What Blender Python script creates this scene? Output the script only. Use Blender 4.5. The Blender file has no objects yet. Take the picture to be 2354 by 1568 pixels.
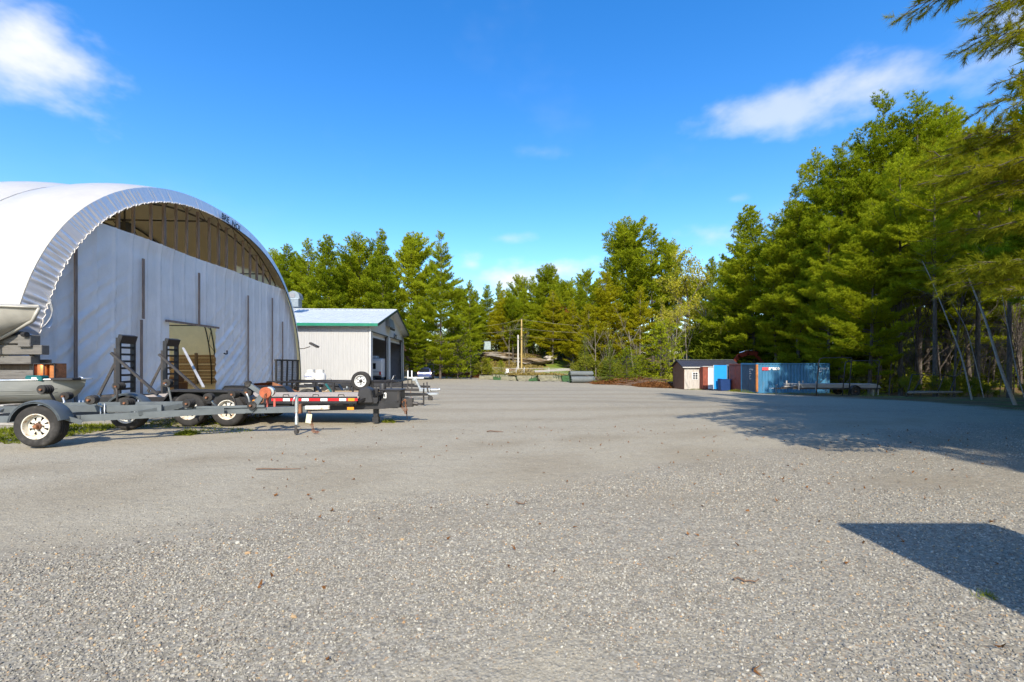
import bpy, math, random
import numpy as np
from mathutils import Vector, Matrix, Euler, Quaternion

sc = bpy.context.scene
COL = sc.collection
PI = math.pi
R = math.radians

# ------------------------------------------------------------------ camera
CZ = 1.45                                   # eye height over the gravel
F, CX, HZ = 1046.0, 1177.0, 840.0           # photo geometry (2354 px wide copy)
cam = bpy.data.objects.new('camera', bpy.data.cameras.new('camera'))
COL.objects.link(cam)
cam.data.lens = 16.0
cam.data.sensor_width = 36.0
cam.data.shift_y = 0.0238
cam.data.clip_start = 0.05
cam.data.clip_end = 3000
cam.location = (0, 0, CZ)
cam.rotation_euler = (R(90), 0, 0)
sc.camera = cam

# ------------------------------------------------------------------ light
SUN_EL, SUN_AZ = R(38), R(-1)                # azimuth: degrees left of straight behind the camera
sun_dir = Vector((-math.sin(SUN_AZ) * math.cos(SUN_EL), -math.cos(SUN_AZ) * math.cos(SUN_EL), math.sin(SUN_EL)))
sl = bpy.data.lights.new('sun', 'SUN')
sl.energy = 3.6
sl.angle = R(0.55)
sl.color = (1.0, 0.92, 0.78)
sun = bpy.data.objects.new('sun', sl)
COL.objects.link(sun)
sun.rotation_euler = (-sun_dir).to_track_quat('-Z', 'Y').to_euler()
sun.location = (0, -30, 40)

world = bpy.data.worlds.new('World')
sc.world = world
world.use_nodes = True
SKY_STRENGTH = 0.15


class NT:
    """small helper to write node trees"""
    def __init__(self, tree):
        self.t = tree
        self.n = tree.nodes
        self.l = tree.links

    def new(self, kind, **kw):
        nd = self.n.new(kind)
        for k, v in kw.items():
            setattr(nd, k, v)
        return nd

    def link(self, a, b):
        self.l.new(a, b)

    def put(self, sock, v):
        if isinstance(v, bpy.types.NodeSocket):
            self.l.new(v, sock)
        else:
            sock.default_value = v

    def math(self, op, a, b=0.0, c=None, clamp=False):
        nd = self.n.new('ShaderNodeMath')
        nd.operation = op
        nd.use_clamp = clamp
        self.put(nd.inputs[0], a)
        self.put(nd.inputs[1], b)
        if c is not None:
            self.put(nd.inputs[2], c)
        return nd.outputs[0]

    def noise(self, scale, detail=4, rough=0.55, vec=None, dist=0.0):
        nd = self.n.new('ShaderNodeTexNoise')
        nd.inputs['Scale'].default_value = scale
        nd.inputs['Detail'].default_value = detail
        nd.inputs['Roughness'].default_value = rough
        nd.inputs['Distortion'].default_value = dist
        if vec is not None:
            self.l.new(vec, nd.inputs['Vector'])
        return nd.outputs['Fac']

    def ramp(self, fac, lo, hi):
        """smooth 0..1 between lo and hi"""
        nd = self.n.new('ShaderNodeMapRange')
        nd.interpolation_type = 'SMOOTHSTEP'
        self.put(nd.inputs['Value'], fac)
        nd.inputs['From Min'].default_value = lo
        nd.inputs['From Max'].default_value = hi
        return nd.outputs['Result']

    def mix(self, fac, a, b, blend='MIX'):
        nd = self.n.new('ShaderNodeMix')
        nd.data_type = 'RGBA'
        nd.blend_type = blend
        self.put(nd.inputs[0], fac)
        self.put(nd.inputs[6], a if isinstance(a, bpy.types.NodeSocket) else (*a, 1.0))
        self.put(nd.inputs[7], b if isinstance(b, bpy.types.NodeSocket) else (*b, 1.0))
        return nd.outputs[2]

    def scalemap(self, vec, s, rot=(0, 0, 0)):
        nd = self.n.new('ShaderNodeMapping')
        nd.inputs['Scale'].default_value = s
        nd.inputs['Rotation'].default_value = rot
        self.l.new(vec, nd.inputs['Vector'])
        return nd.outputs['Vector']

    def bump(self, height, strength=0.5, dist=0.05, normal=None):
        nd = self.n.new('ShaderNodeBump')
        nd.inputs['Strength'].default_value = strength
        nd.inputs['Distance'].default_value = dist
        self.l.new(height, nd.inputs['Height'])
        if normal is not None:
            self.l.new(normal, nd.inputs['Normal'])
        return nd.outputs['Normal']


def build_world():
    w = NT(world.node_tree)
    for n in list(w.n):
        w.n.remove(n)
    out = w.new('ShaderNodeOutputWorld')
    bg = w.new('ShaderNodeBackground')
    sky = w.new('ShaderNodeTexSky')
    sky.sky_type = 'NISHITA'
    sky.sun_disc = False
    sky.sun_elevation = SUN_EL
    sky.sun_rotation = math.pi + SUN_AZ
    sky.altitude = 300
    sky.air_density = 1.2
    sky.dust_density = 0.9
    sky.ozone_density = 3.0
    hs = w.new('ShaderNodeHueSaturation')
    hs.inputs['Hue'].default_value = 0.5075
    hs.inputs['Saturation'].default_value = 1.38
    hs.inputs['Value'].default_value = 1.0
    w.link(sky.outputs[0], hs.inputs['Color'])
    tc = w.new('ShaderNodeTexCoord')
    sep = w.new('ShaderNodeSeparateXYZ')
    w.link(tc.outputs['Generated'], sep.inputs[0])
    az = w.math('ARCTAN2', sep.outputs[0], sep.outputs[1])
    el = w.math('ARCSINE', sep.outputs[2])
    comb = w.new('ShaderNodeCombineXYZ')
    w.put(comb.inputs[0], az)
    w.put(comb.inputs[1], w.math('MULTIPLY', el, 1.7))
    n1 = w.noise(6.0, 5, 0.52, comb.outputs[0], 0.0)
    n2 = w.noise(2.6, 3, 0.5, comb.outputs[0])
    nb = w.math('SUBTRACT', w.math('ADD', w.math('MULTIPLY', n1, 1.2), w.math('MULTIPLY', n2, 0.6)), 0.9)
    # (azimuth, elevation, half widths in degrees, density)
    clouds = [(-47.0, 25.4, 7.5, 3.9, 1.0), (-50.0, 28.5, 4.0, 3.2, .8), (30.0, 25.6, 8.5, 2.5, .55), (39.0, 26.0, 9.5, 2.9, .66), (49.0, 26.3, 9.5, 3.6, .66),
              (1.5, 11.0, 10.0, 2.7, 1.0), (-5.0, 12.6, 2.6, 2.0, 1.0), (5.5, 11.8, 4.0, 1.9, 1.0), (23.6, 14.6, 5.0, 2.6, .55), (26.0, 18.2, 2.8, 1.0, .35),
              (-0.5, 15.6, 3.2, .9, .4), (4.0, 25.0, 4.5, 1.1, .14), (-8.0, 9.0, 10.0, 1.6, .5), (14.0, 9.5, 10.0, 1.6, .7),
              (80.0, 24.0, 12.0, 4.0, .8), (-95.0, 20.0, 14.0, 4.0, .8), (130.0, 26.0, 12.0, 4.0, .8), (-150.0, 28.0, 13.0, 4.5, .8), (175.0, 16.0, 12.0, 3.0, .8)]
    total = None
    for a0, e0, wa, we, dens in clouds:
        da = w.math('DIVIDE', w.math('SUBTRACT', az, R(a0)), R(wa))
        de = w.math('DIVIDE', w.math('SUBTRACT', el, R(e0)), R(we))
        d = w.math('SQRT', w.math('ADD', w.math('MULTIPLY', da, da), w.math('MULTIPLY', de, de)))
        v = w.math('ADD', w.math('SUBTRACT', 1.0, d), w.math('MULTIPLY', nb, 2.6))
        v = w.math('MULTIPLY', w.ramp(v, 0.0, 1.15), dens)
        total = v if total is None else w.math('MAXIMUM', total, v)
    thin = w.math('MULTIPLY', w.ramp(w.noise(1.7, 5, 0.6, comb.outputs[0]), 0.52, 0.8), 0.10)
    total = w.math('MAXIMUM', total, thin)
    shade = w.ramp(n1, 0.3, 0.7)
    cc = w.mix(shade, (3.2, 3.4, 3.9), (3.75, 3.8, 3.95))
    col = w.mix(total, hs.outputs[0], cc)
    w.link(col, bg.inputs['Color'])
    bg.inputs['Strength'].default_value = SKY_STRENGTH
    w.link(bg.outputs[0], out.inputs[0])


build_world()
sc.view_settings.view_transform = 'Standard'
sc.view_settings.look = 'None'
sc.view_settings.gamma = 1.0
sc.view_settings.exposure = 0.93
sc.view_settings.use_curve_mapping = False
sc.render.engine = 'CYCLES'
sc.cycles.max_bounces = 12
sc.cycles.diffuse_bounces = 8
sc.cycles.transmission_bounces = 10
sc.cycles.transparent_max_bounces = 8

# ------------------------------------------------------------------ terrain height
def sstep(a, b, x):
    t = np.clip((np.asarray(x, float) - a) / (b - a), 0, 1)
    return t * t * (3 - 2 * t)


def gz(X, Y):
    """height of the ground"""
    X = np.asarray(X, float)
    Y = np.asarray(Y, float)
    s = sstep(8, 60, Y)
    z = -0.75 * s * (0.5 + 0.5 * sstep(-14, 2, X)) - 0.42 * sstep(6, 20, X) * sstep(12, 38, Y)
    z = z + 0.22 * sstep(-11, -15, X) * sstep(40, 20, Y)
    z = z + 5.6 * sstep(75, 114, Y) * (1 - 0.55 * sstep(-8, -40, X))
    z = z + 2.1 * np.exp(-(((X + 1.5) / 7.5) ** 2) - ((Y - 96) / 6.0) ** 2)
    z = z + 0.05 * np.sin(X * .41 + 1.3) * np.sin(Y * .37) * sstep(6, 14, Y) + 0.4 * sstep(22, 40, X) * np.sin(X * .2 + Y * .13)
    return z


def gzf(X, Y):
    return float(gz(X, Y))


def at(x, y, Y):
    """point seen at photo pixel (x, y) at distance Y"""
    return Vector(((x - CX) / F * Y, Y, CZ - (y - HZ) / F * Y))


def gp(x, Y):
    """ground point seen in photo column x at distance Y"""
    X = (x - CX) / F * Y
    return Vector((X, Y, gzf(X, Y)))


# ------------------------------------------------------------------ mesh helper
def rotm(rx=0, ry=0, rz=0):
    return Euler((rx, ry, rz)).to_matrix()


class MB:
    def __init__(self):
        self.v = []
        self.f = []
        self.uv = None

    def add(self, verts, faces, M=None):
        o = len(self.v)
        if M is not None:
            verts = [M @ Vector(p) for p in verts]
        self.v.extend([tuple(p) for p in verts])
        self.f.extend([tuple(i + o for i in fc) for fc in faces])
        return self

    def box(self, c, s, rot=None):
        hx, hy, hz = s[0] / 2, s[1] / 2, s[2] / 2
        vs = [Vector((x * hx, y * hy, z * hz)) for x, y, z in ((-1, -1, -1), (1, -1, -1), (1, 1, -1), (-1, 1, -1), (-1, -1, 1), (1, -1, 1), (1, 1, 1), (-1, 1, 1))]
        if rot is not None:
            vs = [rot @ p for p in vs]
        c = Vector(c)
        return self.add([p + c for p in vs], [(0, 3, 2, 1), (4, 5, 6, 7), (0, 1, 5, 4), (1, 2, 6, 5), (2, 3, 7, 6), (3, 0, 4, 7)])

    def beam(self, p0, p1, w, h, up=(0, 0, 1)):
        p0, p1 = Vector(p0), Vector(p1)
        d = (p1 - p0)
        L = d.length
        d.normalize()
        u = Vector(up)
        if abs(d.dot(u)) > .98:
            u = Vector((1, 0, 0))
        s = d.cross(u).normalized()
        u = s.cross(d).normalized()
        M = Matrix((d, s, u)).transposed()
        return self.box((p0 + p1) / 2, (L, w, h), M)

    def tube(self, pts, r, n=8, cap=True):
        pts = [Vector(p) for p in pts]
        rs = r if isinstance(r, (list, tuple)) else [r] * len(pts)
        rings = []
        prev = None
        for i, p in enumerate(pts):
            t = (pts[min(i + 1, len(pts) - 1)] - pts[max(i - 1, 0)]).normalized()
            if prev is None:
                a = Vector((0, 0, 1)) if abs(t.z) < .9 else Vector((1, 0, 0))
                s = t.cross(a).normalized()
            else:
                s = (prev - t * prev.dot(t)).normalized()
            prev = s
            b = t.cross(s)
            rings.append([p + (s * math.cos(2 * PI * k / n) + b * math.sin(2 * PI * k / n)) * rs[i] for k in range(n)])
        vs = [q for rg in rings for q in rg]
        fs = []
        for i in range(len(pts) - 1):
            for k in range(n):
                fs.append((i * n + k, i * n + (k + 1) % n, (i + 1) * n + (k + 1) % n, (i + 1) * n + k))
        if cap:
            fs.append(tuple(range(n - 1, -1, -1)))
            fs.append(tuple((len(pts) - 1) * n + k for k in range(n)))
        return self.add(vs, fs)

    def lathe(self, prof, n=24, M=None, close=False):
        vs, fs = [], []
        for r, z in prof:
            for k in range(n):
                a = 2 * PI * k / n
                vs.append((r * math.cos(a), r * math.sin(a), z))
        m = len(prof)
        for i in range(m if close else m - 1):
            j = (i + 1) % m
            for k in range(n):
                fs.append((i * n + k, i * n + (k + 1) % n, j * n + (k + 1) % n, j * n + k))
        return self.add(vs, fs, M)

    def prism(self, poly, depth, M=None):
        """polygon in xy pushed along z"""
        n = len(poly)
        vs = [(x, y, 0) for x, y in poly] + [(x, y, depth) for x, y in poly]
        fs = [tuple(range(n - 1, -1, -1)), tuple(range(n, 2 * n))]
        fs += [(i, (i + 1) % n, n + (i + 1) % n, n + i) for i in range(n)]
        return self.add(vs, fs, M)

    def grid(self, P):
        """P: 2d list of points"""
        nr, nc = len(P), len(P[0])
        vs = [p for row in P for p in row]
        fs = [(i * nc + j, i * nc + j + 1, (i + 1) * nc + j + 1, (i + 1) * nc + j) for i in range(nr - 1) for j in range(nc - 1)]
        return self.add(vs, fs)

    def build(self, name, mat=None, parent=None, smooth=False, bevel=0.0, angle=None):
        me = bpy.data.meshes.new(name)
        me.from_pydata([tuple(p) for p in self.v], [], self.f)
        me.update()
        if mat is not None:
            me.materials.append(mat)
        if smooth:
            me.polygons.foreach_set('use_smooth', [True] * len(me.polygons))
            if angle:
                me.set_sharp_from_angle(angle=R(angle))
        return link_mesh(name, me, parent, bevel)


def link_mesh(name, me, parent=None, bevel=0.0):
    o = bpy.data.objects.new(name, me)
    COL.objects.link(o)
    if parent is not None:
        o.parent = parent
    if bevel:
        m = o.modifiers.new('edge', 'BEVEL')
        m.width = bevel
        m.segments = 1
        m.limit_method = 'ANGLE'
        m.angle_limit = R(50)
    return o


def np_mesh(name, verts, faces_n, loops, mat=None, smooth=False):
    """fast mesh from numpy: verts (n,3); all faces have faces_n corners; loops flat"""
    me = bpy.data.meshes.new(name)
    nv = len(verts)
    nf = len(loops) // faces_n
    me.vertices.add(nv)
    me.vertices.foreach_set('co', np.ascontiguousarray(verts, dtype=np.float32).ravel())
    me.loops.add(len(loops))
    me.loops.foreach_set('vertex_index', np.ascontiguousarray(loops, dtype=np.int32))
    me.polygons.add(nf)
    me.polygons.foreach_set('loop_start', np.arange(0, nf * faces_n, faces_n, dtype=np.int32))
    if smooth:
        me.polygons.foreach_set('use_smooth', np.ones(nf, dtype=bool))
    me.update(calc_edges=True)
    if mat is not None:
        me.materials.append(mat)
    return me


def tag(o, label=None, cat=None, group=None, kind=None):
    if label:
        o['label'] = label
    if cat:
        o['category'] = cat
    if group:
        o['group'] = group
    if kind:
        o['kind'] = kind
    return o


def thing(name, label, cat, loc=(0, 0, 0), rz=0.0, group=None, rot=None):
    o = bpy.data.objects.new(name, None)
    o.empty_display_size = 0.3
    COL.objects.link(o)
    o.location = loc
    o.rotation_euler = rot if rot else (0, 0, rz)
    return tag(o, label, cat, group)


def kids(o):
    return [c for c in ALLKIDS.get(o.name, [])] if False else list(o.children)


def copy_tree(o, parent=None):
    c = o.copy()
    COL.objects.link(c)
    if parent is not None:
        c.parent = parent
    for ch in list(o.children):
        copy_tree(ch, c)
    return c


def text_mesh(txt, size, m, parent, name='lettering', off=0.0, align='LEFT'):
    c = bpy.data.curves.new('tmp_text', 'FONT')
    c.body = txt
    c.size = size
    c.extrude = .002
    c.offset = off
    c.align_x = align
    c.resolution_u = 3
    tmp = bpy.data.objects.new('tmp_text', c)
    COL.objects.link(tmp)
    me = bpy.data.meshes.new_from_object(tmp)
    bpy.data.objects.remove(tmp)
    bpy.data.curves.remove(c)
    me.materials.clear()
    me.materials.append(m)
    return link_mesh(name, me, parent)


# ------------------------------------------------------------------ materials
def srgb(r, g, b):
    f = lambda u: (u / 255 / 12.92) if u / 255 <= .04045 else ((u / 255 + .055) / 1.055) ** 2.4
    return (f(r), f(g), f(b))


def mat(name, c, rough=.6, metal=0.0, var=.18, scale=3.0, bump=0.0, bscale=60.0, c2=None, c2at=(.5, .65), c2scale=6.0, stretch=None, spec=.4, detail=5):
    m = bpy.data.materials.new(name)
    m.use_nodes = True
    w = NT(m.node_tree)
    bs = w.n['Principled BSDF']
    tc = w.new('ShaderNodeTexCoord')
    vec = tc.outputs['Object']
    if stretch:
        vec = w.scalemap(vec, stretch)
    nz = w.noise(scale, detail, .6, vec)
    dark = tuple(max(0, x * (1 - var)) for x in c)
    lite = tuple(min(1, x * (1 + var)) for x in c)
    col = w.mix(w.ramp(nz, .25, .75), dark, lite)
    if c2:
        col = w.mix(w.ramp(w.noise(c2scale, 7, .65, vec), *c2at), col, c2)
    w.link(col, bs.inputs['Base Color'])
    rr = w.math('ADD', rough - .08, w.math('MULTIPLY', nz, .16))
    w.link(rr, bs.inputs['Roughness'])
    bs.inputs['Metallic'].default_value = metal
    bs.inputs['Specular IOR Level'].default_value = spec
    if bump:
        w.link(w.bump(w.noise(bscale, 4, .6, vec), bump, .02), bs.inputs['Normal'])
    return m


M = {}
M['black_steel'] = mat('black_steel', (.022, .021, .022), .48, 0, .3, 6, .15, 40, (.10, .06, .045), (.62, .8), 5)
M['dark_steel'] = mat('dark_steel', (.05, .045, .042), .55, .2, .3, 5, .2, 30, (.16, .09, .05), (.55, .75), 4)
M['grey_frame'] = mat('grey_frame', (.12, .135, .14), .42, .15, .12, 5, .05, 40, (.2, .15, .11), (.68, .8), 6)
M['fender'] = mat('fender', (.085, .10, .11), .40, .1, .1, 4, 0)
M['rubber'] = mat('rubber', (.035, .033, .031), .85, 0, .25, 7, .2, 60, (.12, .11, .10), (.5, .8), 3, spec=.2)
M['rim_white'] = mat('rim_white', (.72, .71, .68), .4, .1, .06, 8, 0, 40, (.35, .2, .1), (.62, .8), 14)
M['rim_rusty'] = mat('rim_rusty', (.66, .62, .52), .5, .1, .1, 8, 0, 40, (.36, .22, .12), (.52, .68), 12)
M['rim_dark'] = mat('rim_dark', (.03, .028, .026), .7)
M['galv'] = mat('galv', (.58, .60, .60), .36, .75, .12, 9)
M['chrome'] = mat('chrome', (.75, .76, .78), .2, .9, .05)
M['rust'] = mat('rust', (.24, .10, .045), .8, 0, .4, 6, .3, 40, (.09, .05, .035), (.5, .7), 8)
M['rust_orange'] = mat('rust_orange', (.42, .15, .04), .7, 0, .25, 5, .2, 40, (.22, .10, .05), (.52, .7), 6)
M['winch_orange'] = mat('winch_orange', (.36, .09, .035), .6, 0, .2, 8, .1, 40, (.30, .22, .16), (.55, .7), 10)
M['strap_red'] = mat('strap_red', (.45, .10, .07), .7)
M['tape_red'] = mat('tape_red', (.62, .015, .02), .35, 0, .06)
M['tape_white'] = mat('tape_white', (.80, .80, .78), .35, 0, .05)
M['amber'] = mat('amber', (.85, .28, .02), .3, 0, .05)
M['red_lens'] = mat('red_lens', (.55, .01, .015), .2, 0, .05)
M['deck_wood'] = mat('deck_wood', (.40, .34, .28), .75, 0, .2, 3, .3, 30, (.30, .17, .12), (.6, .72), 3, stretch=(.6, 6, 6))
M['new_wood'] = mat('new_wood', (.48, .30, .14), .65, 0, .2, 3, .2, 30, stretch=(.7, 7, 7))
M['grey_wood'] = mat('grey_wood', (.36, .34, .31), .82, 0, .28, 3, .35, 30, (.19, .16, .13), (.52, .7), 3, stretch=(.5, 5, 5))
M['grey_wood_v'] = mat('grey_wood_v', (.47, .43, .38), .82, 0, .25, 3, .35, 30, (.26, .19, .13), (.54, .72), 2.5, stretch=(6, 6, .5))
M['stud_wood'] = mat('stud_wood', (.24, .18, .145), .8, 0, .3, 3, .3, 30, stretch=(6, 6, .6))
M['old_timber'] = mat('old_timber', (.15, .14, .125), .85, 0, .3, 3, .35, 30, (.08, .07, .06), (.52, .7), 3, stretch=(.5, 5, 5))
M['brown_wood'] = mat('brown_wood', (.20, .10, .055), .8, 0, .3, 3, .3, 30, (.10, .055, .035), (.5, .7), 3, stretch=(6, 6, .6))
M['earth'] = mat('earth', (.50, .41, .29), .9)
M['barn_wood'] = mat('barn_wood', (.38, .26, .155), .8, 0, .3, 3, .3, 30, stretch=(.4, 5, 5))
M['plywood'] = mat('plywood', (.52, .36, .18), .7, 0, .12, 3, .1, 20)
M['white_steel'] = mat('white_steel', (.42, .415, .40), .42, 0, .05, 2.0, .03, 20, (.6, .58, .54), (.64, .82), 3, stretch=(3, 3, .4))
M['white_trim'] = mat('white_trim', (.58, .58, .56), .45, 0, .06)
M['tank_white'] = mat('tank_white', (.60, .60, .585), .4)
M['white_paint'] = mat('white_paint', (.72, .72, .70), .4, 0, .05, 3, 0, 40, (.5, .45, .38), (.7, .85), 8)
M['roof_steel'] = mat('roof_steel', (.55, .585, .62), .36, .15, .08, 1.5, .03, 20)
M['green_trim'] = mat('green_trim', (.012, .19, .11), .4, 0, .1)
M['dark_trim'] = mat('dark_trim', (.02, .04, .035), .5, 0, .1)
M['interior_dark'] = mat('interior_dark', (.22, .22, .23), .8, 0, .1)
M['concrete'] = mat('concrete', (.33, .32, .30), .8, 0, .15, 2, .2, 20)
M['grey_metal'] = mat('grey_metal', (.22, .25, .265), .45, .4, .1, 4)
M['black_rubber_seal'] = mat('black_rubber_seal', (.01, .012, .02), .6, 0, .1)
M['dark_glass'] = mat('dark_glass', (.012, .014, .018), .12, 0, .1, spec=.3)
M['rv_white'] = mat('rv_white', (.72, .72, .70), .35, 0, .05)
M['teal'] = mat('teal', (.01, .11, .11), .5, 0, .15)
M['plastic_black'] = mat('plastic_black', (.030, .029, .030), .5, 0, .15, 5, .05)
M['alu'] = mat('alu', (.20, .205, .19), .5, .1, .15, 3, .04, 30, (.17, .15, .12), (.56, .75), 3, stretch=(.5, 1, 2))
M['beige_hull'] = mat('beige_hull', (.36, .34, .29), .48, .1, .12, 3, .05, 30, (.38, .34, .28), (.56, .75), 4)
M['copper'] = mat('copper', (.62, .20, .06), .42, .55, .15, 5, .05)
M['yellow_strap'] = mat('yellow_strap', (.62, .40, .04), .6)
M['paper'] = mat('paper', (.6, .62, .42), .6)
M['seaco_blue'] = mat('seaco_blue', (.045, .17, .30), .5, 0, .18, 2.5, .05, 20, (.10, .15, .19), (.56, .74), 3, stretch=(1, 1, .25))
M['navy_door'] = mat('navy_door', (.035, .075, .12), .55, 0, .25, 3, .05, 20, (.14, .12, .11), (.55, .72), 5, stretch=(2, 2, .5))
M['bright_blue'] = mat('bright_blue', (.015, .27, .66), .45, 0, .06, 3, .03)
M['rust_brown'] = mat('rust_brown', (.25, .062, .035), .7, 0, .35, 4, .15, 30, (.28, .14, .08), (.56, .7), 5, stretch=(2, 2, .5))
M['grey_blue'] = mat('grey_blue', (.13, .17, .21), .6, 0, .2, 3, .05, 20, (.2, .19, .18), (.55, .72), 4, stretch=(2, 2, .4))
M['mark_white'] = mat('mark_white', (.82, .82, .80), .6, 0, .05)
M['mark_red'] = mat('mark_red', (.62, .07, .08), .6, 0, .1)
M['mark_blue'] = mat('mark_blue', (.05, .10, .35), .6, 0, .1)
M['mark_black'] = mat('mark_black', (.012, .013, .02), .7, 0, .1)
M['mark_brown'] = mat('mark_brown', (.06, .05, .04), .7, 0, .1)
M['charcoal_roof'] = mat('charcoal_roof', (.045, .045, .055), .45, .2, .12, 3)
M['rope'] = mat('rope', (.72, .66, .58), .8)
M['lift_orange'] = mat('lift_orange', (.16, .022, .008), .5, 0, .2, 4)
M['pole_wood'] = mat('pole_wood', (.46, .33, .12), .8, 0, .15, 4, .2, 30, stretch=(5, 5, .4))
M['stub_wood'] = mat('stub_wood', (.55, .53, .48), .8, 0, .15, 4, .2, 30, stretch=(5, 5, .4))
M['wire'] = mat('wire', (.10, .10, .10), .5)
M['wire_pale'] = mat('wire_pale', (.30, .29, .25), .5)
M['post_grey'] = mat('post_grey', (.45, .44, .42), .5, .3)
M['turf_back'] = mat('turf_back', (.195, .18, .115), .9, 0, .25, 2, .3, 30, (.12, .11, .06), (.5, .72), 3)
M['turf_green'] = mat('turf_green', (.035, .085, .025), .9, 0, .3, 8, .4, 60)
M['turf_grey'] = mat('turf_grey', (.135, .15, .15), .85, 0, .12, 2, .2, 40)
M['dark_box_blue'] = mat('dark_box_blue', (.008, .035, .13), .5, 0, .1)
M['car_paint'] = mat('car_paint', (.075, .10, .23), .3, .4, .05, spec=.6)
M['car_dark'] = mat('car_dark', (.02, .02, .022), .4)
M['rock'] = mat('rock', (.25, .225, .19), .9, 0, .45, 1.6, .9, 5, (.17, .12, .06), (.42, .58), 1.1)
M['stone_block'] = mat('stone_block', (.38, .35, .31), .9, 0, .25, 2, .4, 12)
M['box_teal'] = mat('box_teal', (.30, .38, .38), .5, .1, .2, 4)
M['twig'] = mat('twig', (.16, .10, .065), .9, 0, .3, 8)
M['bark'] = mat('bark', (.085, .068, .055), .92, 0, .35, 5, .6, 14, (.16, .14, .12), (.5, .7), 3, stretch=(3, 3, .7))
M['bark_grey'] = mat('bark_grey', (.20, .172, .135), .9, 0, .3, 5, .4, 14, (.15, .125, .10), (.5, .7), 4, stretch=(3, 3, .8))
M['birch'] = mat('birch', (.27, .255, .23), .75, 0, .12, 4, .2, 20, (.07, .06, .055), (.60, .66), 7, stretch=(1, 1, 5))
M['burlap'] = mat('burlap', (.50, .37, .20), .9, 0, .12, 3, .2, 20)


def fabric_mat(name, outer, trans, tmix, rough=.55, inner=None, bumps=()):
    m = bpy.data.materials.new(name)
    m.use_nodes = True
    w = NT(m.node_tree)
    w.n.remove(w.n['Principled BSDF'])
    out = w.n['Material Output']
    tc = w.new('ShaderNodeTexCoord')
    nz = w.noise(.8, 6, .6, tc.outputs['Object'])
    dif = w.new('ShaderNodeBsdfDiffuse')
    oc = w.mix(w.ramp(nz, .3, .75), tuple(x * .88 for x in outer), outer)
    if inner:                               # golden inner face paints in the glow inside the cover
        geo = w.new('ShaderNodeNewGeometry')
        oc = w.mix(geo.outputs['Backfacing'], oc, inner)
    w.link(oc, dif.inputs['Color'])
    tr = w.new('ShaderNodeBsdfTranslucent')
    w.link(w.mix(w.ramp(w.noise(2.2, 6, .7, tc.outputs['Object']), .35, .7), tuple(x * .85 for x in trans), trans), tr.inputs['Color'])
    mx = w.new('ShaderNodeMixShader')
    mx.inputs[0].default_value = tmix
    w.link(dif.outputs[0], mx.inputs[1])
    w.link(tr.outputs[0], mx.inputs[2])
    gl = w.new('ShaderNodeBsdfGlossy')
    gl.inputs['Roughness'].default_value = rough
    fr = w.new('ShaderNodeFresnel')
    fr.inputs['IOR'].default_value = 1.35
    mx2 = w.new('ShaderNodeMixShader')
    w.link(fr.outputs[0], mx2.inputs[0])
    w.link(mx.outputs[0], mx2.inputs[1])
    w.link(gl.outputs[0], mx2.inputs[2])
    nrm = None
    for (sc_, det, st, rot, strength, dist) in bumps:
        v = w.scalemap(tc.outputs['Object'], st, rot)
        nrm = w.bump(w.noise(sc_, det, .6, v), strength, dist, nrm)
    if nrm is not None:
        for nd in (dif, tr, gl, fr):
            w.link(nrm, nd.inputs['Normal'])
    w.link(mx2.outputs[0], out.inputs[0])
    return m


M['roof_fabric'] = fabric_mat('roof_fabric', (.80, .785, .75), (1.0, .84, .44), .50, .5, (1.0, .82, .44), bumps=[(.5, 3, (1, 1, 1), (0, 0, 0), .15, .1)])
M['end_cloth'] = fabric_mat('end_cloth', (.90, .885, .88), (.7, .66, .6), .06, .26, bumps=[(1.6, 4, (1, 1.2, .35), (R(32), 0, 0), .75, .10), (9, 4, (1, 1, 1), (0, 0, 0), .08, .02)])
M['fascia_cloth'] = fabric_mat('fascia_cloth', (.50, .50, .52), (.5, .5, .5), .12, .6, bumps=[(8, 4, (1, 1, 1), (0, 0, 0), .12, .03)])
M['white_rag'] = fabric_mat('white_rag', (.80, .80, .80), (.8, .8, .8), .2, .5)


def leaf_mat(name, c1, c2, trans=.3, hue_var=.5):
    m = bpy.data.materials.new(name)
    m.use_nodes = True
    w = NT(m.node_tree)
    w.n.remove(w.n['Principled BSDF'])
    out = w.n['Material Output']
    tc = w.new('ShaderNodeTexCoord')
    oi = w.new('ShaderNodeObjectInfo')
    geo = w.new('ShaderNodeNewGeometry')
    n1 = w.noise(.55, 4, .6, tc.outputs['Object'])
    n2 = w.math('ADD', w.math('MULTIPLY', geo.outputs['Random Per Island'], .55), w.math('MULTIPLY', w.ramp(n1, .3, .7), .45))
    n2 = w.math('ADD', n2, w.math('MULTIPLY', w.math('SUBTRACT', oi.outputs['Random'], .5), hue_var), clamp=True)
    col = w.mix(n2, c1, c2)
    dif = w.new('ShaderNodeBsdfDiffuse')
    tr = w.new('ShaderNodeBsdfTranslucent')
    w.link(col, dif.inputs['Color'])
    w.link(w.mix(1.0, col, (1.45, 1.35, .6), 'MULTIPLY'), tr.inputs['Color'])
    mx = w.new('ShaderNodeMixShader')
    mx.inputs[0].default_value = trans
    w.link(dif.outputs[0], mx.inputs[1])
    w.link(tr.outputs[0], mx.inputs[2])
    w.link(mx.outputs[0], out.inputs[0])
    return m


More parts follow.
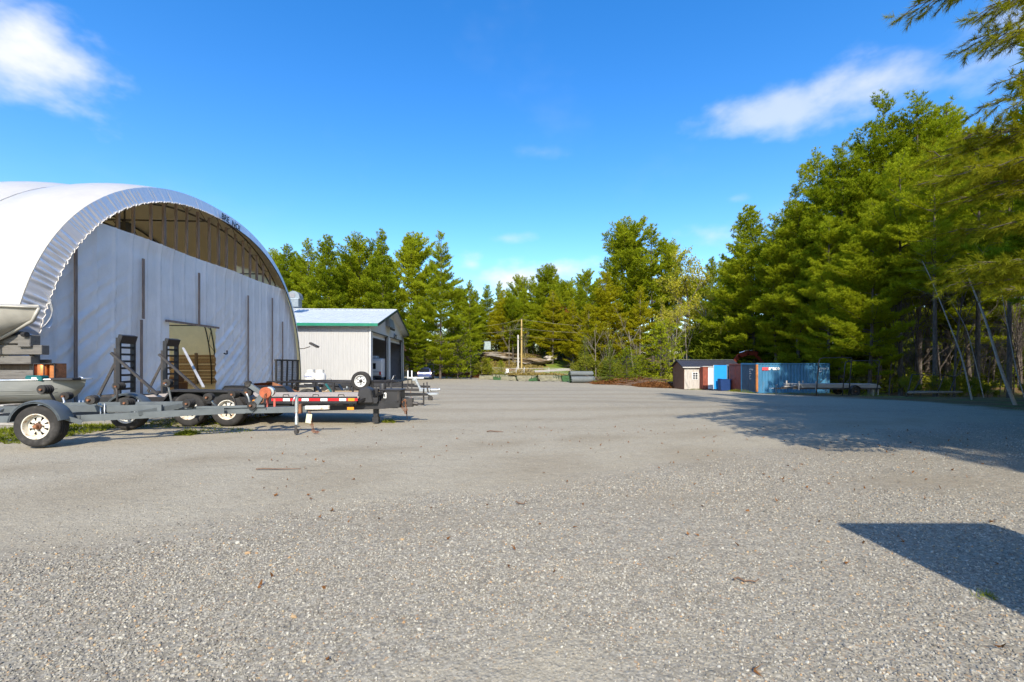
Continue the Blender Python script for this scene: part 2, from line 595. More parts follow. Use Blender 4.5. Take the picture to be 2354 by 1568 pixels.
M['pine_leaf'] = leaf_mat('pine_leaf', (.140, .195, .009), (.43, .47, .028), .45)
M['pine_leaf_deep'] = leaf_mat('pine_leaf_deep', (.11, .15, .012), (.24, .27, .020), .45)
M['olive_leaf'] = leaf_mat('olive_leaf', (.24, .24, .008), (.50, .47, .024), .45, .3)
M['spruce_leaf'] = leaf_mat('spruce_leaf', (.12, .18, .022), (.31, .36, .04), .35, .3)
M['spring_leaf'] = leaf_mat('spring_leaf', (.36, .36, .03), (.56, .52, .08), .4, .25)
M['near_needle'] = leaf_mat('near_needle', (.115, .150, .012), (.31, .30, .022), .40, .1)
M['red_bud'] = leaf_mat('red_bud', (.22, .07, .02), (.32, .12, .04), .3, .1)
M['shrub_leaf'] = leaf_mat('shrub_leaf', (.12, .15, .014), (.30, .29, .035), .25, .3)
M['dry_leaf'] = leaf_mat('dry_leaf', (.12, .05, .018), (.27, .13, .05), .15, .3)
M['grass'] = leaf_mat('grass', (.09, .13, .012), (.24, .25, .03), .3, .3)
# ================================================================== THE GROUND
def yard_edge_x(Y):
    return np.interp(Y, [-40, 0, 6, 14, 20, 30, 38, 50, 53, 60, 80], [13, 13, 13.5, 16.5, 18.5, 20.5, 22.5, 24, 20, 14, 8])


def yard_edge_y(X):
    return np.interp(X, [-60, -14, -4, 0, 5, 9, 12, 15, 18, 26, 60], [77, 76, 75, 72, 67, 63, 60, 57, 53, 46, 40])


def smooth_noise(X, Y, k, seed):
    r = np.random.default_rng(seed)
    s = 0
    for i in range(6):
        a = r.uniform(0, 2 * PI)
        f = k * (1 + .55 * i)
        s = s + np.sin((X * np.cos(a) + Y * np.sin(a)) * f + r.uniform(0, 6.28)) / (1 + .5 * i)
    return s / 2.2


def coarse_zone(X, Y):
    d = (5.5 + .48 * X) - Y + .55 * smooth_noise(X, Y, .9, 21) + .5 * smooth_noise(X, Y, .35, 22)
    c = sstep(-.8, .8, d) * (1 - .85 * np.exp(-((X - .1) / .8) ** 2 - ((Y - 1.95) / .5) ** 2))
    far = .35 + .35 * smooth_noise(X, Y, .25, 23)
    return np.clip(np.maximum(c, far * sstep(10, 16, Y)), 0, 1)


def ground_material():
    m = bpy.data.materials.new('gravel_and_litter')
    m.use_nodes = True
    w = NT(m.node_tree)
    bs = w.n['Principled BSDF']
    tc = w.new('ShaderNodeTexCoord')
    P = tc.outputs['Object']

    def attr(nm):
        a = w.new('ShaderNodeAttribute')
        a.attribute_name = nm
        return a.outputs['Fac']

    def voro(scale, feat='F1', out='Color'):
        v = w.new('ShaderNodeTexVoronoi')
        v.feature = feat
        v.inputs['Scale'].default_value = scale
        w.link(P, v.inputs['Vector'])
        return v.outputs[out]

    big = w.noise(.22, 5, .6, P)
    mid = w.noise(1.3, 6, .65, P)
    fine = w.noise(14, 5, .7, P)
    # crushed stone
    sepc = w.new('ShaderNodeSeparateColor')
    w.link(voro(62), sepc.inputs[0])
    stone = w.mix(w.ramp(sepc.outputs[0], .05, .95), (.185, .164, .122), (.42, .38, .295))
    stone = w.mix(w.ramp(sepc.outputs[1], .93, .98), stone, (.36, .22, .11))
    sep2 = w.new('ShaderNodeSeparateColor')
    w.link(voro(23), sep2.inputs[0])
    stone = w.mix(.35, stone, w.mix(sep2.outputs[0], (.245, .219, .165), (.40, .363, .285)))
    gap = w.ramp(voro(62, 'F1', 'Distance'), .35, .75)
    stone = w.mix(w.math('MULTIPLY', gap, .40), stone, (.15, .135, .115))  # shade between the stones is painted into the colour
    fines = w.mix(w.ramp(fine, .25, .75), (.29, .25, .172), (.41, .362, .265))
    crs = attr('coarse')
    finest = voro(130)
    sepf = w.new('ShaderNodeSeparateColor')
    w.link(finest, sepf.inputs[0])
    spk = w.noise(30, 5, .75, P)
    fines = w.mix(w.ramp(spk, .35, .68), w.mix(1.0, fines, (.70, .69, .67), 'MULTIPLY'), fines)
    fines = w.mix(.5, fines, w.mix(sepf.outputs[0], (.23, .20, .145), (.50, .455, .36)))
    fmask = w.math('ADD', w.math('MULTIPLY', w.math('SUBTRACT', 1.0, crs), .9), w.math('MULTIPLY', w.math('SUBTRACT', mid, .5), 1.3))
    grav = w.mix(w.ramp(fmask, .15, .75), stone, fines)
    # dusty wheel tracks
    trk = w.math('MULTIPLY', attr('track'), w.ramp(mid, -.1, .55))
    grav = w.mix(w.math('MULTIPLY', trk, .5), grav, w.mix(fine, (.155, .12, .07), (.265, .215, .14)))
    mott = w.noise(2.2, 5, .6, P)
    grav = w.mix(w.math('MULTIPLY', w.ramp(mott, .5, .68), .30), grav, w.mix(1.0, grav, (.74, .72, .68), 'MULTIPLY'))
    grav = w.mix(w.math('MULTIPLY', w.ramp(big, .45, .7), .12), grav, (.30, .265, .205))
    # leaf litter under the trees
    lit = w.mix(w.ramp(mid, .3, .7), (.075, .045, .022), (.235, .135, .06))
    lit = w.mix(w.ramp(fine, .5, .75), lit, (.30, .20, .10))
    litg = w.mix(w.ramp(w.noise(.5, 5, .6, P), .45, .68), lit, (.12, .13, .03))
    # lawn with a drive
    lawn = w.mix(w.ramp(fine, .3, .7), (.085, .135, .012), (.15, .20, .025))
    lawn = w.mix(w.ramp(w.noise(.35, 5, .6, P), .5, .72), lawn, (.24, .15, .06))
    far = w.mix(w.ramp(w.math('ADD', attr('lawn'), w.math('MULTIPLY', w.math('SUBTRACT', mid, .5), 1.2)), .35, .65), litg, lawn)
    far = w.mix(w.ramp(w.math('ADD', attr('drive'), w.math('MULTIPLY', w.math('SUBTRACT', mid, .5), .4)), .4, .6), far, (.36, .34, .31))
    edge = w.math('ADD', attr('yard'), w.math('MULTIPLY', w.math('SUBTRACT', w.noise(.7, 6, .7, P), .5), 4.5))
    col = w.mix(w.ramp(edge, -.9, .9), far, grav)
    w.link(col, bs.inputs['Base Color'])
    bs.inputs['Roughness'].default_value = .9
    bs.inputs['Specular IOR Level'].default_value = .2
    h = w.math('ADD', w.math('MULTIPLY', voro(62, 'SMOOTH_F1', 'Distance'), -.7), w.math('MULTIPLY', fine, .5))
    n1 = w.bump(h, .55, .012)
    n2 = w.bump(w.noise(3.5, 6, .65, P), .45, .06, n1)
    w.link(n2, bs.inputs['Normal'])
    return m


def build_ground():
    xs = np.concatenate([[-900, -500, -250, -120], np.arange(-70, 70.01, .7), [120, 250, 500, 900]])
    ys = np.concatenate([[-600, -300, -120, -60], np.arange(-30, 130.01, .7), [160, 220, 320, 500, 900, 1600]])
    X, Y = np.meshgrid(xs, ys)
    Z = gz(X, Y)
    nr, nc = X.shape
    v = np.stack([X, Y, Z], -1).reshape(-1, 3)
    i, j = np.meshgrid(np.arange(nr - 1), np.arange(nc - 1), indexing='ij')
    a = (i * nc + j).ravel()
    loops = np.stack([a, a + 1, a + nc + 1, a + nc], -1).ravel()
    me = np_mesh('ground', v, 4, loops, ground_material(), True)
    X, Y = X.ravel(), Y.ravel()
    yard = np.minimum(yard_edge_x(Y) - X, yard_edge_y(X) - Y)
    lawn = sstep(79, 84, Y) * sstep(99, 94, Y) * sstep(-1, 4, X + (Y - 88) * .1) * sstep(17, 13, X)
    lawn = np.maximum(lawn, sstep(77, 79, Y) * sstep(86, 82, Y) * sstep(-6, -3, X) * sstep(17, 12, X) * .75)
    dl = np.abs((Y - 84.5) - (X - 2) * .42)
    drive = sstep(1.4, .6, dl) * sstep(-1, 1, X) * sstep(14, 12, X)
    drive = np.maximum(drive, sstep(1.5, .6, np.abs(Y - 83.2 + .1 * (X - 4))) * sstep(-3, 0, X) * sstep(13, 10, X))
    trk = np.zeros_like(X)
    for c, k, wd, s in ((8.6, .32, .16, 1.0), (8.1, .33, .12, .5), (7.0, .26, .13, .85), (6.3, .27, .17, .8), (5.6, .26, .16, .45), (4.55, .23, .22, .5), (10.4, .25, .2, .4), (12.5, .2, .3, .8), (15.5, .12, .4, .8), (19, .06, .5, .75), (22, .05, .5, .6), (26, .03, .7, .7), (33, -.05, .8, .7)):
        q = np.abs(Y - c - k * X + .012 * np.sin(X * 1.3 + c) * 4)
        trk = np.maximum(trk, s * sstep(wd * 2, wd * .4, q))
    trk *= sstep(-11, -7, X) * sstep(14, 9, X)
    patch = np.exp(-((X - 5.2) / 1.0) ** 2 - ((Y - 5.6) / .55) ** 2)
    trk = np.maximum(trk, patch)
    coarse = coarse_zone(X, Y)
    for nm, arr in (('coarse', coarse), ('yard', yard), ('lawn', lawn), ('drive', drive), ('track', trk)):
        at_ = me.attributes.new(nm, 'FLOAT', 'POINT')
        at_.data.foreach_set('value', arr.astype(np.float32))
    g = link_mesh('ground', me)
    tag(g, kind='structure', label='pale grey gravel yard running back to leaf litter under the trees')


build_ground()


def stone_material():
    m = bpy.data.materials.new('crushed_stone')
    m.use_nodes = True
    w = NT(m.node_tree)
    bs = w.n['Principled BSDF']
    a = w.new('ShaderNodeAttribute')
    a.attribute_type = 'INSTANCER'
    a.attribute_name = 'tint'
    tc = w.new('ShaderNodeTexCoord')
    r = w.new('ShaderNodeValToRGB')
    els = r.color_ramp.elements
    els[0].position = 0.0
    els[0].color = (.16, .15, .14, 1)
    els[1].position = 1.0
    els[1].color = (.40, .24, .12, 1)
    for p, c in ((.12, (.15, .138, .115)), (.38, (.235, .216, .176)), (.64, (.305, .282, .232)), (.82, (.375, .35, .29)), (.93, (.47, .445, .375)), (.97, (.40, .305, .18))):
        e = els.new(p)
        e.color = (*c, 1)
    w.link(a.outputs['Fac'], r.inputs['Fac'])
    nz = w.noise(2.5, 4, .6, tc.outputs['Object'])
    c = w.mix(w.ramp(nz, .3, .7), (.80, .80, .80), (1.1, 1.1, 1.1))
    w.link(w.mix(1.0, r.outputs[0], c, 'MULTIPLY'), bs.inputs['Base Color'])
    bs.inputs['Roughness'].default_value = .85
    bs.inputs['Specular IOR Level'].default_value = .25
    return m


def build_gravel():
    rng = np.random.default_rng(5)
    bands = [(1.5, 3.4, 7000, .0036, .0100), (3.4, 6.0, 3000, .0045, .0115), (6.0, 10.5, 800, .005, .0125), (10.5, 18, 90, .007, .016)]
    pts, scl = [], []
    for y0, y1, dens, r0, r1 in bands:
        area = 1.3 * (y1 * y1 - y0 * y0) + 1.0 * (y1 - y0)
        n = int(area * dens)
        Y = np.sqrt(rng.uniform(y0 * y0, y1 * y1, n))
        X = rng.uniform(-1, 1, n) * (1.3 * Y + .5)
        keep = rng.uniform(0, 1, n) < np.clip(.62 + .38 * smooth_noise(X, Y, 1.1, 3) + .25 * smooth_noise(X, Y, .45, 4), .12, 1.0)
        cz_ = coarse_zone(X, Y)
        keep &= rng.uniform(0, 1, n) < (.16 + .84 * cz_)
        hole = np.exp(-((X - .1) / .75) ** 2 - ((Y - 1.95) / .45) ** 2) + np.exp(-((X - 5.2) / 1.0) ** 2 - ((Y - 5.6) / .55) ** 2)
        for c, k, wd in ((8.6, .32, .2), (7.0, .26, .17), (6.3, .27, .2), (4.55, .23, .26)):
            hole = hole + .7 * np.exp(-((Y - c - k * X) / wd) ** 2)
        keep &= rng.uniform(0, 1, n) > hole * .9
        keep &= X > -15
        X, Y = X[keep], Y[keep]
        s = (r0 * .8 + (r1 * 1.15 - r0) * rng.beta(.9, 2.9, len(X))) * (.62 + .38 * cz_[keep])
        big = rng.uniform(0, 1, len(X)) < .004
        s[big] *= rng.uniform(1.3, 1.9, big.sum())
        pts.append(np.stack([X, Y, gz(X, Y) + s * .2], -1))
        scl.append(s)
    pts = np.concatenate(pts)
    scl = np.concatenate(scl)
    n = len(pts)
    me = bpy.data.meshes.new('gravel')
    me.vertices.add(n)
    me.vertices.foreach_set('co', pts.astype(np.float32).ravel())
    for nm, ty, arr in (('scl', 'FLOAT', scl), ('tint', 'FLOAT', rng.uniform(0, 1, n)), ('rot', 'FLOAT_VECTOR', np.stack([rng.uniform(-.8, .8, n), rng.uniform(-.8, .8, n), rng.uniform(0, 6.28, n)], -1))):
        a = me.attributes.new(nm, ty, 'POINT')
        a.data.foreach_set('value' if ty == 'FLOAT' else 'vector', arr.astype(np.float32).ravel())
    o = link_mesh('gravel', me)
    tag(o, kind='stuff', label='loose crushed stones covering the yard in front of the camera')
    sm = stone_material()
    me.materials.append(sm)
    ng = bpy.data.node_groups.new('gravel_nodes', 'GeometryNodeTree')
    ng.interface.new_socket('Geometry', in_out='INPUT', socket_type='NodeSocketGeometry')
    ng.interface.new_socket('Geometry', in_out='OUTPUT', socket_type='NodeSocketGeometry')
    N, L = ng.nodes, ng.links
    gi, go = N.new('NodeGroupInput'), N.new('NodeGroupOutput')
    join = N.new('GeometryNodeJoinGeometry')
    for k in range(7):
        ico = N.new('GeometryNodeMeshIcoSphere')
        ico.inputs['Radius'].default_value = 1.0
        ico.inputs['Subdivisions'].default_value = 2
        sp = N.new('GeometryNodeSetPosition')
        nz = N.new('ShaderNodeTexNoise')
        nz.noise_dimensions = '4D'
        nz.inputs['W'].default_value = k * 7.3
        nz.inputs['Scale'].default_value = .75
        nz.inputs['Detail'].default_value = 1.5
        sub = N.new('ShaderNodeVectorMath')
        sub.operation = 'SUBTRACT'
        L.new(nz.outputs['Color'], sub.inputs[0])
        sub.inputs[1].default_value = (.5, .5, .5)
        sca = N.new('ShaderNodeVectorMath')
        sca.operation = 'MULTIPLY'
        L.new(sub.outputs[0], sca.inputs[0])
        sca.inputs[1].default_value = (1.9, 1.9, 1.5)
        L.new(ico.outputs['Mesh'], sp.inputs['Geometry'])
        L.new(sca.outputs[0], sp.inputs['Offset'])
        tr = N.new('GeometryNodeTransform')
        L.new(sp.outputs[0], tr.inputs['Geometry'])
        tr.inputs['Scale'].default_value = (1.25 - .05 * k, .85 + .04 * k, .66 + .06 * (k % 3))
        stm = N.new('GeometryNodeSetMaterial')
        stm.inputs['Material'].default_value = sm
        L.new(tr.outputs[0], stm.inputs['Geometry'])
        g2i = N.new('GeometryNodeGeometryToInstance')
        L.new(stm.outputs[0], g2i.inputs[0])
        L.new(g2i.outputs[0], join.inputs[0])
    iop = N.new('GeometryNodeInstanceOnPoints')
    L.new(gi.outputs[0], iop.inputs['Points'])
    L.new(join.outputs[0], iop.inputs['Instance'])
    iop.inputs['Pick Instance'].default_value = True
    ar = N.new('GeometryNodeInputNamedAttribute')
    ar.data_type = 'FLOAT_VECTOR'
    ar.inputs['Name'].default_value = 'rot'
    e2r = N.new('FunctionNodeEulerToRotation')
    L.new(ar.outputs['Attribute'], e2r.inputs[0])
    L.new(e2r.outputs[0], iop.inputs['Rotation'])
    as_ = N.new('GeometryNodeInputNamedAttribute')
    as_.data_type = 'FLOAT'
    as_.inputs['Name'].default_value = 'scl'
    L.new(as_.outputs['Attribute'], iop.inputs['Scale'])
    L.new(iop.outputs[0], go.inputs[0])
    md = o.modifiers.new('gravel', 'NODES')
    md.node_group = ng
    return n


n_stones = build_gravel()

# ================================================================== THE ARCHED FABRIC SHED
TILT = -0.054                               # its open front runs almost straight away from the camera
Q_D, Q_YC, Q_A, Q_B, Q_N = 14.0, 23.65, 10.45, 9.50, 2.3
q_yaw = math.atan(0.054)                    # local x = along the front (away), local y = outwards into the building (to -X)


def build_hangar():
    base_z = .05
    ux = Vector((TILT, 1, 0)).normalized()     # along the front
    uy = Vector((-1, TILT, 0)).normalized()    # into the shed
    org = Vector((-Q_D + TILT * Q_YC, Q_YC, base_z))
    root = thing('arched_shed', 'big white arched fabric shed with timber studs showing in its open gable', 'shed', org, math.atan2(ux.y, ux.x))
    # local frame: x along the front, y into the shed, z up  (right handed: x cross y = z)

    def arc(t, a=Q_A, b=Q_B, n=Q_N):
        """t from 0 (near foot) to 1 (far foot)"""
        th = PI * (1 - t)
        c, s = math.cos(th), math.sin(th)
        return (a * math.copysign(abs(c) ** (2 / n), c), b * abs(s) ** (2 / n))

    def half(z, a, b):
        return a * max(0.0, 1 - (max(z, 0) / b) ** Q_N) ** (1 / Q_N)

    def top(x, a, b):
        return b * max(0.0, 1 - (abs(x) / a) ** Q_N) ** (1 / Q_N)

    NB, BAY = 10, 3.05
    # evenly spaced samples along the arch
    tt = np.linspace(0, 1, 2001)
    pp = np.array([arc(t) for t in tt])
    ln = np.concatenate([[0], np.cumsum(np.linalg.norm(np.diff(pp, axis=0), axis=1))])
    def even(n):
        return np.interp(np.linspace(0, ln[-1], n), ln, tt)
    # roof cover, bulging a little between the trusses
    ts = even(97)
    P = []
    for k in range(NB * 8 + 1):
        y = k / 8 * BAY
        ph = (k % 8) / 8
        bul = .16 * math.sin(PI * ph) ** .8 - .02
        row = []
        for t in ts:
            x, z = arc(t)
            nx, nz = x / Q_A, z / Q_B
            l = math.hypot(nx, nz)
            bb = bul * min(1, z / 2.5)
            row.append((x + nx / l * bb, y, max(z + nz / l * bb, 0)))
        P.append(row)
    mb = MB()
    mb.grid(P)
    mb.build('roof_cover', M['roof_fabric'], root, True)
    # seams over each truss
    for k in range(1, NB):
        sm = MB()
        sm.tube([(arc(t)[0] * 1.0, k * BAY, arc(t)[1] + .0) for t in even(60)], .010, 4)
        sm.build('seam', M['post_grey'], root, True)
    # gathered fascia
    ts2 = even(1201)
    rng = np.random.default_rng(2)
    rows = []
    NR = 9
    amp_n = np.interp(np.arange(1201), np.arange(0, 1201, 5), rng.uniform(.02, 1.3, 241))
    ph_n = np.cumsum(np.interp(np.arange(1201), np.arange(0, 1201, 8), rng.uniform(.55, 1.15, 151)))
    for r in range(NR):
        q = r / (NR - 1)
        row = []
        for i, t in enumerate(ts2):
            x, z = arc(t)
            w_ = .62 - .12 * t
            w_ = w_ * min(1, .8 + z / 20)
            nx, nz = x / Q_A, z / Q_B
            l = math.hypot(nx, nz)
            pleat = math.sin(ph_n[i] * 1.0 + .9 * q) + .55 * math.sin(ph_n[i] * .47 + 1.1 + 1.6 * q)
            ga = .013 * amp_n[i] * math.sin(PI * min(1, q * .75 + .10)) * (1.0 if t < .62 else .25)
            ga *= 1.0 + 2.2 * float(sstep(.26, .10, t))
            row.append((x - nx / l * w_ * q, -.05 - .16 * q + ga * pleat, max(z - nz / l * w_ * q, 0.0)))
        rows.append(row)
    mb = MB()
    mb.grid(rows)
    mb.build('fascia', M['fascia_cloth'], root, True)
    # lacing along the inner hem
    inn = rows[-1]
    mb = MB()
    pts = [(inn[i][0] + .03 * math.sin(i * .65), inn[i][1] - .03, inn[i][2] + .03 * math.cos(i * .95)) for i in range(28, 600, 2)]
    mb.tube(pts, .016, 4)
    mb.build('lacing', M['rope'], root, True)
    mb = MB()
    mb.tube([(inn[i][0], inn[i][1] + .02, inn[i][2]) for i in range(580, 1200, 10)], .03, 5)
    mb.build('hem_pipe', M['dark_steel'], root, True)

    a_in, b_in = Q_A - .55, Q_B - .58
    CT = 6.62                                # top of the end cloth
    # end cloth with a doorway
    DX0, DX1, DZ = 20.24 - Q_YC, 23.72 - Q_YC, 3.32

    def cloth_off(x, z):
        d = 0.0
        k = (x + 30) / .8
        f = k - math.floor(k)
        d -= .06 * math.exp(-((f - .5) / .06) ** 2) * (1 if z > 1.2 else z / 1.2)   # stud behind the cloth
        u = x * .80 + z * .60
        v = -x * .60 + z * .80
        m = math.exp(-((x - 1.6) / 1.8) ** 2 - ((z - 1.9) / 1.9) ** 2) + .55 * math.exp(-((x + 7.5) / 1.8) ** 2 - ((z - 2.6) / 2.6) ** 2) + .55 * math.exp(-((x - 7.0) / 2.2) ** 2 - ((z - 1.4) / 1.7) ** 2) + .35 * math.exp(-((z - .6) / .9) ** 2)
        d += m * (.046 * math.sin(v * 13 + 1.2 * math.sin(u * .8)) + .036 * math.sin(v * 21 + 2 * math.sin(u * .5 + 2)))
        d += m * -.075 * (1 - abs(math.sin(v * 4.3 + .9 * math.sin(u * .7) + 1))) ** 4
        d += .03 * math.sin(x * .9 + .5) * math.sin(z * .8)
        if z > CT - .5:
            d -= .10 * (z - CT + .5) / .5 * (.5 + .5 * math.sin(x * 1.1))
        return d

    def cloth(x0, x1, z0, z1, clip=True):
        nx = max(2, int((x1 - x0) / .07))
        nz = max(2, int((z1 - z0) / .11))
        g = []
        for j in range(nz + 1):
            z = z0 + (z1 - z0) * j / nz
            h = half(z, a_in + .45, b_in + .45)
            row = []
            for i in range(nx + 1):
                x = x0 + (x1 - x0) * i / nx
                xc = max(-h, min(h, x)) if clip else x
                row.append((xc, .16 + cloth_off(xc, z), z))
            g.append(row)
        return g
    mb = MB()
    mb.grid(cloth(-10.2, DX0, .02, CT))
    mb.grid(cloth(DX1, 10.2, .02, CT))
    mb.grid(cloth(DX0, DX1, DZ, CT))
    mb.build('end_cloth', M['end_cloth'], root, True)
    # door head batten
    mb = MB()
    mb.beam((DX0 - .35, .06, DZ + .04), (DX1 + .12, .06, DZ + .04), .05, .09)
    mb.build('door_head', M['stud_wood'], root)
    # battens nailed over the cloth
    for x, z0, z1 in ((15.5, .1, 5.75), (18.55, 3.3, 5.75), (18.45, .1, 3.25), (22.15, 3.4, 5.9), (26.7, .1, 5.5), (29.7, .1, 5.8), (31.2, .1, 4.4)):
        mb = MB()
        mb.box((x - Q_YC, .03, (z0 + z1) / 2), (.10, .05, z1 - z0))
        mb.build('batten', M['stud_wood'], root)
    # timber studs above the cloth (they run down behind it)
    rng = random.Random(4)
    xs = [16.95 + .82 * k for k in range(18)]
    for i, sx in enumerate(xs):
        x = sx - Q_YC + rng.uniform(-.08, .08)
        if x > 8.3:
            continue
        z1 = top(x, a_in + .12, b_in + .12)
        lean = rng.uniform(-.06, .06)
        mb = MB()
        mb.beam((x + lean, .40, 3.6 if DX0 < x < DX1 else .1), (x, .40, z1), .11, .055 + .03 * (i % 3 == 1), up=(1, 0, 0))
        if i % 5 == 4:
            mb.beam((x + lean + .10, .45, 3.6), (x + .11, .45, z1 - .7), .15, .05, up=(1, 0, 0))
        mb.build('stud', M['stud_wood'], root)
    # the trusses: two pipes with web bars
    a1, b1, a2, b2 = Q_A - .06, Q_B - .06, Q_A - .62, Q_B - .62
    n = 40
    te = even(n + 1)
    o_ = [arc(t, a1, b1) for t in te]
    i_ = [arc(t, a2, b2) for t in te]
    mb = MB()
    mb.tube([(x, 0, z) for x, z in o_], .045, 6)
    mb.tube([(x, 0, z) for x, z in i_], .045, 6)
    for k in range(n):
        p, q = (o_[k], i_[k + 1]) if k % 2 else (i_[k], o_[k + 1])
        mb.tube([(p[0], 0, p[1]), (q[0], 0, q[1])], .018, 4)
    t0 = mb.build('truss', M['dark_steel'], root, True)
    for k in range(2, NB + 1, 2):
        c = t0.copy()
        COL.objects.link(c)
        c.parent = root
        c.location = (0, k * BAY - .02, 0)
    t0.location = (0, .6, 0)
    for t in (.14, .30, .5, .70, .86):
        x, z = arc(t, a2, b2)
        mb = MB()
        mb.tube([(x, .6, z), (x, NB * BAY, z)], .04, 6)
        mb.build('purlin', M['dark_steel'], root, True)
    # plank side walls inside, the rear cloth and a floor of packed earth
    rng = random.Random(9)
    for s in (-1, 1):
        for r in range(9):
            for (y0, y1) in ((.7, 10.2), (10.25, 20.3), (20.35, 30.0)):
                mb = MB()
                zc = .18 + r * .235 + (.03 if r in (4, 6) else 0)
                xi = half(zc, Q_A, Q_B) - .55
                mb.box((s * (xi + rng.uniform(-.02, .02)), (y0 + y1) / 2, zc), (.04, y1 - y0, .20 + rng.uniform(-.02, .012)))
                mb.build('plank', M['barn_wood'], root)
        for y in (4, 7.1, 12, 17.5, 23, 28):
            mb = MB()
            xi = half(1.2, Q_A, Q_B) - .68
            mb.box((s * xi, y, 1.15), (.12, .16, 2.3))
            mb.build('post', M['stud_wood'], root)
    mb = MB()
    g = []
    for j in range(31):
        z = Q_B * j / 30
        h = half(z, Q_A, Q_B)
        g.append([(h * (2 * i / 30 - 1), NB * BAY - .05, z) for i in range(31)])
    mb.grid(g)
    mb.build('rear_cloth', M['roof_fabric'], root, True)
    mb = MB()
    mb.box((0, 15.4, .0), (19.6, 30, .06))
    mb.build('earth_floor', M['earth'], root)
    # heater box hung from the arch
    mb = MB()
    mb.box((-1.9, 3.2, 7.9), (.5, .5, .5))
    mb.tube([(-1.9, 3.2, 8.1), (-1.9, 3.2, 8.9)], .04, 6)
    mb.build('hanging_heater', M['dark_steel'], root)
    # printed name on the fascia
    for txt, x, z, ang, sz in (('BRE', 23.45, 8.98, -2, .42), ('NOI', 24.40, 8.90, -5, .44)):
        o = text_mesh(txt, sz, M['mark_black'], root, off=.012)
        Mx = Matrix(((math.cos(R(ang)), -math.sin(R(ang)), 0), (0, 0, -1), (math.sin(R(ang)), math.cos(R(ang)), 0))).to_4x4()
        Mx.translation = Vector((x - Q_YC, -.29, z))
        o.matrix_local = Mx
    # torn flap of cloth by the near foot
    mb = MB()
    P = []
    for j in range(9):
        q = j / 8
        P.append([(-9.62 + .30 * q * (1 - q) * 3 + .22 * i / 4 * (1 - .3 * q), -.25 - .1 * math.sin(3 * q + i), 3.72 - 1.15 * q - .1 * i * (1 - q)) for i in range(5)])
    mb.grid(P)
    mb.build('torn_flap', M['white_rag'], root, True)
    return root, org, ux, uy


hangar, Q_ORG, Q_UX, Q_UY = build_hangar()


def qpt(x, y, z):
    return Q_ORG + Q_UX * x + Q_UY * y + Vector((0, 0, z))


def flood(name, label, p, aim, s=1.0):
    """flood lamp on a bent arm; p is the fixing point, the arm runs along aim"""
    t = thing(name, label, 'lamp', p)
    a = Vector(aim).normalized()
    mb = MB()
    mb.tube([(0, 0, 0), a * .25 * s + Vector((0, 0, .03)), a * .55 * s + Vector((0, 0, .12 * s))], .022 * s, 6)
    mb.build('arm', M['dark_steel'], t, True)
    e = a * .72 * s + Vector((0, 0, .16 * s))
    rot = a.to_track_quat('X', 'Z').to_matrix() @ rotm(0, R(28), 0)
    mb = MB()
    mb.prism([(-.22, -.17), (.22, -.20), (.22, .20), (-.22, .17)], .09, Matrix.Translation(e) @ rot.to_4x4() @ Matrix.Scale(s, 4))
    mb.build('lamp_housing', M['dark_steel'], t, bevel=.008)
    mb = MB()
    mb.box(e + rot @ Vector((0, 0, -.012)) * s, (.38 * s, .30 * s, .02), rot)
    mb.build('lens', M['chrome'], t)
    return t


flood('flood_light', 'grey flood light on a bent arm at the far lower corner of the arched shed', at(691, 802, 31.5) + Vector((-.1, 0, 0)), (1, .1, 0), 1.35)

# odds and ends seen through the doorway of the arched shed
def leaner(name, label, cat, p0, p1, w_, h_, m, group=None):
    c = (Vector(p0) + Vector(p1)) / 2
    b = Vector((c.x, c.y, min(p0[2], p1[2])))
    mb = MB()
    mb.beam(Vector(p0) - b, Vector(p1) - b, w_, h_)
    o = mb.build(name, m, None)
    o.location = b
    tag(o, label, cat, group)
    return o


def inside(x, y, Y):
    return at(x, y, Y)


# tarp heap
mb = MB()
P = []
for j in range(13):
    v = j / 12
    row = []
    for i in range(17):
        u = i / 16
        h = 1.25 * (math.sin(PI * min(1, v * 1.25)) ** .6) * (1 - .75 * u) + .10 * math.sin(5 * u + 4 * v)
        row.append((-1.3 + 2.6 * u, -1.2 + 2.4 * v, max(.02, h)))
    P.append(row)
mb.grid(P)
tarp = mb.build('tarp_heap', M['burlap'], None, True)
tarp.location = qpt(-2.0, 3.2, .1)
tarp.rotation_euler = (0, 0, R(75))
tag(tarp, 'heap under a tan tarp inside the doorway of the arched shed', 'tarp')
# barrel-like dark roll hung by the wall
t = thing('dark_barrel', 'tall black drum standing in the dark behind the doorway of the arched shed', 'drum', qpt(2.6, 7.0, .05))
mb = MB()
mb.lathe([(.0, .0), (.34, 0), (.36, .05), (.36, 2.3), (.33, 2.36), (0, 2.36)], 16)
mb.build('drum_body', M['black_steel'], t, True, angle=40)
for z in (.6, 1.2, 1.8):
    mb = MB()
    mb.lathe([(.36, z - .02), (.375, z), (.36, z + .02)], 16)
    mb.build('hoop', M['dark_steel'], t, True)
WOOD = [('leaning_board', 'wide brown board leaning across the doorway of the arched shed', (2.0, 5.0, .1), (4.6, 6.5, 2.3), .25, .05, 'brown_wood'),
        ('leaning_board', 'pale bundle of boards standing upright in the doorway of the arched shed', (2.1, 4.3, .1), (2.25, 4.7, 1.7), .45, .22, 'new_wood'),
        ('leaning_board', 'orange brown plank sloping down at the right of the shed doorway', (3.0, 4.0, .2), (4.1, 5.2, 1.9), .16, .06, 'new_wood'),
        ('leaning_board', 'crooked timber leg standing behind the orange brown plank in the shed', (3.1, 4.6, .1), (3.35, 5.0, 1.9), .14, .12, 'plywood'),
        ('leaning_board', 'dark post standing just inside the doorway of the arched shed', (3.2, 6.5, .1), (3.2, 6.6, 2.4), .16, .16, 'barn_wood')]
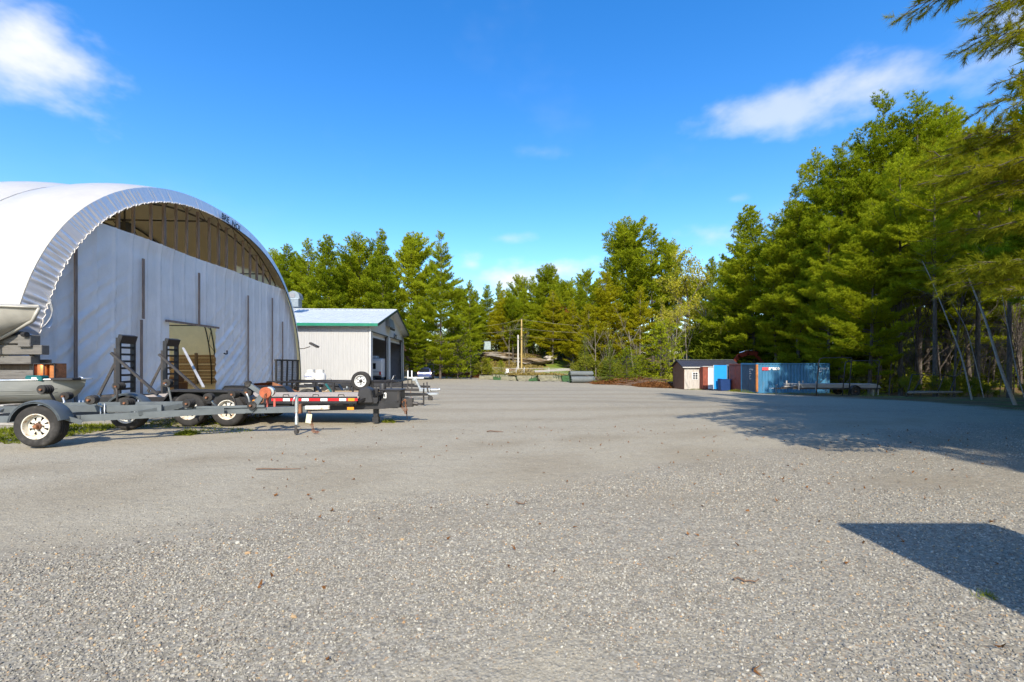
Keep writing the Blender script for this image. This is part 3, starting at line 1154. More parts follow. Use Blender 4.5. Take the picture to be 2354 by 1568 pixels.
for nm, lb, a, b, w_, h_, mm in WOOD:
    leaner(nm, lb, 'board', qpt(*a), qpt(*b), w_, h_, M[mm])
for i, (x, z, lb) in enumerate(((1.0, .25, 'low red brown crate on the floor of the arched shed'), (.7, .62, 'second red brown crate stacked on the low crate in the arched shed'))):
    t = thing('wooden_crate', lb, 'crate', qpt(x, 3.0, .08 + i * .42), R(12 * i))
    for k in range(3):
        mb = MB()
        mb.box((0, 0, .07 + k * .13), (1.2, .8, .11))
        mb.build('slat', M['brown_wood'] if k % 2 else M['barn_wood'], t)
    for s in (-1, 1):
        mb = MB()
        mb.box((s * .61, 0, .2), (.03, .7, .4))
        mb.build('end_panel', M['brown_wood'], t)
leaner('steel_prop', 'pale pole leaning on the trailer in front of the shed doorway', 'pole', at(421, 800, 14.2), at(468, 890, 12.6), .06, .03, M['post_grey'])
# small black catch on the cloth beside the doorway
mb = MB()
mb.tube([qpt(.55, .02, 2.05), qpt(.62, -.05, 2.0), qpt(.75, -.05, 2.02), qpt(.78, -.02, 2.2)], .035, 5)
o = mb.build('cloth_catch', M['mark_black'], None, True)
tag(o, 'small black hook on the cloth beside the shed doorway', 'hook')
# ================================================================== THE GARAGE
def ribbed(x0, x1, z_of, pitch=.2, dep=.018, axis='x', off=0.0, zb=0.0, rows=1):
    """ribbed sheet standing along x at y=off, from zb up to z_of(x)"""
    xs = []
    x = x0
    while x < x1 - 1e-6:
        for q, d in ((0, 0), (.62, 0), (.70, -dep), (.88, -dep)):
            xx = x + q * pitch
            if xx <= x1:
                xs.append((xx, d))
        x += pitch
    xs.append((x1, 0))
    vs, fs = [], []
    for xx, d in xs:
        vs.append((xx, off + d, zb))
        vs.append((xx, off + d, z_of(xx)))
    for i in range(len(xs) - 1):
        a = 2 * i
        fs.append((a, a + 2, a + 3, a + 1))
    return vs, fs


def build_garage():
    yaw = R(4)
    gx, gy = -12.97, 41.6
    zb = -.44
    root = thing('garage', 'white ribbed steel garage with pale blue metal roof and two open bays', 'garage', (gx, gy, zb), yaw)
    root.scale = (1.08, 1.08, 1.08)
    SP, LEN, EV, RG = 16.6, 17.0, 5.35, 7.45          # span, length, eave and ridge height above base
    mid = SP / 2

    def gz_(y):                                       # gable wall top
        return EV + (RG - .15 - EV) * (1 - abs(y - mid) / mid)
    # long side wall facing the yard (local y=0), ribs
    mb = MB()
    v, f = ribbed(-LEN, 0, lambda x: EV, .2, .02)
    mb.add(v, f)
    mb.build('side_wall', M['white_steel'], root)
    mb = MB()
    mb.add([(-LEN, SP, 0), (0, SP, 0), (0, SP, EV), (-LEN, SP, EV)], [(0, 3, 2, 1)])
    mb.box((-LEN / 2, SP - .06, EV / 2), (LEN, .06, EV))
    mb.build('back_wall', M['white_steel'], root)
    # gable wall with two door openings
    D = ((.55, 7.3), (8.35, 15.7))
    DH = 4.6
    mb = MB()

    def panel(y0, y1, z0, zt0, zt1):
        mb.add([(0, y0, z0), (0, y1, z0), (0, y1, zt1), (0, y0, zt0), (-.15, y0, z0), (-.15, y1, z0), (-.15, y1, zt1), (-.15, y0, zt0)],
               [(0, 1, 2, 3), (5, 4, 7, 6), (0, 3, 7, 4), (1, 5, 6, 2), (0, 4, 5, 1), (3, 2, 6, 7)])
    panel(0, D[0][0], 0, DH, DH)
    panel(D[0][1], D[1][0], 0, DH, DH)
    panel(D[1][1], SP, 0, DH, DH)
    ys = [0, mid, SP]
    panel(0, mid, DH, gz_(0), gz_(mid))
    panel(mid, SP, DH, gz_(mid), gz_(SP))
    mb.build('gable_wall', M['white_trim'], root)
    # rear wall, floor and inside lining
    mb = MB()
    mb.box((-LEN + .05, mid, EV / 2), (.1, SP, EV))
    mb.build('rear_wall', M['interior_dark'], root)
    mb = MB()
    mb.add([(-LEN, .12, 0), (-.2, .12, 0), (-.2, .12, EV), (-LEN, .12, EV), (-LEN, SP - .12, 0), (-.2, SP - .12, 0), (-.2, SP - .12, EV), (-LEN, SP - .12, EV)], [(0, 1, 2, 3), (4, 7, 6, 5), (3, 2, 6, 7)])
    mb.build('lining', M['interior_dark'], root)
    mb = MB()
    mb.box((-LEN / 2 + .25, mid, -.1), (LEN + .6, SP, .26))
    mb.build('floor_slab', M['concrete'], root)
    # roof slopes with ribs and overhang
    OV, OG = .55, .75
    run = mid + OV
    rise = (RG - EV) * run / mid
    for s, nm in ((0, 'roof_slope'), (1, 'roof_slope')):
        mb = MB()
        xs = []
        x = -LEN - OG
        while x < OG:
            for q, d in ((0, 0), (.30, 0), (.335, .028), (.375, .028)):
                xs.append((min(x + q, OG), d))
            x += .41
        vs, fs = [], []
        for xx, d in xs:
            if s == 0:
                vs += [(xx, -OV, RG - rise + d), (xx, mid, RG + d)]
            else:
                vs += [(xx, SP + OV, RG - rise + d), (xx, mid, RG + d)]
        for i in range(len(xs) - 1):
            a = 2 * i
            fs.append((a, a + 2, a + 3, a + 1) if s == 0 else (a, a + 1, a + 3, a + 2))
        mb.add(vs, fs)
        # underside (soffit)
        y0 = -OV if s == 0 else SP + OV
        o = len(mb.v)
        mb.add([(-LEN - OG, y0, RG - rise - .06), (OG, y0, RG - rise - .06), (OG, mid, RG - .06), (-LEN - OG, mid, RG - .06)], [(0, 3, 2, 1)])
        mb.build(nm, M['roof_steel'], root)
    mb = MB()
    mb.box((-LEN / 2, mid, RG + .035), (LEN + 2 * OG + .02, .32, .05))
    mb.build('ridge_cap', M['roof_steel'], root)
    # fascia boards
    mb = MB()
    mb.box((-LEN / 2, -OV - .03, RG - rise - .06), (LEN + 2 * OG, .05, .24))
    mb.build('eave_fascia', M['green_trim'], root)
    mb = MB()
    mb.box((-LEN / 2, -OV + .06, RG - rise - .16), (LEN + 2 * OG - .1, .16, .04))
    mb.build('eave_soffit', M['white_trim'], root)
    for s in (0, 1):
        mb = MB()
        e = -OV if s == 0 else SP + OV
        mb.beam((OG + .03, e, RG - rise - .07), (OG + .03, mid, RG - .07), .05, .22)
        mb.build('rake_trim', M['dark_trim'], root)
    # corner trims
    for x, y in ((.02, -.02), (.02, SP + .02)):
        mb = MB()
        mb.box((x, y, EV / 2), (.10, .10, EV))
        mb.build('corner_trim', M['white_trim'], root)
    # doors rolled most of the way up
    for k, (a, b) in enumerate(D):
        d = MB()
        d.box((-.30, (a + b) / 2, DH - .10), (.05, b - a - .1, .55), rotm(0, R(-14), 0))
        dd = d.build('overhead_door', M['white_paint'], root)
        d = MB()
        d.box((-.62, (a + b) / 2, DH - .5 + .62), (.05, b - a - .1, .5), rotm(0, R(-52), 0))
        d.build('door_section', M['white_paint'], dd)
        d = MB()
        d.box((-.24, (a + b) / 2, DH - .40), (.06, b - a - .1, .07))
        d.build('bottom_seal', M['dark_steel'], dd)
        for y in (a, b):
            j = MB()
            j.box((.03, y, DH / 2), (.10, .09, DH))
            j.build('door_jamb', M['grey_metal'] if y == b else M['white_trim'], root)
            j = MB()
            sgn = 1 if y == a else -1
            j.box((-.12, y + sgn * .13, DH / 2), (.06, .16, DH))
            j.build('door_seal', M['black_rubber_seal'], root)
        h = MB()
        h.box((.03, (a + b) / 2, DH + .04), (.08, b - a, .08))
        h.build('door_lintel', M['dark_steel'], root)
    # inner man door in the far bay
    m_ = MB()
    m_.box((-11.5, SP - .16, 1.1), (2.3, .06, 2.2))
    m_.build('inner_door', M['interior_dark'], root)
    for x in (-12.7, -10.3):
        m_ = MB()
        m_.box((x, SP - .2, 1.12), (.08, .06, 2.3))
        m_.build('inner_jamb', M['grey_metal'], root)
    # big angled vent hood and cable loop on the gable
    m_ = MB()
    m_.add([(.02, 6.3, 5.65), (.02, 8.6, 5.65), (.02, 8.6, 6.55), (.02, 6.3, 6.55), (.5, 6.3, 5.55), (.5, 8.6, 5.55), (.32, 8.6, 6.4), (.32, 6.3, 6.4)],
           [(0, 3, 2, 1), (4, 5, 6, 7), (0, 1, 5, 4), (1, 2, 6, 5), (2, 3, 7, 6), (3, 0, 4, 7)])
    m_.build('gable_vent', M['grey_metal'], root, bevel=.01)
    m_ = MB()
    m_.box((.46, 7.45, 5.38), (.1, 2.1, .2))
    m_.build('vent_slot', M['black_steel'], root)
    m_ = MB()
    loop = [(.05, 10.6, 4.95), (.4, 10.3, 5.0), (.5, 9.2, 4.9)] + [(.5, 9.0 + .35 * math.cos(t), 4.72 + .22 * math.sin(t)) for t in np.linspace(1.2, 7.4, 14)]
    m_.tube(loop, .035, 5)
    m_.build('cable_loop', M['dark_steel'], root, True)
    m_ = MB()
    m_.lathe([(0, 0), (.28, 0), (.2, .14), (0, .16)], 12, Matrix.Translation((.02, 10.7, 4.95)) @ Matrix.Rotation(R(90), 4, 'Y'))
    m_.build('wall_lamp', M['grey_metal'], root, True)
    return root


garage = build_garage()


def gar(x, y, z):
    return garage.matrix_basis @ Vector((x, y, z))


bpy.context.view_layer.update()

# camper parked in the near bay
def build_camper():
    p = gar(-1.35, 7.7, .06)
    t = thing('camper', 'white camper with a dark rear window parked in the near garage bay', 'camper', p, R(4 - 90))
    prof = [(-1.6, .55), (1.9, .55), (2.1, .9), (2.1, 2.3), (1.9, 2.55), (-1.6, 2.6)]
    mb = MB()
    mb.prism(prof, 2.4, Matrix.Translation((0, 1.2, 0)) @ Matrix.Rotation(R(90), 4, 'X'))
    mb.build('body', M['rv_white'], t, bevel=.06)
    mb = MB()
    mb.box((2.11, -.1, 1.75), (.03, 1.35, .62))
    mb.build('rear_window', M['dark_glass'], t, bevel=.02)
    mb = MB()
    mb.box((2.14, 0, .62), (.12, 2.3, .18))
    mb.build('bumper', M['dark_steel'], t)
    mb = MB()
    mb.box((.6, 0, 2.72), (1.4, .9, .26))
    mb.build('roof_vent', M['rv_white'], t, bevel=.05)
    for s in (-1, 1):
        mb = MB()
        mb.box((2.13, s * 1.02, 1.0), (.03, .16, .32))
        mb.build('tail_light', M['red_lens'], t)
        mb = MB()
        mb.lathe([(.0, -.1), (.24, -.1), (.36, -.08), (.37, .08), (.24, .1), (0, .1)], 20, Matrix.Translation((-.4, s * 1.08, .37)) @ Matrix.Rotation(R(90), 4, 'X'))
        mb.build('wheel', M['rubber'], t, True, angle=40)
    for z in (1.12, 1.18):
        mb = MB()
        mb.box((2.115, 0, z), (.02, 2.2, .025))
        mb.build('stripe', M['grey_metal'], t)


build_camper()

# dark machine in the far bay
def build_mower():
    p = gar(-1.6, 13.2, .06)
    t = thing('lawn_tractor', 'dark lawn tractor standing in the far garage bay', 'tractor', p, R(10))
    mb = MB()
    mb.prism([(-.9, .5), (.5, .5), (.6, .75), (.45, 1.0), (-.3, 1.05), (-.35, .7), (-.9, .7)], .7, Matrix.Translation((0, .35, 0)) @ Matrix.Rotation(R(90), 4, 'X'))
    mb.build('body', M['plastic_black'], t, bevel=.03)
    mb = MB()
    mb.box((-.75, 0, .85), (.45, .5, .1))
    mb.box((-.98, 0, 1.1), (.1, .5, .5), rotm(0, R(-12), 0))
    mb.build('seat', M['plastic_black'], t, bevel=.03)
    mb = MB()
    mb.tube([(-.25, 0, 1.0), (-.4, 0, 1.25)], .03, 6)
    mb.lathe([(.17, -.015), (.2, 0), (.17, .015)], 14, Matrix.Translation((-.42, 0, 1.27)) @ Matrix.Rotation(R(-30), 4, 'Y'))
    mb.build('steering_wheel', M['black_steel'], t)
    for x, r in ((-.65, .32), (.35, .22)):
        for s in (-1, 1):
            mb = MB()
            mb.lathe([(0, -.1), (r * .6, -.1), (r, -.08), (r, .08), (r * .6, .1), (0, .1)], 16, Matrix.Translation((x, s * .45, r)) @ Matrix.Rotation(R(90), 4, 'X'))
            mb.build('wheel', M['rubber'], t, True, angle=40)


build_mower()

# brown lean-to roof behind the garage
def build_leanto():
    p = gp(938, 58)
    t = thing('lean_to', 'rusty brown lean-to roof standing behind the far corner of the garage', 'shelter', (-15.0, 61.5, gzf(-15, 61.5)), R(4))
    mb = MB()
    z0, z1 = 1.1, 5.0
    for k in range(8):
        x0 = -3.4 + k * .62
        mb.add([(x0, -1.2, 0), (x0, 1.2, 0)], [])
    mb = MB()
    for k in range(9):
        f0 = k / 9
        f1 = (k + .94) / 9
        a = Vector((-.2 + 1.75 * f0, 0, z1 - (z1 - z0) * f0))
        b = Vector((-.2 + 1.75 * f1, 0, z1 - (z1 - z0) * f1))
        pb = MB()
        pb.beam(a + Vector((0, 3, .01 * (k % 2))), a + Vector((0, -.2, .01 * (k % 2))), .03, .46, up=(b - a).cross(Vector((0, 1, 0))).cross(Vector((0, 1, 0))))
        pb.build('roof_board', M['brown_wood'], t)
    for y in (0, 2.8):
        pb = MB()
        pb.beam((-.2, y, z1 - .12), (1.55, y, z0 - .12), .08, .14)
        pb.build('rafter', M['brown_wood'], t)
        pb = MB()
        pb.box((-.1, y, z1 / 2 - .1), (.14, .14, z1 - .2))
        pb.build('post', M['brown_wood'], t)
        pb = MB()
        pb.box((1.3, y, .75), (.12, .12, 1.5))
        pb.build('post', M['brown_wood'], t)


build_leanto()

# sheet metal vent cowl above the roof, behind the arched shed
def build_cowl():
    p = gar(-4.4, 8.3, 7.40)
    p = at(679, 704, 47)
    t = thing('roof_cowl', 'boxy grey sheet metal vent cowl on the garage ridge beside the arched shed', 'vent', p, R(4))
    t.scale = (.85, .85, .85)
    mb = MB()
    mb.box((0, 0, .35), (1.15, 1.15, .95))
    mb.build('stack', M['grey_metal'], t, bevel=.02)
    mb = MB()
    mb.box((0, 0, .86), (1.24, 1.24, .06))
    mb.build('flange', M['galv'], t)
    mb = MB()
    a = [(-.72, .86)] + [(-.72 + .0, 1.55)] + [(.78 * math.cos(q) * .9, 1.05 + .72 * math.sin(q)) for q in np.linspace(2.3, .25, 8)] + [(.74, .86)]
    mb.prism(a, 1.2, Matrix.Translation((0, .6, 0)) @ Matrix.Rotation(R(90), 4, 'X'))
    mb.build('hood', M['grey_metal'], t)
    mb = MB()
    mb.box((-.22, -.62, 1.22), (.8, .03, .5))
    mb.build('hood_mouth', M['interior_dark'], t)


build_cowl()

# propane cylinders by the garage wall
def build_tank(label, x, Y, word=None):
    p = gp(x, Y)
    t = thing('propane_tank', label, 'gas tank', p, R(0), 'white propane tanks by the garage')
    r, h = .38, 1.08
    mb = MB()
    mb.lathe([(0, .08), (r * .8, .06), (r * .98, .14), (r, .24), (r, h - .25), (r * .95, h - .12), (r * .75, h - .02), (.2, h + .04), (0, h + .05)], 28)
    mb.build('tank_body', M['tank_white'], t, True, angle=60)
    mb = MB()
    mb.lathe([(r * .8, 0), (r * .82, 0), (r * .82, .1), (r * .8, .1)], 24)
    mb.build('foot_ring', M['tank_white'], t, True)
    mb = MB()
    n = 18
    vs, fs = [], []
    for k in range(n + 1):
        a = R(-200 + 220 * k / n)
        for rr, z in ((.26, h), (.27, h + .22)):
            vs.append((rr * math.cos(a), rr * math.sin(a), z))
    for k in range(n):
        fs.append((2 * k, 2 * k + 2, 2 * k + 3, 2 * k + 1))
    mb.add(vs, fs)
    mb.build('collar', M['tank_white'], t, True)
    mb = MB()
    mb.tube([(0, 0, h), (0, 0, h + .16)], .04, 6)
    mb.box((.05, 0, h + .18), (.16, .05, .04))
    mb.build('valve', M['dark_steel'], t)
    if word:
        o = text_mesh(word, .17, M['mark_blue'], t, align='CENTER')
        o.location = (.02, -r - .012, .78)
        o.rotation_euler = (R(90), 0, 0)


build_tank('white propane tank with blue lettering next to the arched shed', 714, 31.5, 'Superior')
build_tank('plain white propane tank, its valve guard open, nearer the garage corner', 736, 31.4)
# grey rock-like cover and small balls by the tank
mb = MB()
mb.lathe([(.34, 0), (.33, .3), (.24, .6), (.1, .78), (0, .82)], 14)
o = mb.build('tank_cover', M['concrete'], None, True)
o.location = gp(757, 31.8)
o.scale = (.85, .85, .9)
tag(o, 'small grey pointed cover standing beside the plain propane tank', 'cover')
for x, lb in ((723, 'small dark fender ball in front of the propane tanks'), (762, 'small dark fender ball at the foot of the grey pointed cover')):
    mb = MB()
    mb.lathe([(0, 0)] + [(.17 * math.sin(q), .17 - .17 * math.cos(q)) for q in np.linspace(.3, 2.9, 8)] + [(.03, .36), (0, .4)], 14)
    o = mb.build('fender_ball', M['dark_steel'], None, True)
    q = gp(x, 30.8)
    o.location = q + Vector((0, 0, .28))
    tag(o, lb, 'ball')
    mb = MB()
    mb.tube([(0, 0, -.3), (0, 0, .02)], .05, 6)
    mb.build('stand', M['dark_steel'], o)

# folding chair by the door post
def build_chair():
    t = thing('folding_chair', 'folding chair with black seat and thin grey frame before the garage door post', 'chair', gp(897, 41), 0)
    z = .0
    for s in (-.24, .24):
        mb = MB()
        mb.tube([(-.30, s, .42), (.10, s, .02)], .018, 6)
        mb.tube([(.40, s, .85), (.02, s, .02)], .018, 6)
        mb.build('leg', M['galv'], t, True)
    mb = MB()
    mb.box((-.02, 0, .44), (.52, .48, .05))
    mb.build('seat', M['plastic_black'], t, bevel=.01)
    mb = MB()
    mb.box((.33, 0, .68), (.04, .48, .34), rotm(0, R(24), 0))
    mb.build('backrest', M['plastic_black'], t, bevel=.01)
    return t


chair = build_chair()
# ================================================================== WHEELS
def make_wheel(parent, pos, r, w_, rim_m, face=-1, holes=8, rim_r=None, name='wheel', spare=None):
    """wheel with its axle along local y; face=-1 shows its rim toward -y. Tyre is the part, rim and hub its sub-parts"""
    rr = rim_r or r * .58
    h = w_ / 2
    Mx = Matrix.Translation(Vector(pos)) @ (spare if spare is not None else Matrix()) @ Matrix.Rotation(R(90), 4, 'X')
    # after the rotation local z -> -y
    prof = [(rr * .98, -h * .80), (rr * 1.06, -h * .92), (r * .86, -h * 1.0), (r * .955, -h * .86)]
    n = 5
    for k in range(n):                       # grooved tread
        z0 = -h * .84 + k * (h * 1.68 / n)
        z1 = z0 + h * 1.68 / n
        g = .012 * r / .35
        prof += [(r * (.992 + .008 * math.sin(PI * (k + .2) / n)), z0 + .002), (r * (.992 + .008 * math.sin(PI * (k + .8) / n)), z1 - .016)]
        if k < n - 1:
            prof += [(r - g, z1 - .013), (r - g, z1 - .001)]
    prof += [(r * .955, h * .86), (r * .86, h * 1.0), (rr * 1.06, h * .92), (rr * .98, h * .80)]
    mb = MB()
    mb.lathe(prof, 40, Mx)
    ty = mb.build(name, M['rubber'], parent, True, angle=35)
    s = 1 if face < 0 else -1
    # rim barrel with lip
    mb = MB()
    mb.lathe([(rr * 1.06, s * h * .93), (rr * 1.05, s * h * .98), (rr * .98, s * h * .97), (rr * .93, s * h * .72), (rr * .90, s * h * .30), (rr * .86, s * h * .15)], 32, Mx)
    # dished disc with openings: ring, spokes, centre
    zf = s * h * .28
    zc = s * h * .52

    def ringpt(rad, a, z):
        return (rad * math.cos(a), rad * math.sin(a), z)
    N = holes
    vs, fs = [], []
    mb.lathe([(rr * .88, zf), (rr * .76, zf + (zc - zf) * .25)], 32, Mx)
    mb.lathe([(rr * .46, zf + (zc - zf) * .9), (rr * .34, zc), (rr * .30, zc)], 32, Mx)
    for k in range(N):
        a = 2 * PI * k / N
        b0, b1 = .30 * 2 * PI / N / 1.0, .42 * 2 * PI / N
        o = len(vs)
        vs += [ringpt(rr * .47, a - b1, zf + (zc - zf) * .88), ringpt(rr * .47, a + b1, zf + (zc - zf) * .88), ringpt(rr * .77, a + b0, zf + (zc - zf) * .24), ringpt(rr * .77, a - b0, zf + (zc - zf) * .24)]
        fs.append((o, o + 1, o + 2, o + 3))
    mb.add(vs, fs, Mx)
    rim = mb.build('rim', rim_m, ty, True, angle=30)
    mb = MB()
    mb.lathe([(0, zf - s * h * .5), (rr * .89, zf - s * h * .5)], 24, Mx)
    mb.build('rim_back', M['rim_dark'], ty)
    mb = MB()
    mb.lathe([(rr * .30, zc), (rr * .26, zc + s * .02), (rr * .16, zc + s * .03), (rr * .15, zc + s * .075), (rr * .10, zc + s * .085), (0, zc + s * .085)], 16, Mx)
    mb.build('hub', M['rust'] if rim_m is not M['rim_white'] else M['dark_steel'], ty, True, angle=35)
    mb = MB()
    for k in range(5):
        a = 2 * PI * k / 5
        q = Vector(ringpt(rr * .37, a, zc + s * .012))
        mb.lathe([(.013, -.015), (.013, .015), (0, .018)], 6, Mx @ Matrix.Translation(q))
    mb.build('lug_nuts', M['dark_steel'], ty)
    return ty


def chain(name, parent, pts, r=.012, link=.05, m=None):
    pts = [Vector(p) for p in pts]
    mb = MB()
    k = 0
    for a, b in zip(pts[:-1], pts[1:]):
        n = max(1, int((b - a).length / link))
        for i in range(n):
            p = a.lerp(b, i / n)
            q = a.lerp(b, (i + 1.15) / n)
            d = (q - p).normalized()
            s = d.cross(Vector((0, 1, 0)) if k % 2 else Vector((1, .3, 0)))
            s = s.normalized() * link * .35
            mb.tube([p, p.lerp(q, .5) + s, q, p.lerp(q, .5) - s, p], r * .5, 4, False)
            k += 1
    return mb.build(name, m or M['rust'], parent, True)


def arc_fender(parent, pos, r, w_, a0, a1, m, name='fender', lip=.03):
    """curved mudguard around a wheel, axle along y"""
    mb = MB()
    n = 18
    P = []
    for rad, ys in ((r - lip, -w_ / 2), (r, -w_ / 2), (r + .012, -w_ / 2 + .03), (r + .02, 0), (r + .012, w_ / 2 - .03), (r, w_ / 2), (r - lip, w_ / 2)):
        P.append([(pos[0] + rad * math.cos(R(a0 + (a1 - a0) * k / n)), pos[1] + ys, pos[2] + rad * math.sin(R(a0 + (a1 - a0) * k / n))) for k in range(n + 1)])
    mb.grid(P)
    P2 = [[(x + (pos[0] - x) * .02, y, z + (pos[2] - z) * .02) for x, y, z in row] for row in P]
    mb.grid(P2[::-1])
    return mb.build(name, m, parent, True, angle=50)


# ================================================================== GREY BOAT TRAILER (nearest)
def build_boat_trailer():
    ax_, ay = -8.42, 9.1
    yaw = R(7.4)
    t = thing('boat_trailer', 'empty grey boat trailer with rubber rollers and a winch post', 'trailer', (ax_, ay, gzf(ax_, ay) + .02), yaw)
    r = .365
    HW = 1.1
    for s in (-1, 1):
        make_wheel(t, (0, s * HW, r), r, .25, M['rim_white'] if s > 0 else M['rim_rusty'], -1, 8)
        arc_fender(t, (0, s * HW, r + .02), r + .055, .30, 12, 172, M['fender'])
        mb = MB()
        mb.beam((.36, s * (HW - .02), .50), (.55, s * (HW - .12), .40), .05, .08)
        mb.beam((-.40, s * (HW - .02), .40), (-.45, s * (HW - .2), .42), .05, .05)
        mb.build('fender_bracket', M['grey_frame'], t)
    mb = MB()
    mb.beam((0, -HW, r), (0, HW, r), .07, .07)
    mb.build('axle', M['dark_steel'], t)
    # main rails run forward and meet at the tongue
    for s in (-1, 1):
        mb = MB()
        mb.beam((-1.6, s * .80, .46), (.45, s * .86, .46), .055, .12)
        mb.beam((.45, s * .86, .46), (2.55, s * .14, .50), .055, .12)
        mb.build('side_rail', M['grey_frame'], t)
        mb = MB()
        mb.beam((-1.5, s * .42, .60), (1.55, s * .42, .60), .05, .12)
        mb.build('bunk_rail', M['grey_frame'], t)
        mb = MB()
        mb.beam((1.75, s * .15, .62), (1.25, s * .62, .52), .05, .09)
        mb.build('frame_brace', M['grey_frame'], t)
        for x in (-.55, .5):
            mb = MB()
            mb.tube([(x, s * .47, .70), (x, s * .47, .38), (x + .07, s * .47, .36), (x + .07, s * .47, .70)], .012, 5)
            mb.build('u_bolt', M['galv'], t, True)
    for x, hw, z in ((-1.55, .82, .44), (-.3, .9, .44), (1.1, .66, .46)):
        mb = MB()
        mb.beam((x, -hw, z), (x, hw, z), .06, .10)
        mb.build('cross_member', M['grey_frame'], t)
    mb = MB()
    mb.beam((1.0, 0, .48), (4.12, 0, .50), .085, .125)
    mb.build('tongue', M['grey_frame'], t)
    mb = MB()
    mb.beam((1.55, -.055, .56), (3.3, -.055, .585), .06, .045)
    mb.build('tongue_stiffener', M['grey_frame'], t)
    # winch post: cranked
    mb = MB()
    mb.prism([(0, 0), (.16, 0), (.40, .36), (.29, .39)], .12, Matrix.Translation((2.90, .06, .44)) @ Matrix.Rotation(R(90), 4, 'X'))
    post = mb.build('winch_post', M['grey_frame'], t, bevel=.006)
    mb = MB()
    mb.beam((3.27, 0, .80), (2.98, 0, 1.02), .07, .09)
    mb.build('post_arm', M['grey_frame'], post)
    mb = MB()
    mb.lathe([(0, -.05), (.055, -.05), (.07, -.03), (.07, .03), (.055, .05), (0, .05)], 14, Matrix.Translation((2.95, 0, 1.04)) @ Matrix.Rotation(R(90), 4, 'X'))
    mb.build('bow_stop', M['rubber'], post, True, angle=40)
    mb = MB()
    mb.lathe([(0, -.08), (.115, -.08), (.115, -.06), (.07, -.05), (.07, .05), (.115, .06), (.115, .08), (0, .08)], 20, Matrix.Translation((3.32, -.02, .86)) @ Matrix.Rotation(R(90), 4, 'X'))
    wi = mb.build('winch', M['winch_orange'], t, True, angle=30)
    mb = MB()
    mb.lathe([(0, -.05), (.10, -.05), (.105, 0), (.10, .05), (0, .05)], 18, Matrix.Translation((3.38, -.02, .88)) @ Matrix.Rotation(R(90), 4, 'X'))
    mb.build('strap_spool', M['galv'], wi, True, angle=30)
    mb = MB()
    mb.tube([(3.34, -.10, .84), (3.34, -.15, .84), (3.30, -.16, .66), (3.30, -.24, .66)], .012, 5)
    mb.build('winch_handle', M['rust'], wi, True)
    mb = MB()
    mb.box((3.33, .0, .66), (.03, .07, .26))
    mb.build('strap', M['strap_red'], wi)
    # jack and coupler
    mb = MB()
    mb.lathe([(.028, 0), (.034, 0), (.034, .20), (.027, .21), (.027, .30), (.036, .30), (.036, .62), (0, .63)], 14, Matrix.Translation((3.95, -.13, .16)))
    j = mb.build('jack', M['galv'], t, True, angle=40)
    mb = MB()
    mb.tube([(3.95, -.13, .78), (3.95, -.13, .81), (3.95, -.2, .80), (3.90, -.2, .70), (3.90, -.2, .62)], .011, 5)
    mb.build('jack_crank', M['chrome'], j, True)
    mb = MB()
    mb.lathe([(0, -.035), (.045, -.035), (.055, 0), (.045, .035), (0, .035)], 16, Matrix.Translation((3.95, -.13, .055)) @ Matrix.Rotation(R(90), 4, 'X'))
    mb.box((3.95, -.18, .10), (.05, .012, .2))
    mb.build('jack_foot', M['dark_steel'], j)
    mb = MB()
    mb.box((3.97, -.07, .52), (.13, .10, .20))
    mb.build('jack_clamp', M['rust'], t, bevel=.01)
    mb = MB()
    mb.prism([(-.22, -.045), (.20, -.055), (.27, -.03), (.28, .03), (.20, .05), (-.22, .045)], .085, Matrix.Translation((4.30, 0, .49)))
    mb.build('coupler', M['rim_rusty'], t, bevel=.012)
    for yy in (-.03, .05):
        chain('safety_chain', t, [(4.16, yy, .46), (4.20, yy - .02, .30), (4.24, yy - .05, .14), (4.26, yy - .07, .03), (4.38, yy - .12, .02)], .013)
    mb = MB()
    mb.box((4.17, -.06, .31), (.11, .006, .19), rotm(0, R(8), 0))
    mb.build('paper_tag', M['paper'], t)
    # rollers on wobble arms
    ROL = [(-1.25, -.72, .66, 1), (-.35, -.58, .98, 0), (.45, -.60, .78, 1), (.9, -.35, .70, 0), (1.15, .45, 1.05, 1), (-.9, .62, .78, 1), (.1, .62, .98, 0), (1.9, -.16, .66, 0), (2.25, -.12, .78, 1), (2.62, .12, .82, 0), (2.9, .12, .86, 1), (3.05, -.04, .60, 1)]
    for x, y, z, k in ROL:
        mb = MB()
        rr, wv = (.085, .09)
        for q in range(4):
            z0 = -wv + q * wv / 2
            mb.lathe([(.02, z0 + .004), (rr * .93, z0 + .004), (rr, z0 + .012), (rr, z0 + wv / 2 - .012), (rr * .93, z0 + wv / 2 - .004), (.02, z0 + wv / 2 - .004)], 16, Matrix.Translation((x, y, z)) @ Matrix.Rotation(R(90), 4, 'X') @ Matrix.Rotation(R(20 * (k - .5)), 4, 'Y'))
        ro = mb.build('roller', M['rubber'], t, True, angle=35)
        mb = MB()
        mb.tube([(x, y - .12, z), (x, y + .12, z)], .022, 6)
        mb.build('roller_pin', M['rust'], ro)
        mb = MB()
        by = .42 * (1 if y > .2 else -1) if abs(y) > .2 else 0
        mb.tube([(x, y + .1 * (1 if by > y else -1), z), (x + .03, (y + by) / 2, z - .10), (x + .10, by, .62 if abs(by) else .56)], .020, 6)
        mb.build('roller_arm', M['galv'] if k else M['dark_steel'], ro, True)
    return t


build_boat_trailer()


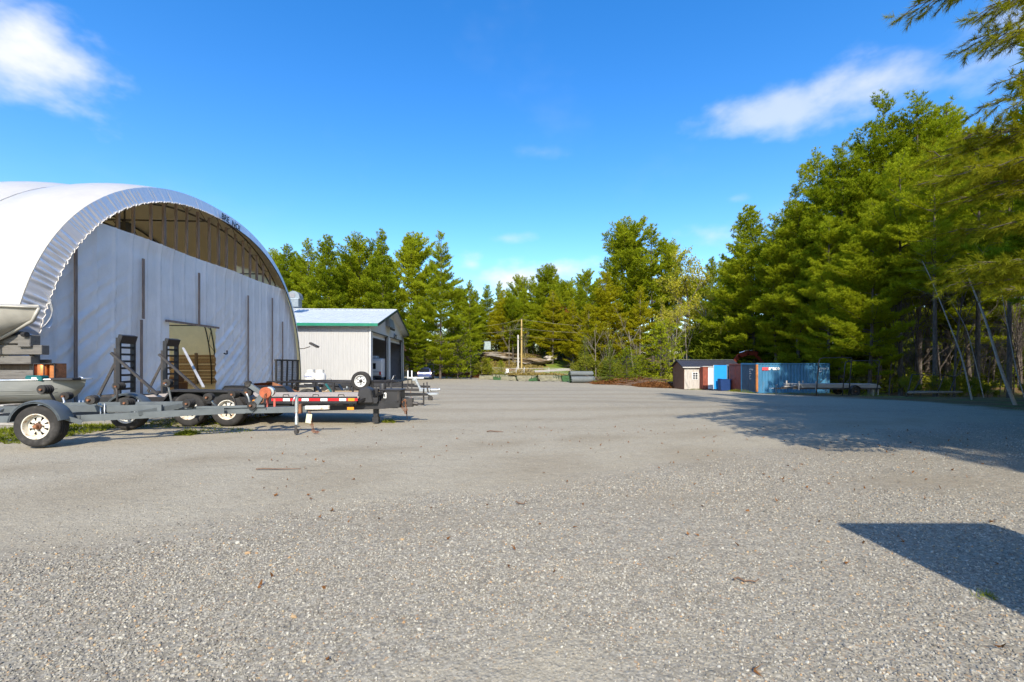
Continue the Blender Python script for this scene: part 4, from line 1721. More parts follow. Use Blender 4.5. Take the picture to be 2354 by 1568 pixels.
# ================================================================== BLACK EQUIPMENT TRAILER
def build_equipment_trailer():
    Yc = 11.75
    g = gzf(-6.5, 11.5)
    t = thing('equipment_trailer', 'black tandem axle flatbed trailer with ladder ramps and red and white tape', 'trailer', (-7.12, Yc, g), R(1.0))
    r = .385
    HW = 1.03
    for x in (-.45, .45):
        for s in (-1, 1):
            make_wheel(t, (x, s * HW, r), r, .24, M['rim_rusty'], s if s < 0 else 1, 8, .22)
        mb = MB()
        mb.beam((x, -HW, r), (x, HW, r), .08, .08)
        mb.build('axle', M['black_steel'], t)
    # box fenders
    for s in (-1, 1):
        mb = MB()
        y0, y1 = (-1.17, -.87) if s < 0 else (.87, 1.17)
        prof = [(-1.18, .42), (-.82, .86), (.80, .84), (1.22, .42)]
        vs, fs = [], []
        for x, z in prof:
            vs += [(x, y0, z), (x, y1, z), (x, y0, z - .05)]
        for i in range(3):
            a = i * 3
            fs.append((a, a + 3, a + 4, a + 1))
            fs.append((a + 2, a + 5, a + 3, a))
        mb.add(vs, fs)
        # inner side plate
        yi = y1 if s < 0 else y0
        mb.add([(-1.18, yi, .42), (-.82, yi, .86), (.80, yi, .84), (1.22, yi, .42)], [(0, 1, 2, 3)])
        fe = mb.build('fender', M['black_steel'], t)
        mb = MB()
        mb.box((1.07, (y0 + y1) / 2 - .10 * (1 if s < 0 else -1), .60), (.03, .09, .045), rotm(0, R(45), 0))
        mb.build('marker_light', M['amber'], fe)
    # deck boards and frame
    X0, X1 = -2.55, 3.42
    for k in range(10):
        mb = MB()
        y = -.80 + k * .178
        mb.box(((X0 + X1) / 2 + .25, y, .655 + .003 * (k % 3)), (X1 - X0 - .5, .168, .045))
        mb.build('deck_board', M['deck_wood'], t)
    for s in (-1, 1):
        mb = MB()
        mb.box(((X0 + X1) / 2, s * 1.0, .60), (X1 - X0, .06, .16))
        mb.box(((X0 + X1) / 2, s * .92, .52), (X1 - X0, .08, .05))
        mb.build('side_rail', M['black_steel'], t)
        mb = MB()
        mb.box((1.5, s * .62, .46), (5.6, .07, .18))
        mb.build('main_beam', M['black_steel'], t)
    for k in range(9):
        mb = MB()
        mb.box((X0 + .2 + k * .70, 0, .545), (.06, 1.9, .07))
        mb.build('cross_member', M['black_steel'], t)
    # reflective tape on the near side rail
    x = 1.42
    k = 0
    while x < 3.30:
        w_ = .27 if k % 2 == 0 else .17
        mb = MB()
        mb.box((x + w_ / 2, -1.033, .612), (w_ - .01, .006, .062))
        mb.build('reflective_tape', M['tape_red'] if k % 2 == 0 else M['tape_white'], t)
        x += w_
        k += 1
    for x in (1.75, 2.45, 3.05):
        mb = MB()
        mb.tube([(x - .07, -1.0, .69), (x - .06, -1.01, .73), (x + .06, -1.01, .73), (x + .07, -1.0, .69)], .012, 5)
        mb.build('tie_ring', M['dark_steel'], t, True)
    for x in (3.30, 3.28):
        mb = MB()
        mb.box((x, -1.036, .61 if x == 3.30 else .40), (.16, .02, .07))
        mb.build('marker_light', M['amber'], t, bevel=.008)
    # ratchet strap hanging
    mb = MB()
    mb.box((1.5, -1.04, .50), (.05, .012, .28))
    mb.build('hanging_strap', M['strap_red'], t)
    # tongue
    for s in (-1, 1):
        mb = MB()
        mb.beam((2.2, s * .62, .42), (4.35, s * .07, .44), .07, .20)
        mb.build('tongue_rail', M['black_steel'], t)
    mb = MB()
    mb.prism([(2.0, .30), (4.0, .36), (4.35, .40), (4.35, .50), (3.4, .54), (2.0, .52)], .012, Matrix.Translation((0, -.66, 0)) @ Matrix.Rotation(R(90), 4, 'X'))
    mb.build('gusset', M['black_steel'], t)
    x = 3.30
    for k, w_ in enumerate((.26, .2, .26, .18)):
        mb = MB()
        y = -.60 + (x - 2.6) * .20
        mb.box((x + w_ / 2, -.62 + (x + w_ / 2 - 2.2) * .256 - .048, .47), (w_ - .012, .006, .06), rotm(0, 0, math.atan(.256)))
        mb.build('reflective_tape', M['tape_red'] if k % 2 == 0 else M['tape_white'], t)
        x += w_
    mb = MB()
    mb.box((4.42, 0, .46), (.26, .16, .22))
    mb.tube([(4.52, 0, .44), (4.67, 0, .42)], .05, 8)
    mb.lathe([(.05, -.02), (.085, -.02), (.085, .02), (.05, .02)], 14, Matrix.Translation((4.74, 0, .42)), True)
    mb.build('hitch', M['dark_steel'], t)
    for yy in (-.1, .02):
        chain('safety_chain', t, [(4.36, yy, .55), (4.26, yy - .03, .45), (4.32, yy - .05, .30), (4.40, yy - .06, .18), (4.38, yy - .06, .55)], .016, .06)
    mb = MB()
    mb.tube([(4.39, -.06, .3), (4.41, -.06, .04)], .012, 5)
    mb.build('breakaway_cable', M['black_steel'], t)
    # drop leg jack
    mb = MB()
    mb.box((3.72, -.45, .45), (.12, .12, .78))
    j = mb.build('jack', M['black_steel'], t, bevel=.01)
    mb = MB()
    mb.box((3.72, -.45, .07), (.15, .15, .14))
    mb.build('jack_foot', M['black_steel'], j)
    mb = MB()
    mb.tube([(3.72, -.45, .84), (3.72, -.45, .90), (3.8, -.52, .90)], .016, 5)
    mb.build('jack_crank', M['dark_steel'], j)
    # front bulkhead bars, winch plate and rubber mud flap look
    mb = MB()
    mb.prism([(0, 0), (.42, 0), (.36, .34), (.22, .40), (.05, .34)], .35, Matrix.Translation((3.34, -.45, .50)) @ Matrix.Rotation(R(90), 4, 'X'))
    mb.build('winch_cover', M['plastic_black'], t, bevel=.03)
    mb = MB()
    mb.beam((3.42, -.95, .56), (3.85, -.35, .74), .06, .06)
    mb.beam((3.45, .95, .56), (3.85, .35, .74), .06, .06)
    mb.beam((3.85, -.4, .74), (3.85, .4, .74), .06, .06)
    mb.build('headache_bar', M['black_steel'], t)
    mb = MB()
    mb.prism([(0, .0), (.52, 0), (.55, .06), (.55, .14), (0, .14)], .05, Matrix.Translation((3.30, -.72, .50)) @ Matrix.Rotation(R(90), 4, 'X'))
    mb.build('step_plate', M['black_steel'], t)
    mb = MB()
    mb.lathe([(0, 0), (.085, 0), (.085, .42), (.07, .46), (0, .46)], 14, Matrix.Translation((3.82, -.2, .50)))
    mb.build('jack_tube', M['plastic_black'], t, True, angle=40)
    # tool box
    mb = MB()
    mb.box((4.02, -.02, .60), (.54, .52, .36))
    bx = mb.build('tool_box', M['plastic_black'], t, bevel=.02)
    mb = MB()
    mb.box((4.02, -.02, .795), (.58, .56, .045))
    mb.build('lid', M['plastic_black'], bx, bevel=.015)
    mb = MB()
    for x in (3.82, 4.23):
        mb.box((x, -.288, .60), (.035, .02, .34))
    mb.build('rib', M['dark_steel'], bx)
    mb = MB()
    mb.box((3.90, -.30, .66), (.075, .012, .14))
    mb.build('latch', M['mark_white'], bx, bevel=.01)
    mb = MB()
    mb.box((3.90, -.309, .66), (.03, .01, .09))
    mb.build('latch_slot', M['black_steel'], bx)
    # rear: beaver tail plates, ramps with braces
    mb = MB()
    mb.box((-2.62, 0, .58), (.10, 2.0, .16))
    mb.build('rear_beam', M['black_steel'], t)
    for s in (-1, 1):
        mb = MB()
        mb.box((-2.3, s * .72, .70), (.7, .42, .05))
        mb.build('ramp_plate', M['dark_steel'], t)
    for s, yc in ((-1, -.74), (1, .74)):
        ra = MB()
        x = -2.20
        H = 1.36
        for yy in (yc - .21, yc + .21):
            ra.box((x, yy, .72 + H / 2), (.10, .055, H))
        ramp = ra.build('ramp', M['black_steel'], t, bevel=.004)
        for k in range(8):
            mb = MB()
            mb.box((x, yc, .86 + k * .165), (.06, .40, .05))
            mb.build('rung', M['black_steel'], ramp)
        mb = MB()
        mb.box((x + .03, yc, .72 + H - .03), (.10, .46, .20), rotm(0, R(18), 0))
        mb.build('ramp_lip', M['black_steel'], ramp, bevel=.006)
        mb = MB()
        mb.box((x - .13, yc - .12, .72 + .56), (.07, .06, 1.1))
        mb.build('prop_post', M['dark_steel'], ramp)
        mb = MB()
        mb.beam((x - .10, yc - .10, 1.62), (x - .45, yc - .22, .72), .05, .05)
        mb.build('rear_brace', M['dark_steel'], ramp)
        mb = MB()
        mb.beam((x - .12, yc - .27, 1.72), (x + .98, yc - .30, .74), .05, .055)
        mb.build('front_brace', M['dark_steel'], ramp)
    return t


build_equipment_trailer()


# ================================================================== OTHER TRAILERS
def build_utility_trailer():
    g = gzf(-6.5, 16.2)
    t = thing('utility_trailer', 'low black utility trailer with upright mesh ramp gate and spare wheel on its rail', 'trailer', (-7.15, 16.85, g), R(-.5))
    HW, X0, X1 = .80, -1.15, 2.9
    r = .33
    for s in (-1, 1):
        make_wheel(t, (0, s * (HW + .18), r), r, .20, M['rim_white'], -1, 8)
        mb = MB()
        vs, fs = [], []
        for x, z in ((-.55, .45), (-.36, .74), (.36, .74), (.55, .45)):
            vs += [(x, s * (HW + .05), z), (x, s * (HW + .30), z)]
        for i in range(3):
            a = 2 * i
            fs.append((a, a + 2, a + 3, a + 1))
        mb.add(vs, fs)
        mb.build('fender', M['black_steel'], t)
    for k in range(9):
        mb = MB()
        mb.box(((X0 + X1) / 2, -HW + .1 + k * .2, .46 + .002 * (k % 2)), (X1 - X0, .18, .04))
        mb.build('deck_board', M['plywood'], t)
    mb = MB()
    for s in (-1, 1):
        mb.box(((X0 + X1) / 2, s * HW, .42), (X1 - X0, .06, .08))
    for x in (X0, X1):
        mb.box((x, 0, .42), (.06, 2 * HW, .08))
    mb.build('frame', M['black_steel'], t)
    for s in (-1, 1):
        mb = MB()
        mb.tube([(X0 - .35, s * HW, .89), (X1, s * HW, .87)], .032, 8)
        mb.build('top_rail', M['black_steel'], t, True)
        for k in range(7):
            x = X0 + (X1 - X0) * k / 6
            mb = MB()
            mb.box((x, s * HW, .66), (.05, .05, .44))
            mb.build('stake', M['black_steel'], t)
    mb = MB()
    mb.tube([(X1, -HW, .87), (X1, HW, .87)], .03, 6)
    mb.tube([(X1, -HW, .45), (X1, -HW, .87)], .03, 6)
    mb.tube([(X1, HW, .45), (X1, HW, .87)], .03, 6)
    mb.build('front_rail', M['black_steel'], t, True)
    # gate: frame, uprights and wire mesh
    gx = X0 - .02
    mb = MB()
    mb.beam((gx, -HW, .40), (gx, -HW, 1.66), .06, .06)
    mb.beam((gx, HW, .40), (gx, HW, 1.66), .06, .06)
    mb.beam((gx, -HW - .04, 1.66), (gx, HW + .04, 1.66), .08, .06)
    mb.beam((gx, -HW, .44), (gx, HW, .44), .06, .06)
    gate = mb.build('ramp_gate', M['black_steel'], t)
    for y in (-.40, 0, .40):
        mb = MB()
        mb.beam((gx - .03, y, .42), (gx, y, 1.66), .05, .05)
        mb.build('gate_bar', M['black_steel'], gate)
    mb = MB()
    for k in range(27):
        y = -HW + 2 * HW * k / 26
        mb.beam((gx + .035, y, .42), (gx + .035, y, 1.65), .007, .007)
    for k in range(20):
        z = .42 + 1.23 * k / 19
        mb.beam((gx + .035, -HW, z), (gx + .035, HW, z), .007, .007)
    mb.build('gate_mesh', M['dark_steel'], gate)
    # spare on the near rail toward the front
    sp = MB()
    sp.beam((2.25, -HW, .45), (2.25, -HW - .05, .95), .06, .06)
    sp.build('spare_bracket', M['black_steel'], t)
    make_wheel(t, (1.90, -HW - .16, .93), .335, .20, M['rim_white'], -1, 6, name='spare_wheel')
    for s in (-1, 1):
        mb = MB()
        mb.beam((X1 - .3, s * .6, .40), (X1 + 1.15, s * .05, .40), .05, .08)
        mb.build('tongue_rail', M['black_steel'], t)
    mb = MB()
    mb.prism([(-.2, -.05), (.2, -.05), (.26, 0), (.2, .05), (-.2, .05)], .08, Matrix.Translation((X1 + 1.3, 0, .38)))
    mb.build('coupler', M['galv'], t, bevel=.01)
    mb = MB()
    mb.tube([(X1 + 1.0, -.08, .02), (X1 + 1.0, -.08, .62)], .03, 8)
    mb.build('jack', M['dark_steel'], t)
    mb = MB()
    mb.box((-.62, -HW - .09, .50), (.10, .03, .05))
    mb.build('marker_light', M['amber'], t)
    mb = MB()
    mb.box((.75, -HW - .04, .62), (.06, .04, .50), rotm(0, R(-35), 0))
    mb.build('corner_brace', M['teal'], t)


build_utility_trailer()


def build_dump_body():
    """rusty sloped steel box between the trailers"""
    p = at(628, 905, 14.4)
    t = thing('steel_bucket', 'rusty grey steel loader bucket lying behind the flatbed deck', 'bucket', (-7.6, 14.4, gzf(-7.6, 14.4)), R(-2))
    mb = MB()
    mb.prism([(-.55, .0), (.75, .0), (.62, .55), (-.32, .88), (-.50, .80)], .03, Matrix.Translation((0, -.6, 0)) @ Matrix.Rotation(R(90), 4, 'X'))
    mb.build('side_plate', M['rust'], t)
    mb = MB()
    mb.prism([(-.55, .0), (.75, .0), (.62, .55), (-.32, .88), (-.50, .80)], .03, Matrix.Translation((0, .63, 0)) @ Matrix.Rotation(R(90), 4, 'X'))
    mb.build('side_plate', M['rust'], t)
    mb = MB()
    mb.add([(-.55, -.6, .02), (.75, -.6, .02), (.75, .6, .02), (-.55, .6, .02), (-.5, -.6, .8), (-.5, .6, .8), (-.32, -.6, .88), (-.32, .6, .88)], [(0, 1, 2, 3), (0, 3, 5, 4), (4, 5, 7, 6)])
    mb.build('shell', M['rust'], t)
    mb = MB()
    mb.beam((.72, -.66, .03), (.72, .66, .03), .05, .14)
    mb.build('cutting_edge', M['dark_steel'], t)


build_dump_body()


def build_galv_trailer():
    Y = 20.3
    g = gzf(-4.5, Y)
    t = thing('galvanised_trailer', 'galvanised boat trailer with two white upright guide posts and a tilted winch stand', 'trailer', (-4.6, Y, g), R(-3))
    mb = MB()
    mb.beam((-3.6, 0, .50), (1.05, 0, .46), .09, .12)
    mb.build('tongue', M['dark_steel'], t)
    mb = MB()
    mb.box((.72, 0, .47), (.50, .12, .15))
    mb.build('surge_housing', M['galv'], t, bevel=.015)
    mb = MB()
    mb.tube([(1.0, 0, .47), (1.28, 0, .47)], .07, 10)
    mb.tube([(1.28, 0, .47), (1.42, 0, .50)], .045, 8)
    mb.build('coupler', M['galv'], t, True, angle=40)
    mb = MB()
    mb.beam((.52, 0, .5), (.28, 0, 1.0), .06, .09)
    mb.box((.24, 0, .92), (.14, .12, .09))
    mb.build('winch_stand', M['galv'], t, bevel=.006)
    mb = MB()
    mb.tube([(.95, -.1, .12), (.86, -.1, .52), (.84, -.1, .82)], .03, 8)
    j = mb.build('jack', M['dark_steel'], t, True)
    mb = MB()
    mb.lathe([(0, -.05), (.10, -.05), (.12, 0), (.10, .05), (0, .05)], 16, Matrix.Translation((.99, -.1, .11)) @ Matrix.Rotation(R(90), 4, 'X'))
    mb.build('jack_wheel', M['rubber'], j, True, angle=40)
    mb = MB()
    mb.box((-.55, -.12, .24), (.10, .10, .52))
    mb.build('prop_block', M['brown_wood'], t)
    chain('safety_chain', t, [(.1, -.1, .44), (.12, -.12, .2), (.2, -.14, .02)], .015, .06)
    # cross bar with bunk and guide posts
    mb = MB()
    mb.beam((-2.6, -.9, .52), (-2.6, .9, .52), .07, .1)
    mb.beam((-.7, -.45, .46), (-.7, .45, .46), .06, .08)
    mb.build('cross_member', M['galv'], t)
    mb = MB()
    mb.box((-2.2, -.5, .72), (2.9, .10, .12))
    mb.build('carpeted_bunk', M['plastic_black'], t, bevel=.01)
    for x in (-2.6, -1.1):
        mb = MB()
        mb.beam((x, -.5, .5), (x, -.5, .68), .05, .05)
        mb.build('bunk_bracket', M['galv'], t)
    for x in (-.10, .08):
        mb = MB()
        mb.tube([(x, .2, 1.0), (x, .2, 1.33)], .03, 10)
        mb.build('guide_post', M['white_paint'], t, True, angle=40)
    mb = MB()
    mb.tube([(-.13, .2, 1.0), (.62, .2, .99)], .035, 10)
    mb.build('guide_bar', M['white_paint'], t, True, angle=40)
    for x in (-.10, .08):
        mb = MB()
        mb.beam((x, .2, .5), (x, .2, .98), .04, .04)
        mb.build('guide_bracket', M['dark_steel'], t)
    for s in (-1, 1):
        make_wheel(t, (-2.9, s * 1.0, .32), .32, .2, M['rim_white'], -1, 8)


build_galv_trailer()


def build_third_trailer():
    """black trailer farther back seen as rails and a wheel"""
    t = thing('car_hauler', 'low black trailer with two wheels half hidden behind the utility trailer', 'trailer', (-8.1, 21.6, gzf(-8.1, 21.6)), R(1))
    for x in (-.3, .55):
        for s in (-1, 1):
            make_wheel(t, (x, s * .95, .33), .33, .2, M['rim_white'], -1, 8)
    mb = MB()
    for s in (-1, 1):
        mb.box((.6, s * .8, .62), (5.4, .07, .12))
    for k in range(6):
        mb.box((-1.8 + k * .96, 0, .60), (.07, 1.6, .08))
    mb.beam((3.2, 0, .6), (4.2, 0, .56), .08, .1)
    mb.build('frame', M['black_steel'], t)
    mb = MB()
    mb.tube([(3.9, 0, .02), (3.9, 0, .75)], .03, 8)
    mb.build('jack', M['dark_steel'], t)
    for s in (-1, 1):
        mb = MB()
        mb.box((.12, s * .95, .74), (1.7, .26, .04))
        mb.build('fender', M['black_steel'], t)
    mb = MB()
    mb.box((2.4, -.75, .78), (1.2, .1, .1))
    mb.build('front_bar', M['black_steel'], t)


build_third_trailer()


# ================================================================== BOATS ON THE LEFT
def hull(L, beam, depth, bow_rake=.5, flare=.75, n=20, trans=.9, keel0=.70, taper0=.52):
    """open boat: stations along x from stern (x=0) to bow (x=L); returns outer sections"""
    secs = []
    for i in range(n + 1):
        u = i / n
        w_ = beam / 2 * (trans + (1 - trans) * math.sin(min(1, u / .45) * PI / 2)) * (1 - max(0, (u - taper0) / (1 - taper0)) ** 2.2)
        sh = depth * (1 + .10 * u * u)
        keel = depth * .75 * max(0, (u - keel0) / (1 - keel0)) ** 2.3
        x = L * u
        sec = []
        for q in np.linspace(0, 1, 9):
            # from keel to gunwale
            y = w_ * (flare * min(1, q / .45) ** .8 + (1 - flare) * q) if q < 1 else w_
            y = w_ * min(1.0, (q / .5) ** .75 * flare + max(0, q - .3) / .7 * (1 - flare))
            z = keel + (sh - keel) * (.16 * min(1, q / .5) + .84 * max(0, (q - .38) / .62) ** .85)
            sec.append((x + bow_rake * max(0, (u - .6) / .4) ** 2 * (z / sh), y, z))
        secs.append(sec)
    return secs


def build_aluminium_boat():
    p = at(190, 880, 11.3)
    L = 4.4
    zb = .50
    t = thing('aluminium_boat', 'dull grey aluminium rowing boat resting on timbers beside the boat trailer', 'boat', (p.x - L - .45, 11.75, zb), 0)
    secs = hull(L, 1.45, .55, .12, .90, 24, .94, keel0=.84, taper0=.62)
    mb = MB()
    full = [[(x, -y, z) for x, y, z in reversed(s)] + [(x, y, z) for x, y, z in s[1:]] for s in secs]
    mb.grid(full)
    mb.grid([[(x, y * .975, z + .012) for x, y, z in row] for row in full][::-1])
    mb.build('hull_skin', M['alu'], t, True, angle=45)
    for s in (-1, 1):
        mb = MB()
        mb.tube([(c[-1][0] + (.15 if i == len(secs) - 1 else 0), s * c[-1][1], c[-1][2] + .005) for i, c in enumerate(secs)], .022, 6)
        mb.build('gunwale', M['galv'], t, True)
        for q, zz in ((.56, 0), (.74, 0)):
            mb = MB()
            k = int(q * 8)
            mb.tube([(c[k][0], s * (c[k][1] + .006), c[k][2] + .01) for c in secs[:-2]], .009, 4)
            mb.build('strake', M['alu'], t, True)
    mb = MB()
    s0 = secs[0]
    mb.add([(x, -y, z) for x, y, z in reversed(s0)] + [(x, y, z) for x, y, z in s0[1:]], [tuple(range(17))])
    mb.build('transom', M['alu'], t)
    for x in (1.2, 2.5):
        mb = MB()
        mb.box((x, 0, .40), (.28, 1.25, .03))
        mb.build('bench', M['alu'], t)
    mb = MB()
    mb.tube([(L + .12, -.02, .61), (L + .02, -.06, .66), (L - .06, -.02, .61)], .014, 6)
    mb.build('bow_eye', M['chrome'], t, True)
    o = text_mesh('6782', .075, M['mark_brown'], t)
    o.location = (L - .33, -.30, .46)
    o.rotation_euler = (R(82), 0, R(33))
    # timbers it rests on
    for i, x in enumerate((-4.6 + L - 1.3, L - 3.3)):
        mb = MB()
        mb.box((0, 0, 0), (.25, 1.7, .24))
        o = mb.build('timber_block', M['grey_wood'], None, bevel=.01)
        o.location = (p.x - L - .25 + (.6, 3.0)[i], 11.75, zb - .12)
        mb = MB()
        mb.box((0, 0, -.27), (.9, .3, .30))
        mb.build('lower_block', M['grey_wood'], o)
        tag(o, ('timber cribbing under the stern of the grey aluminium boat', 'timber cribbing under the bow half of the grey aluminium boat')[i], 'timber')


build_aluminium_boat()


def build_timber_pile():
    Y = 12.55
    t = thing('dock_section', 'weathered dock section of stacked grey beams standing on edge beside the arched shed', 'dock', (-13.12, Y, gzf(-13, Y)), 0)
    rows = [(.52, .30, -.10, 'grey_wood'), (.92, .26, -.12, 'grey_wood'), (1.18, .10, .12, 'rust'), (1.38, .24, -.06, 'grey_wood'), (1.78, .22, -.14, 'grey_wood'), (2.06, .26, .16, 'grey_wood'), (2.34, .22, -.3, 'grey_wood')]
    for z, h, xo, mm in rows:
        mb = MB()
        mb.box((-2.0 + xo, 0 if mm != 'rust' else -.1, z - .25), (4.2, .22, h))
        mb.build('beam', M['old_timber' if mm == 'grey_wood' else mm], t, bevel=.012)
    for x in (-.25, -1.9, -3.5):
        mb = MB()
        mb.box((x, .20, .95), (.16, .14, 1.9))
        mb.build('upright', M['old_timber'], t)
    mb = MB()
    mb.box((-.14, -.05, 2.05), (.34, .3, .34))
    mb.build('end_block', M['old_timber'], t, bevel=.02)
    mb = MB()
    mb.tube([(-.10, -.24, 2.22), (.02, -.26, 2.22)], .07, 8)
    mb.build('bolt', M['black_steel'], t)
    for x in (-.62, -1.4):
        mb = MB()
        mb.box((x, .05, 2.12), (.2, .2, .42))
        mb.build('chock', M['dark_steel'], t)
    mb = MB()
    mb.box((-2.0, .45, .8), (3.9, .04, 1.5))
    mb.build('back_board', M['stud_wood'], t)


build_timber_pile()


def build_beige_boat():
    """bow of a ribbed boat lying on the timbers"""
    L = 4.6
    t = thing('ribbed_boat', 'beige ribbed boat, its pointed bow high on top of the weathered dock section', 'boat', (-18.0, 12.35, 2.16), 0)
    t.rotation_euler = (R(2), R(2.5), 0)
    secs = hull(L, 1.9, .98, .55, .84, 26, .9)
    mb = MB()
    full = [[(x, -y, z) for x, y, z in reversed(s)] + [(x, y, z) for x, y, z in s[1:]] for s in secs]
    mb.grid(full)
    mb.grid([[(x, y * .975, z + .015) for x, y, z in row] for row in full][::-1])
    mb.build('hull_skin', M['beige_hull'], t, True, angle=50)
    mb = MB()
    mb.tube([(secs[i][0][0] + .02, 0, secs[i][0][2] - .02) for i in range(8, 27)] + [(secs[-1][-1][0] + .02, 0, secs[-1][-1][2])], .045, 6)
    mb.build('stem_band', M['beige_hull'], t, True)
    for s in (-1, 1):
        mb = MB()
        mb.tube([(c[-1][0], s * (c[-1][1] + .015), c[-1][2]) for c in secs], .035, 6)
        mb.build('gunwale', M['beige_hull'], t, True)
        for k in (3, 4, 5, 6):
            mb = MB()
            mb.tube([(c[k][0], s * (c[k][1] + .012), c[k][2]) for c in secs[:-4]], .020, 4)
            mb.build('strake', M['beige_hull'], t, True)
    mb = MB()
    P = [[(x, y * q, z + .01 + .05 * (1 - q * q)) for (x, y, z) in [c[-1]]][0] for c in secs[12:] for q in (0,)]
    dk = []
    for c in secs[13:]:
        x, y, z = c[-1]
        dk.append([(x, y * q, z + .02 + .06 * (1 - q * q)) for q in np.linspace(-1, 1, 7)])
    mb.grid(dk)
    mb.build('fore_deck', M['beige_hull'], t, True)
    mb = MB()
    e = secs[-5][0]
    mb.tube([(e[0] + .10, 0, e[2] + .02), (e[0] + .17, 0, e[2] - .02), (e[0] + .12, -.02, e[2] - .09)], .016, 6)
    bo = mb.build('bow_ring', M['chrome'], t, True)
    mb = MB()
    mb.tube([(e[0] + .12, -.02, e[2] - .09), (e[0] + .125, -.02, e[2] - .22)], .03, 6)
    mb.tube([(e[0] + .125, -.02, e[2] - .22), (e[0] + .10, -.03, e[2] - .36)], .018, 5)
    mb.tube([(e[0] + .125, -.02, e[2] - .22), (e[0] + .20, -.03, e[2] - .36)], .014, 5)
    mb.build('tie_strap', M['yellow_strap'], bo, True)


build_beige_boat()


def build_burner():
    """steel box with a copper drum"""
    Y = 12.0
    p = at(117, 880, Y)
    t = thing('copper_heater', 'open black steel case holding a bright copper drum above the aluminium boat', 'heater', (p.x, Y, .98), R(-4))
    t.scale = (.72, .72, .78)
    mb = MB()
    mb.box((.14, .18, .34), (.40, .03, .66))
    mb.box((-.25, .18, .34), (.36, .03, .66))
    mb.box((-.02, 0, .655), (.84, .4, .03))
    mb.box((-.02, 0, .02), (.84, .4, .04))
    mb.box((.385, 0, .34), (.03, .40, .66))
    mb.box((-.43, 0, .44), (.03, .40, .46))
    mb.box((-.02, .0, .19), (.84, .40, .03))
    mb.build('case', M['rust'], t, bevel=.005)
    mb = MB()
    mb.lathe([(0, .22), (.18, .22), (.185, .24), (.185, .62), (.17, .64), (0, .64)], 28, Matrix.Translation((-.23, -.02, 0)))
    mb.build('drum', M['copper'], t, True, angle=40)
    mb = MB()
    mb.lathe([(0, .03), (.17, .03), (.17, .62), (0, .62)], 24, Matrix.Translation((.19, .02, 0)))
    mb.build('drum', M['rust_orange'], t, True, angle=40)
    mb = MB()
    for x in (-.43, -.03, .385):
        mb.box((x, -.205, .36), (.035, .02, .62))
    mb.box((-.02, -.205, .66), (.86, .02, .035))
    mb.build('front_edge', M['black_steel'], t)


build_burner()
p = at(100, 874, 11.5)
t = thing('battery_box', 'small dark teal battery box on the edge of the aluminium boat', 'box', (p.x, 11.35, 1.07), 0)
mb = MB()
mb.box((0, 0, .05), (.42, .2, .11))
mb.build('box_body', M['teal'], t, bevel=.015)
mb = MB()
mb.box((0, 0, .115), (.36, .2, .03))
mb.build('lid', M['teal'], t, bevel=.008)
mb = MB()
mb.box((.03, -.104, .06), (.12, .006, .05))
mb.build('sticker', M['mark_white'], t)
mb = MB()
mb.box((.62, .1, .03), (.55, .25, .06))
o = mb.build('black_plate', M['plastic_black'], None, bevel=.01)
o.location = (p.x, 11.35, 1.075)
tag(o, 'flat black plate between the teal battery box and the copper drum', 'plate')
# beam end at the picture's edge behind the near wheel
mb = MB()
mb.box((0, 0, .33), (1.2, .35, .22))
mb.box((.1, 0, .11), (.3, .3, .22))
o = mb.build('timber_end', M['grey_wood'], None, bevel=.01)
o.location = (-9.95, 9.5, gzf(-9.95, 9.5))
tag(o, 'short grey timber on a block beside the near wheel of the boat trailer', 'timber')
# ================================================================== CONTAINERS AND SHED
def corr(L, pitch=.278, dep=.036):
    """corrugation outline along 0..L: list of (s, depth)"""
    out = []
    s = 0
    while s < L - 1e-6:
        for q, d in ((0, 0), (.25, 0), (.5, dep), (.75, dep)):
            if s + q * pitch < L:
                out.append((s + q * pitch, d))
        s += pitch
    out.append((L, 0))
    return out


def sheet(p0, du, length, dn, z0, z1):
    """corrugated sheet from p0 along du, recessed along -dn"""
    mb_v, mb_f = [], []
    p0, du, dn = Vector(p0), Vector(du), Vector(dn)
    for s, d in corr(length):
        for z in (z0, z1):
            mb_v.append(p0 + du * s - dn * d + Vector((0, 0, z)))
    for i in range(len(mb_v) // 2 - 1):
        a = 2 * i
        mb_f.append((a, a + 2, a + 3, a + 1))
    return mb_v, mb_f


def door_leaf(parent, name, hinge, du, w_, h, m, rods=True, inside=False):
    """container door leaf from hinge along du"""
    hinge, du = Vector(hinge), Vector(du).normalized()
    n = Vector((du.y, -du.x, 0))
    mb = MB()
    mb.beam(hinge + Vector((0, 0, h / 2)), hinge + du * w_ + Vector((0, 0, h / 2)), .05, h, up=(0, 0, 1))
    leaf = mb.build(name, m, parent, bevel=.008)
    mb = MB()
    for k in range(4):
        zc = .34 + k * (h - .4) / 4 + .12
        for sgn in (1, -1):
            mb.beam(hinge + du * .10 + n * .032 * sgn + Vector((0, 0, zc + .12)), hinge + du * (w_ - .10) + n * .032 * sgn + Vector((0, 0, zc + .12)), .02, .30)
    mb.build('door_rib', m, leaf)
    if rods:
        for q in (.3, .72):
            for sgn in (1,):
                mb = MB()
                a = hinge + du * w_ * q + n * .075 * sgn
                mb.tube([a + Vector((0, 0, .06)), a + Vector((0, 0, h - .06))], .028, 6)
                mb.build('lock_rod', M['stub_wood'], leaf, True)
                mb = MB()
                for z in (.25, h * .4, h * .75):
                    mb.box(a + Vector((0, 0, z)), (.08, .08, .06))
                mb.beam(a + Vector((0, 0, 1.05)), a + du * .22 + Vector((0, 0, 1.02)), .025, .04)
                mb.build('rod_bracket', M['dark_steel'], leaf)
    return leaf


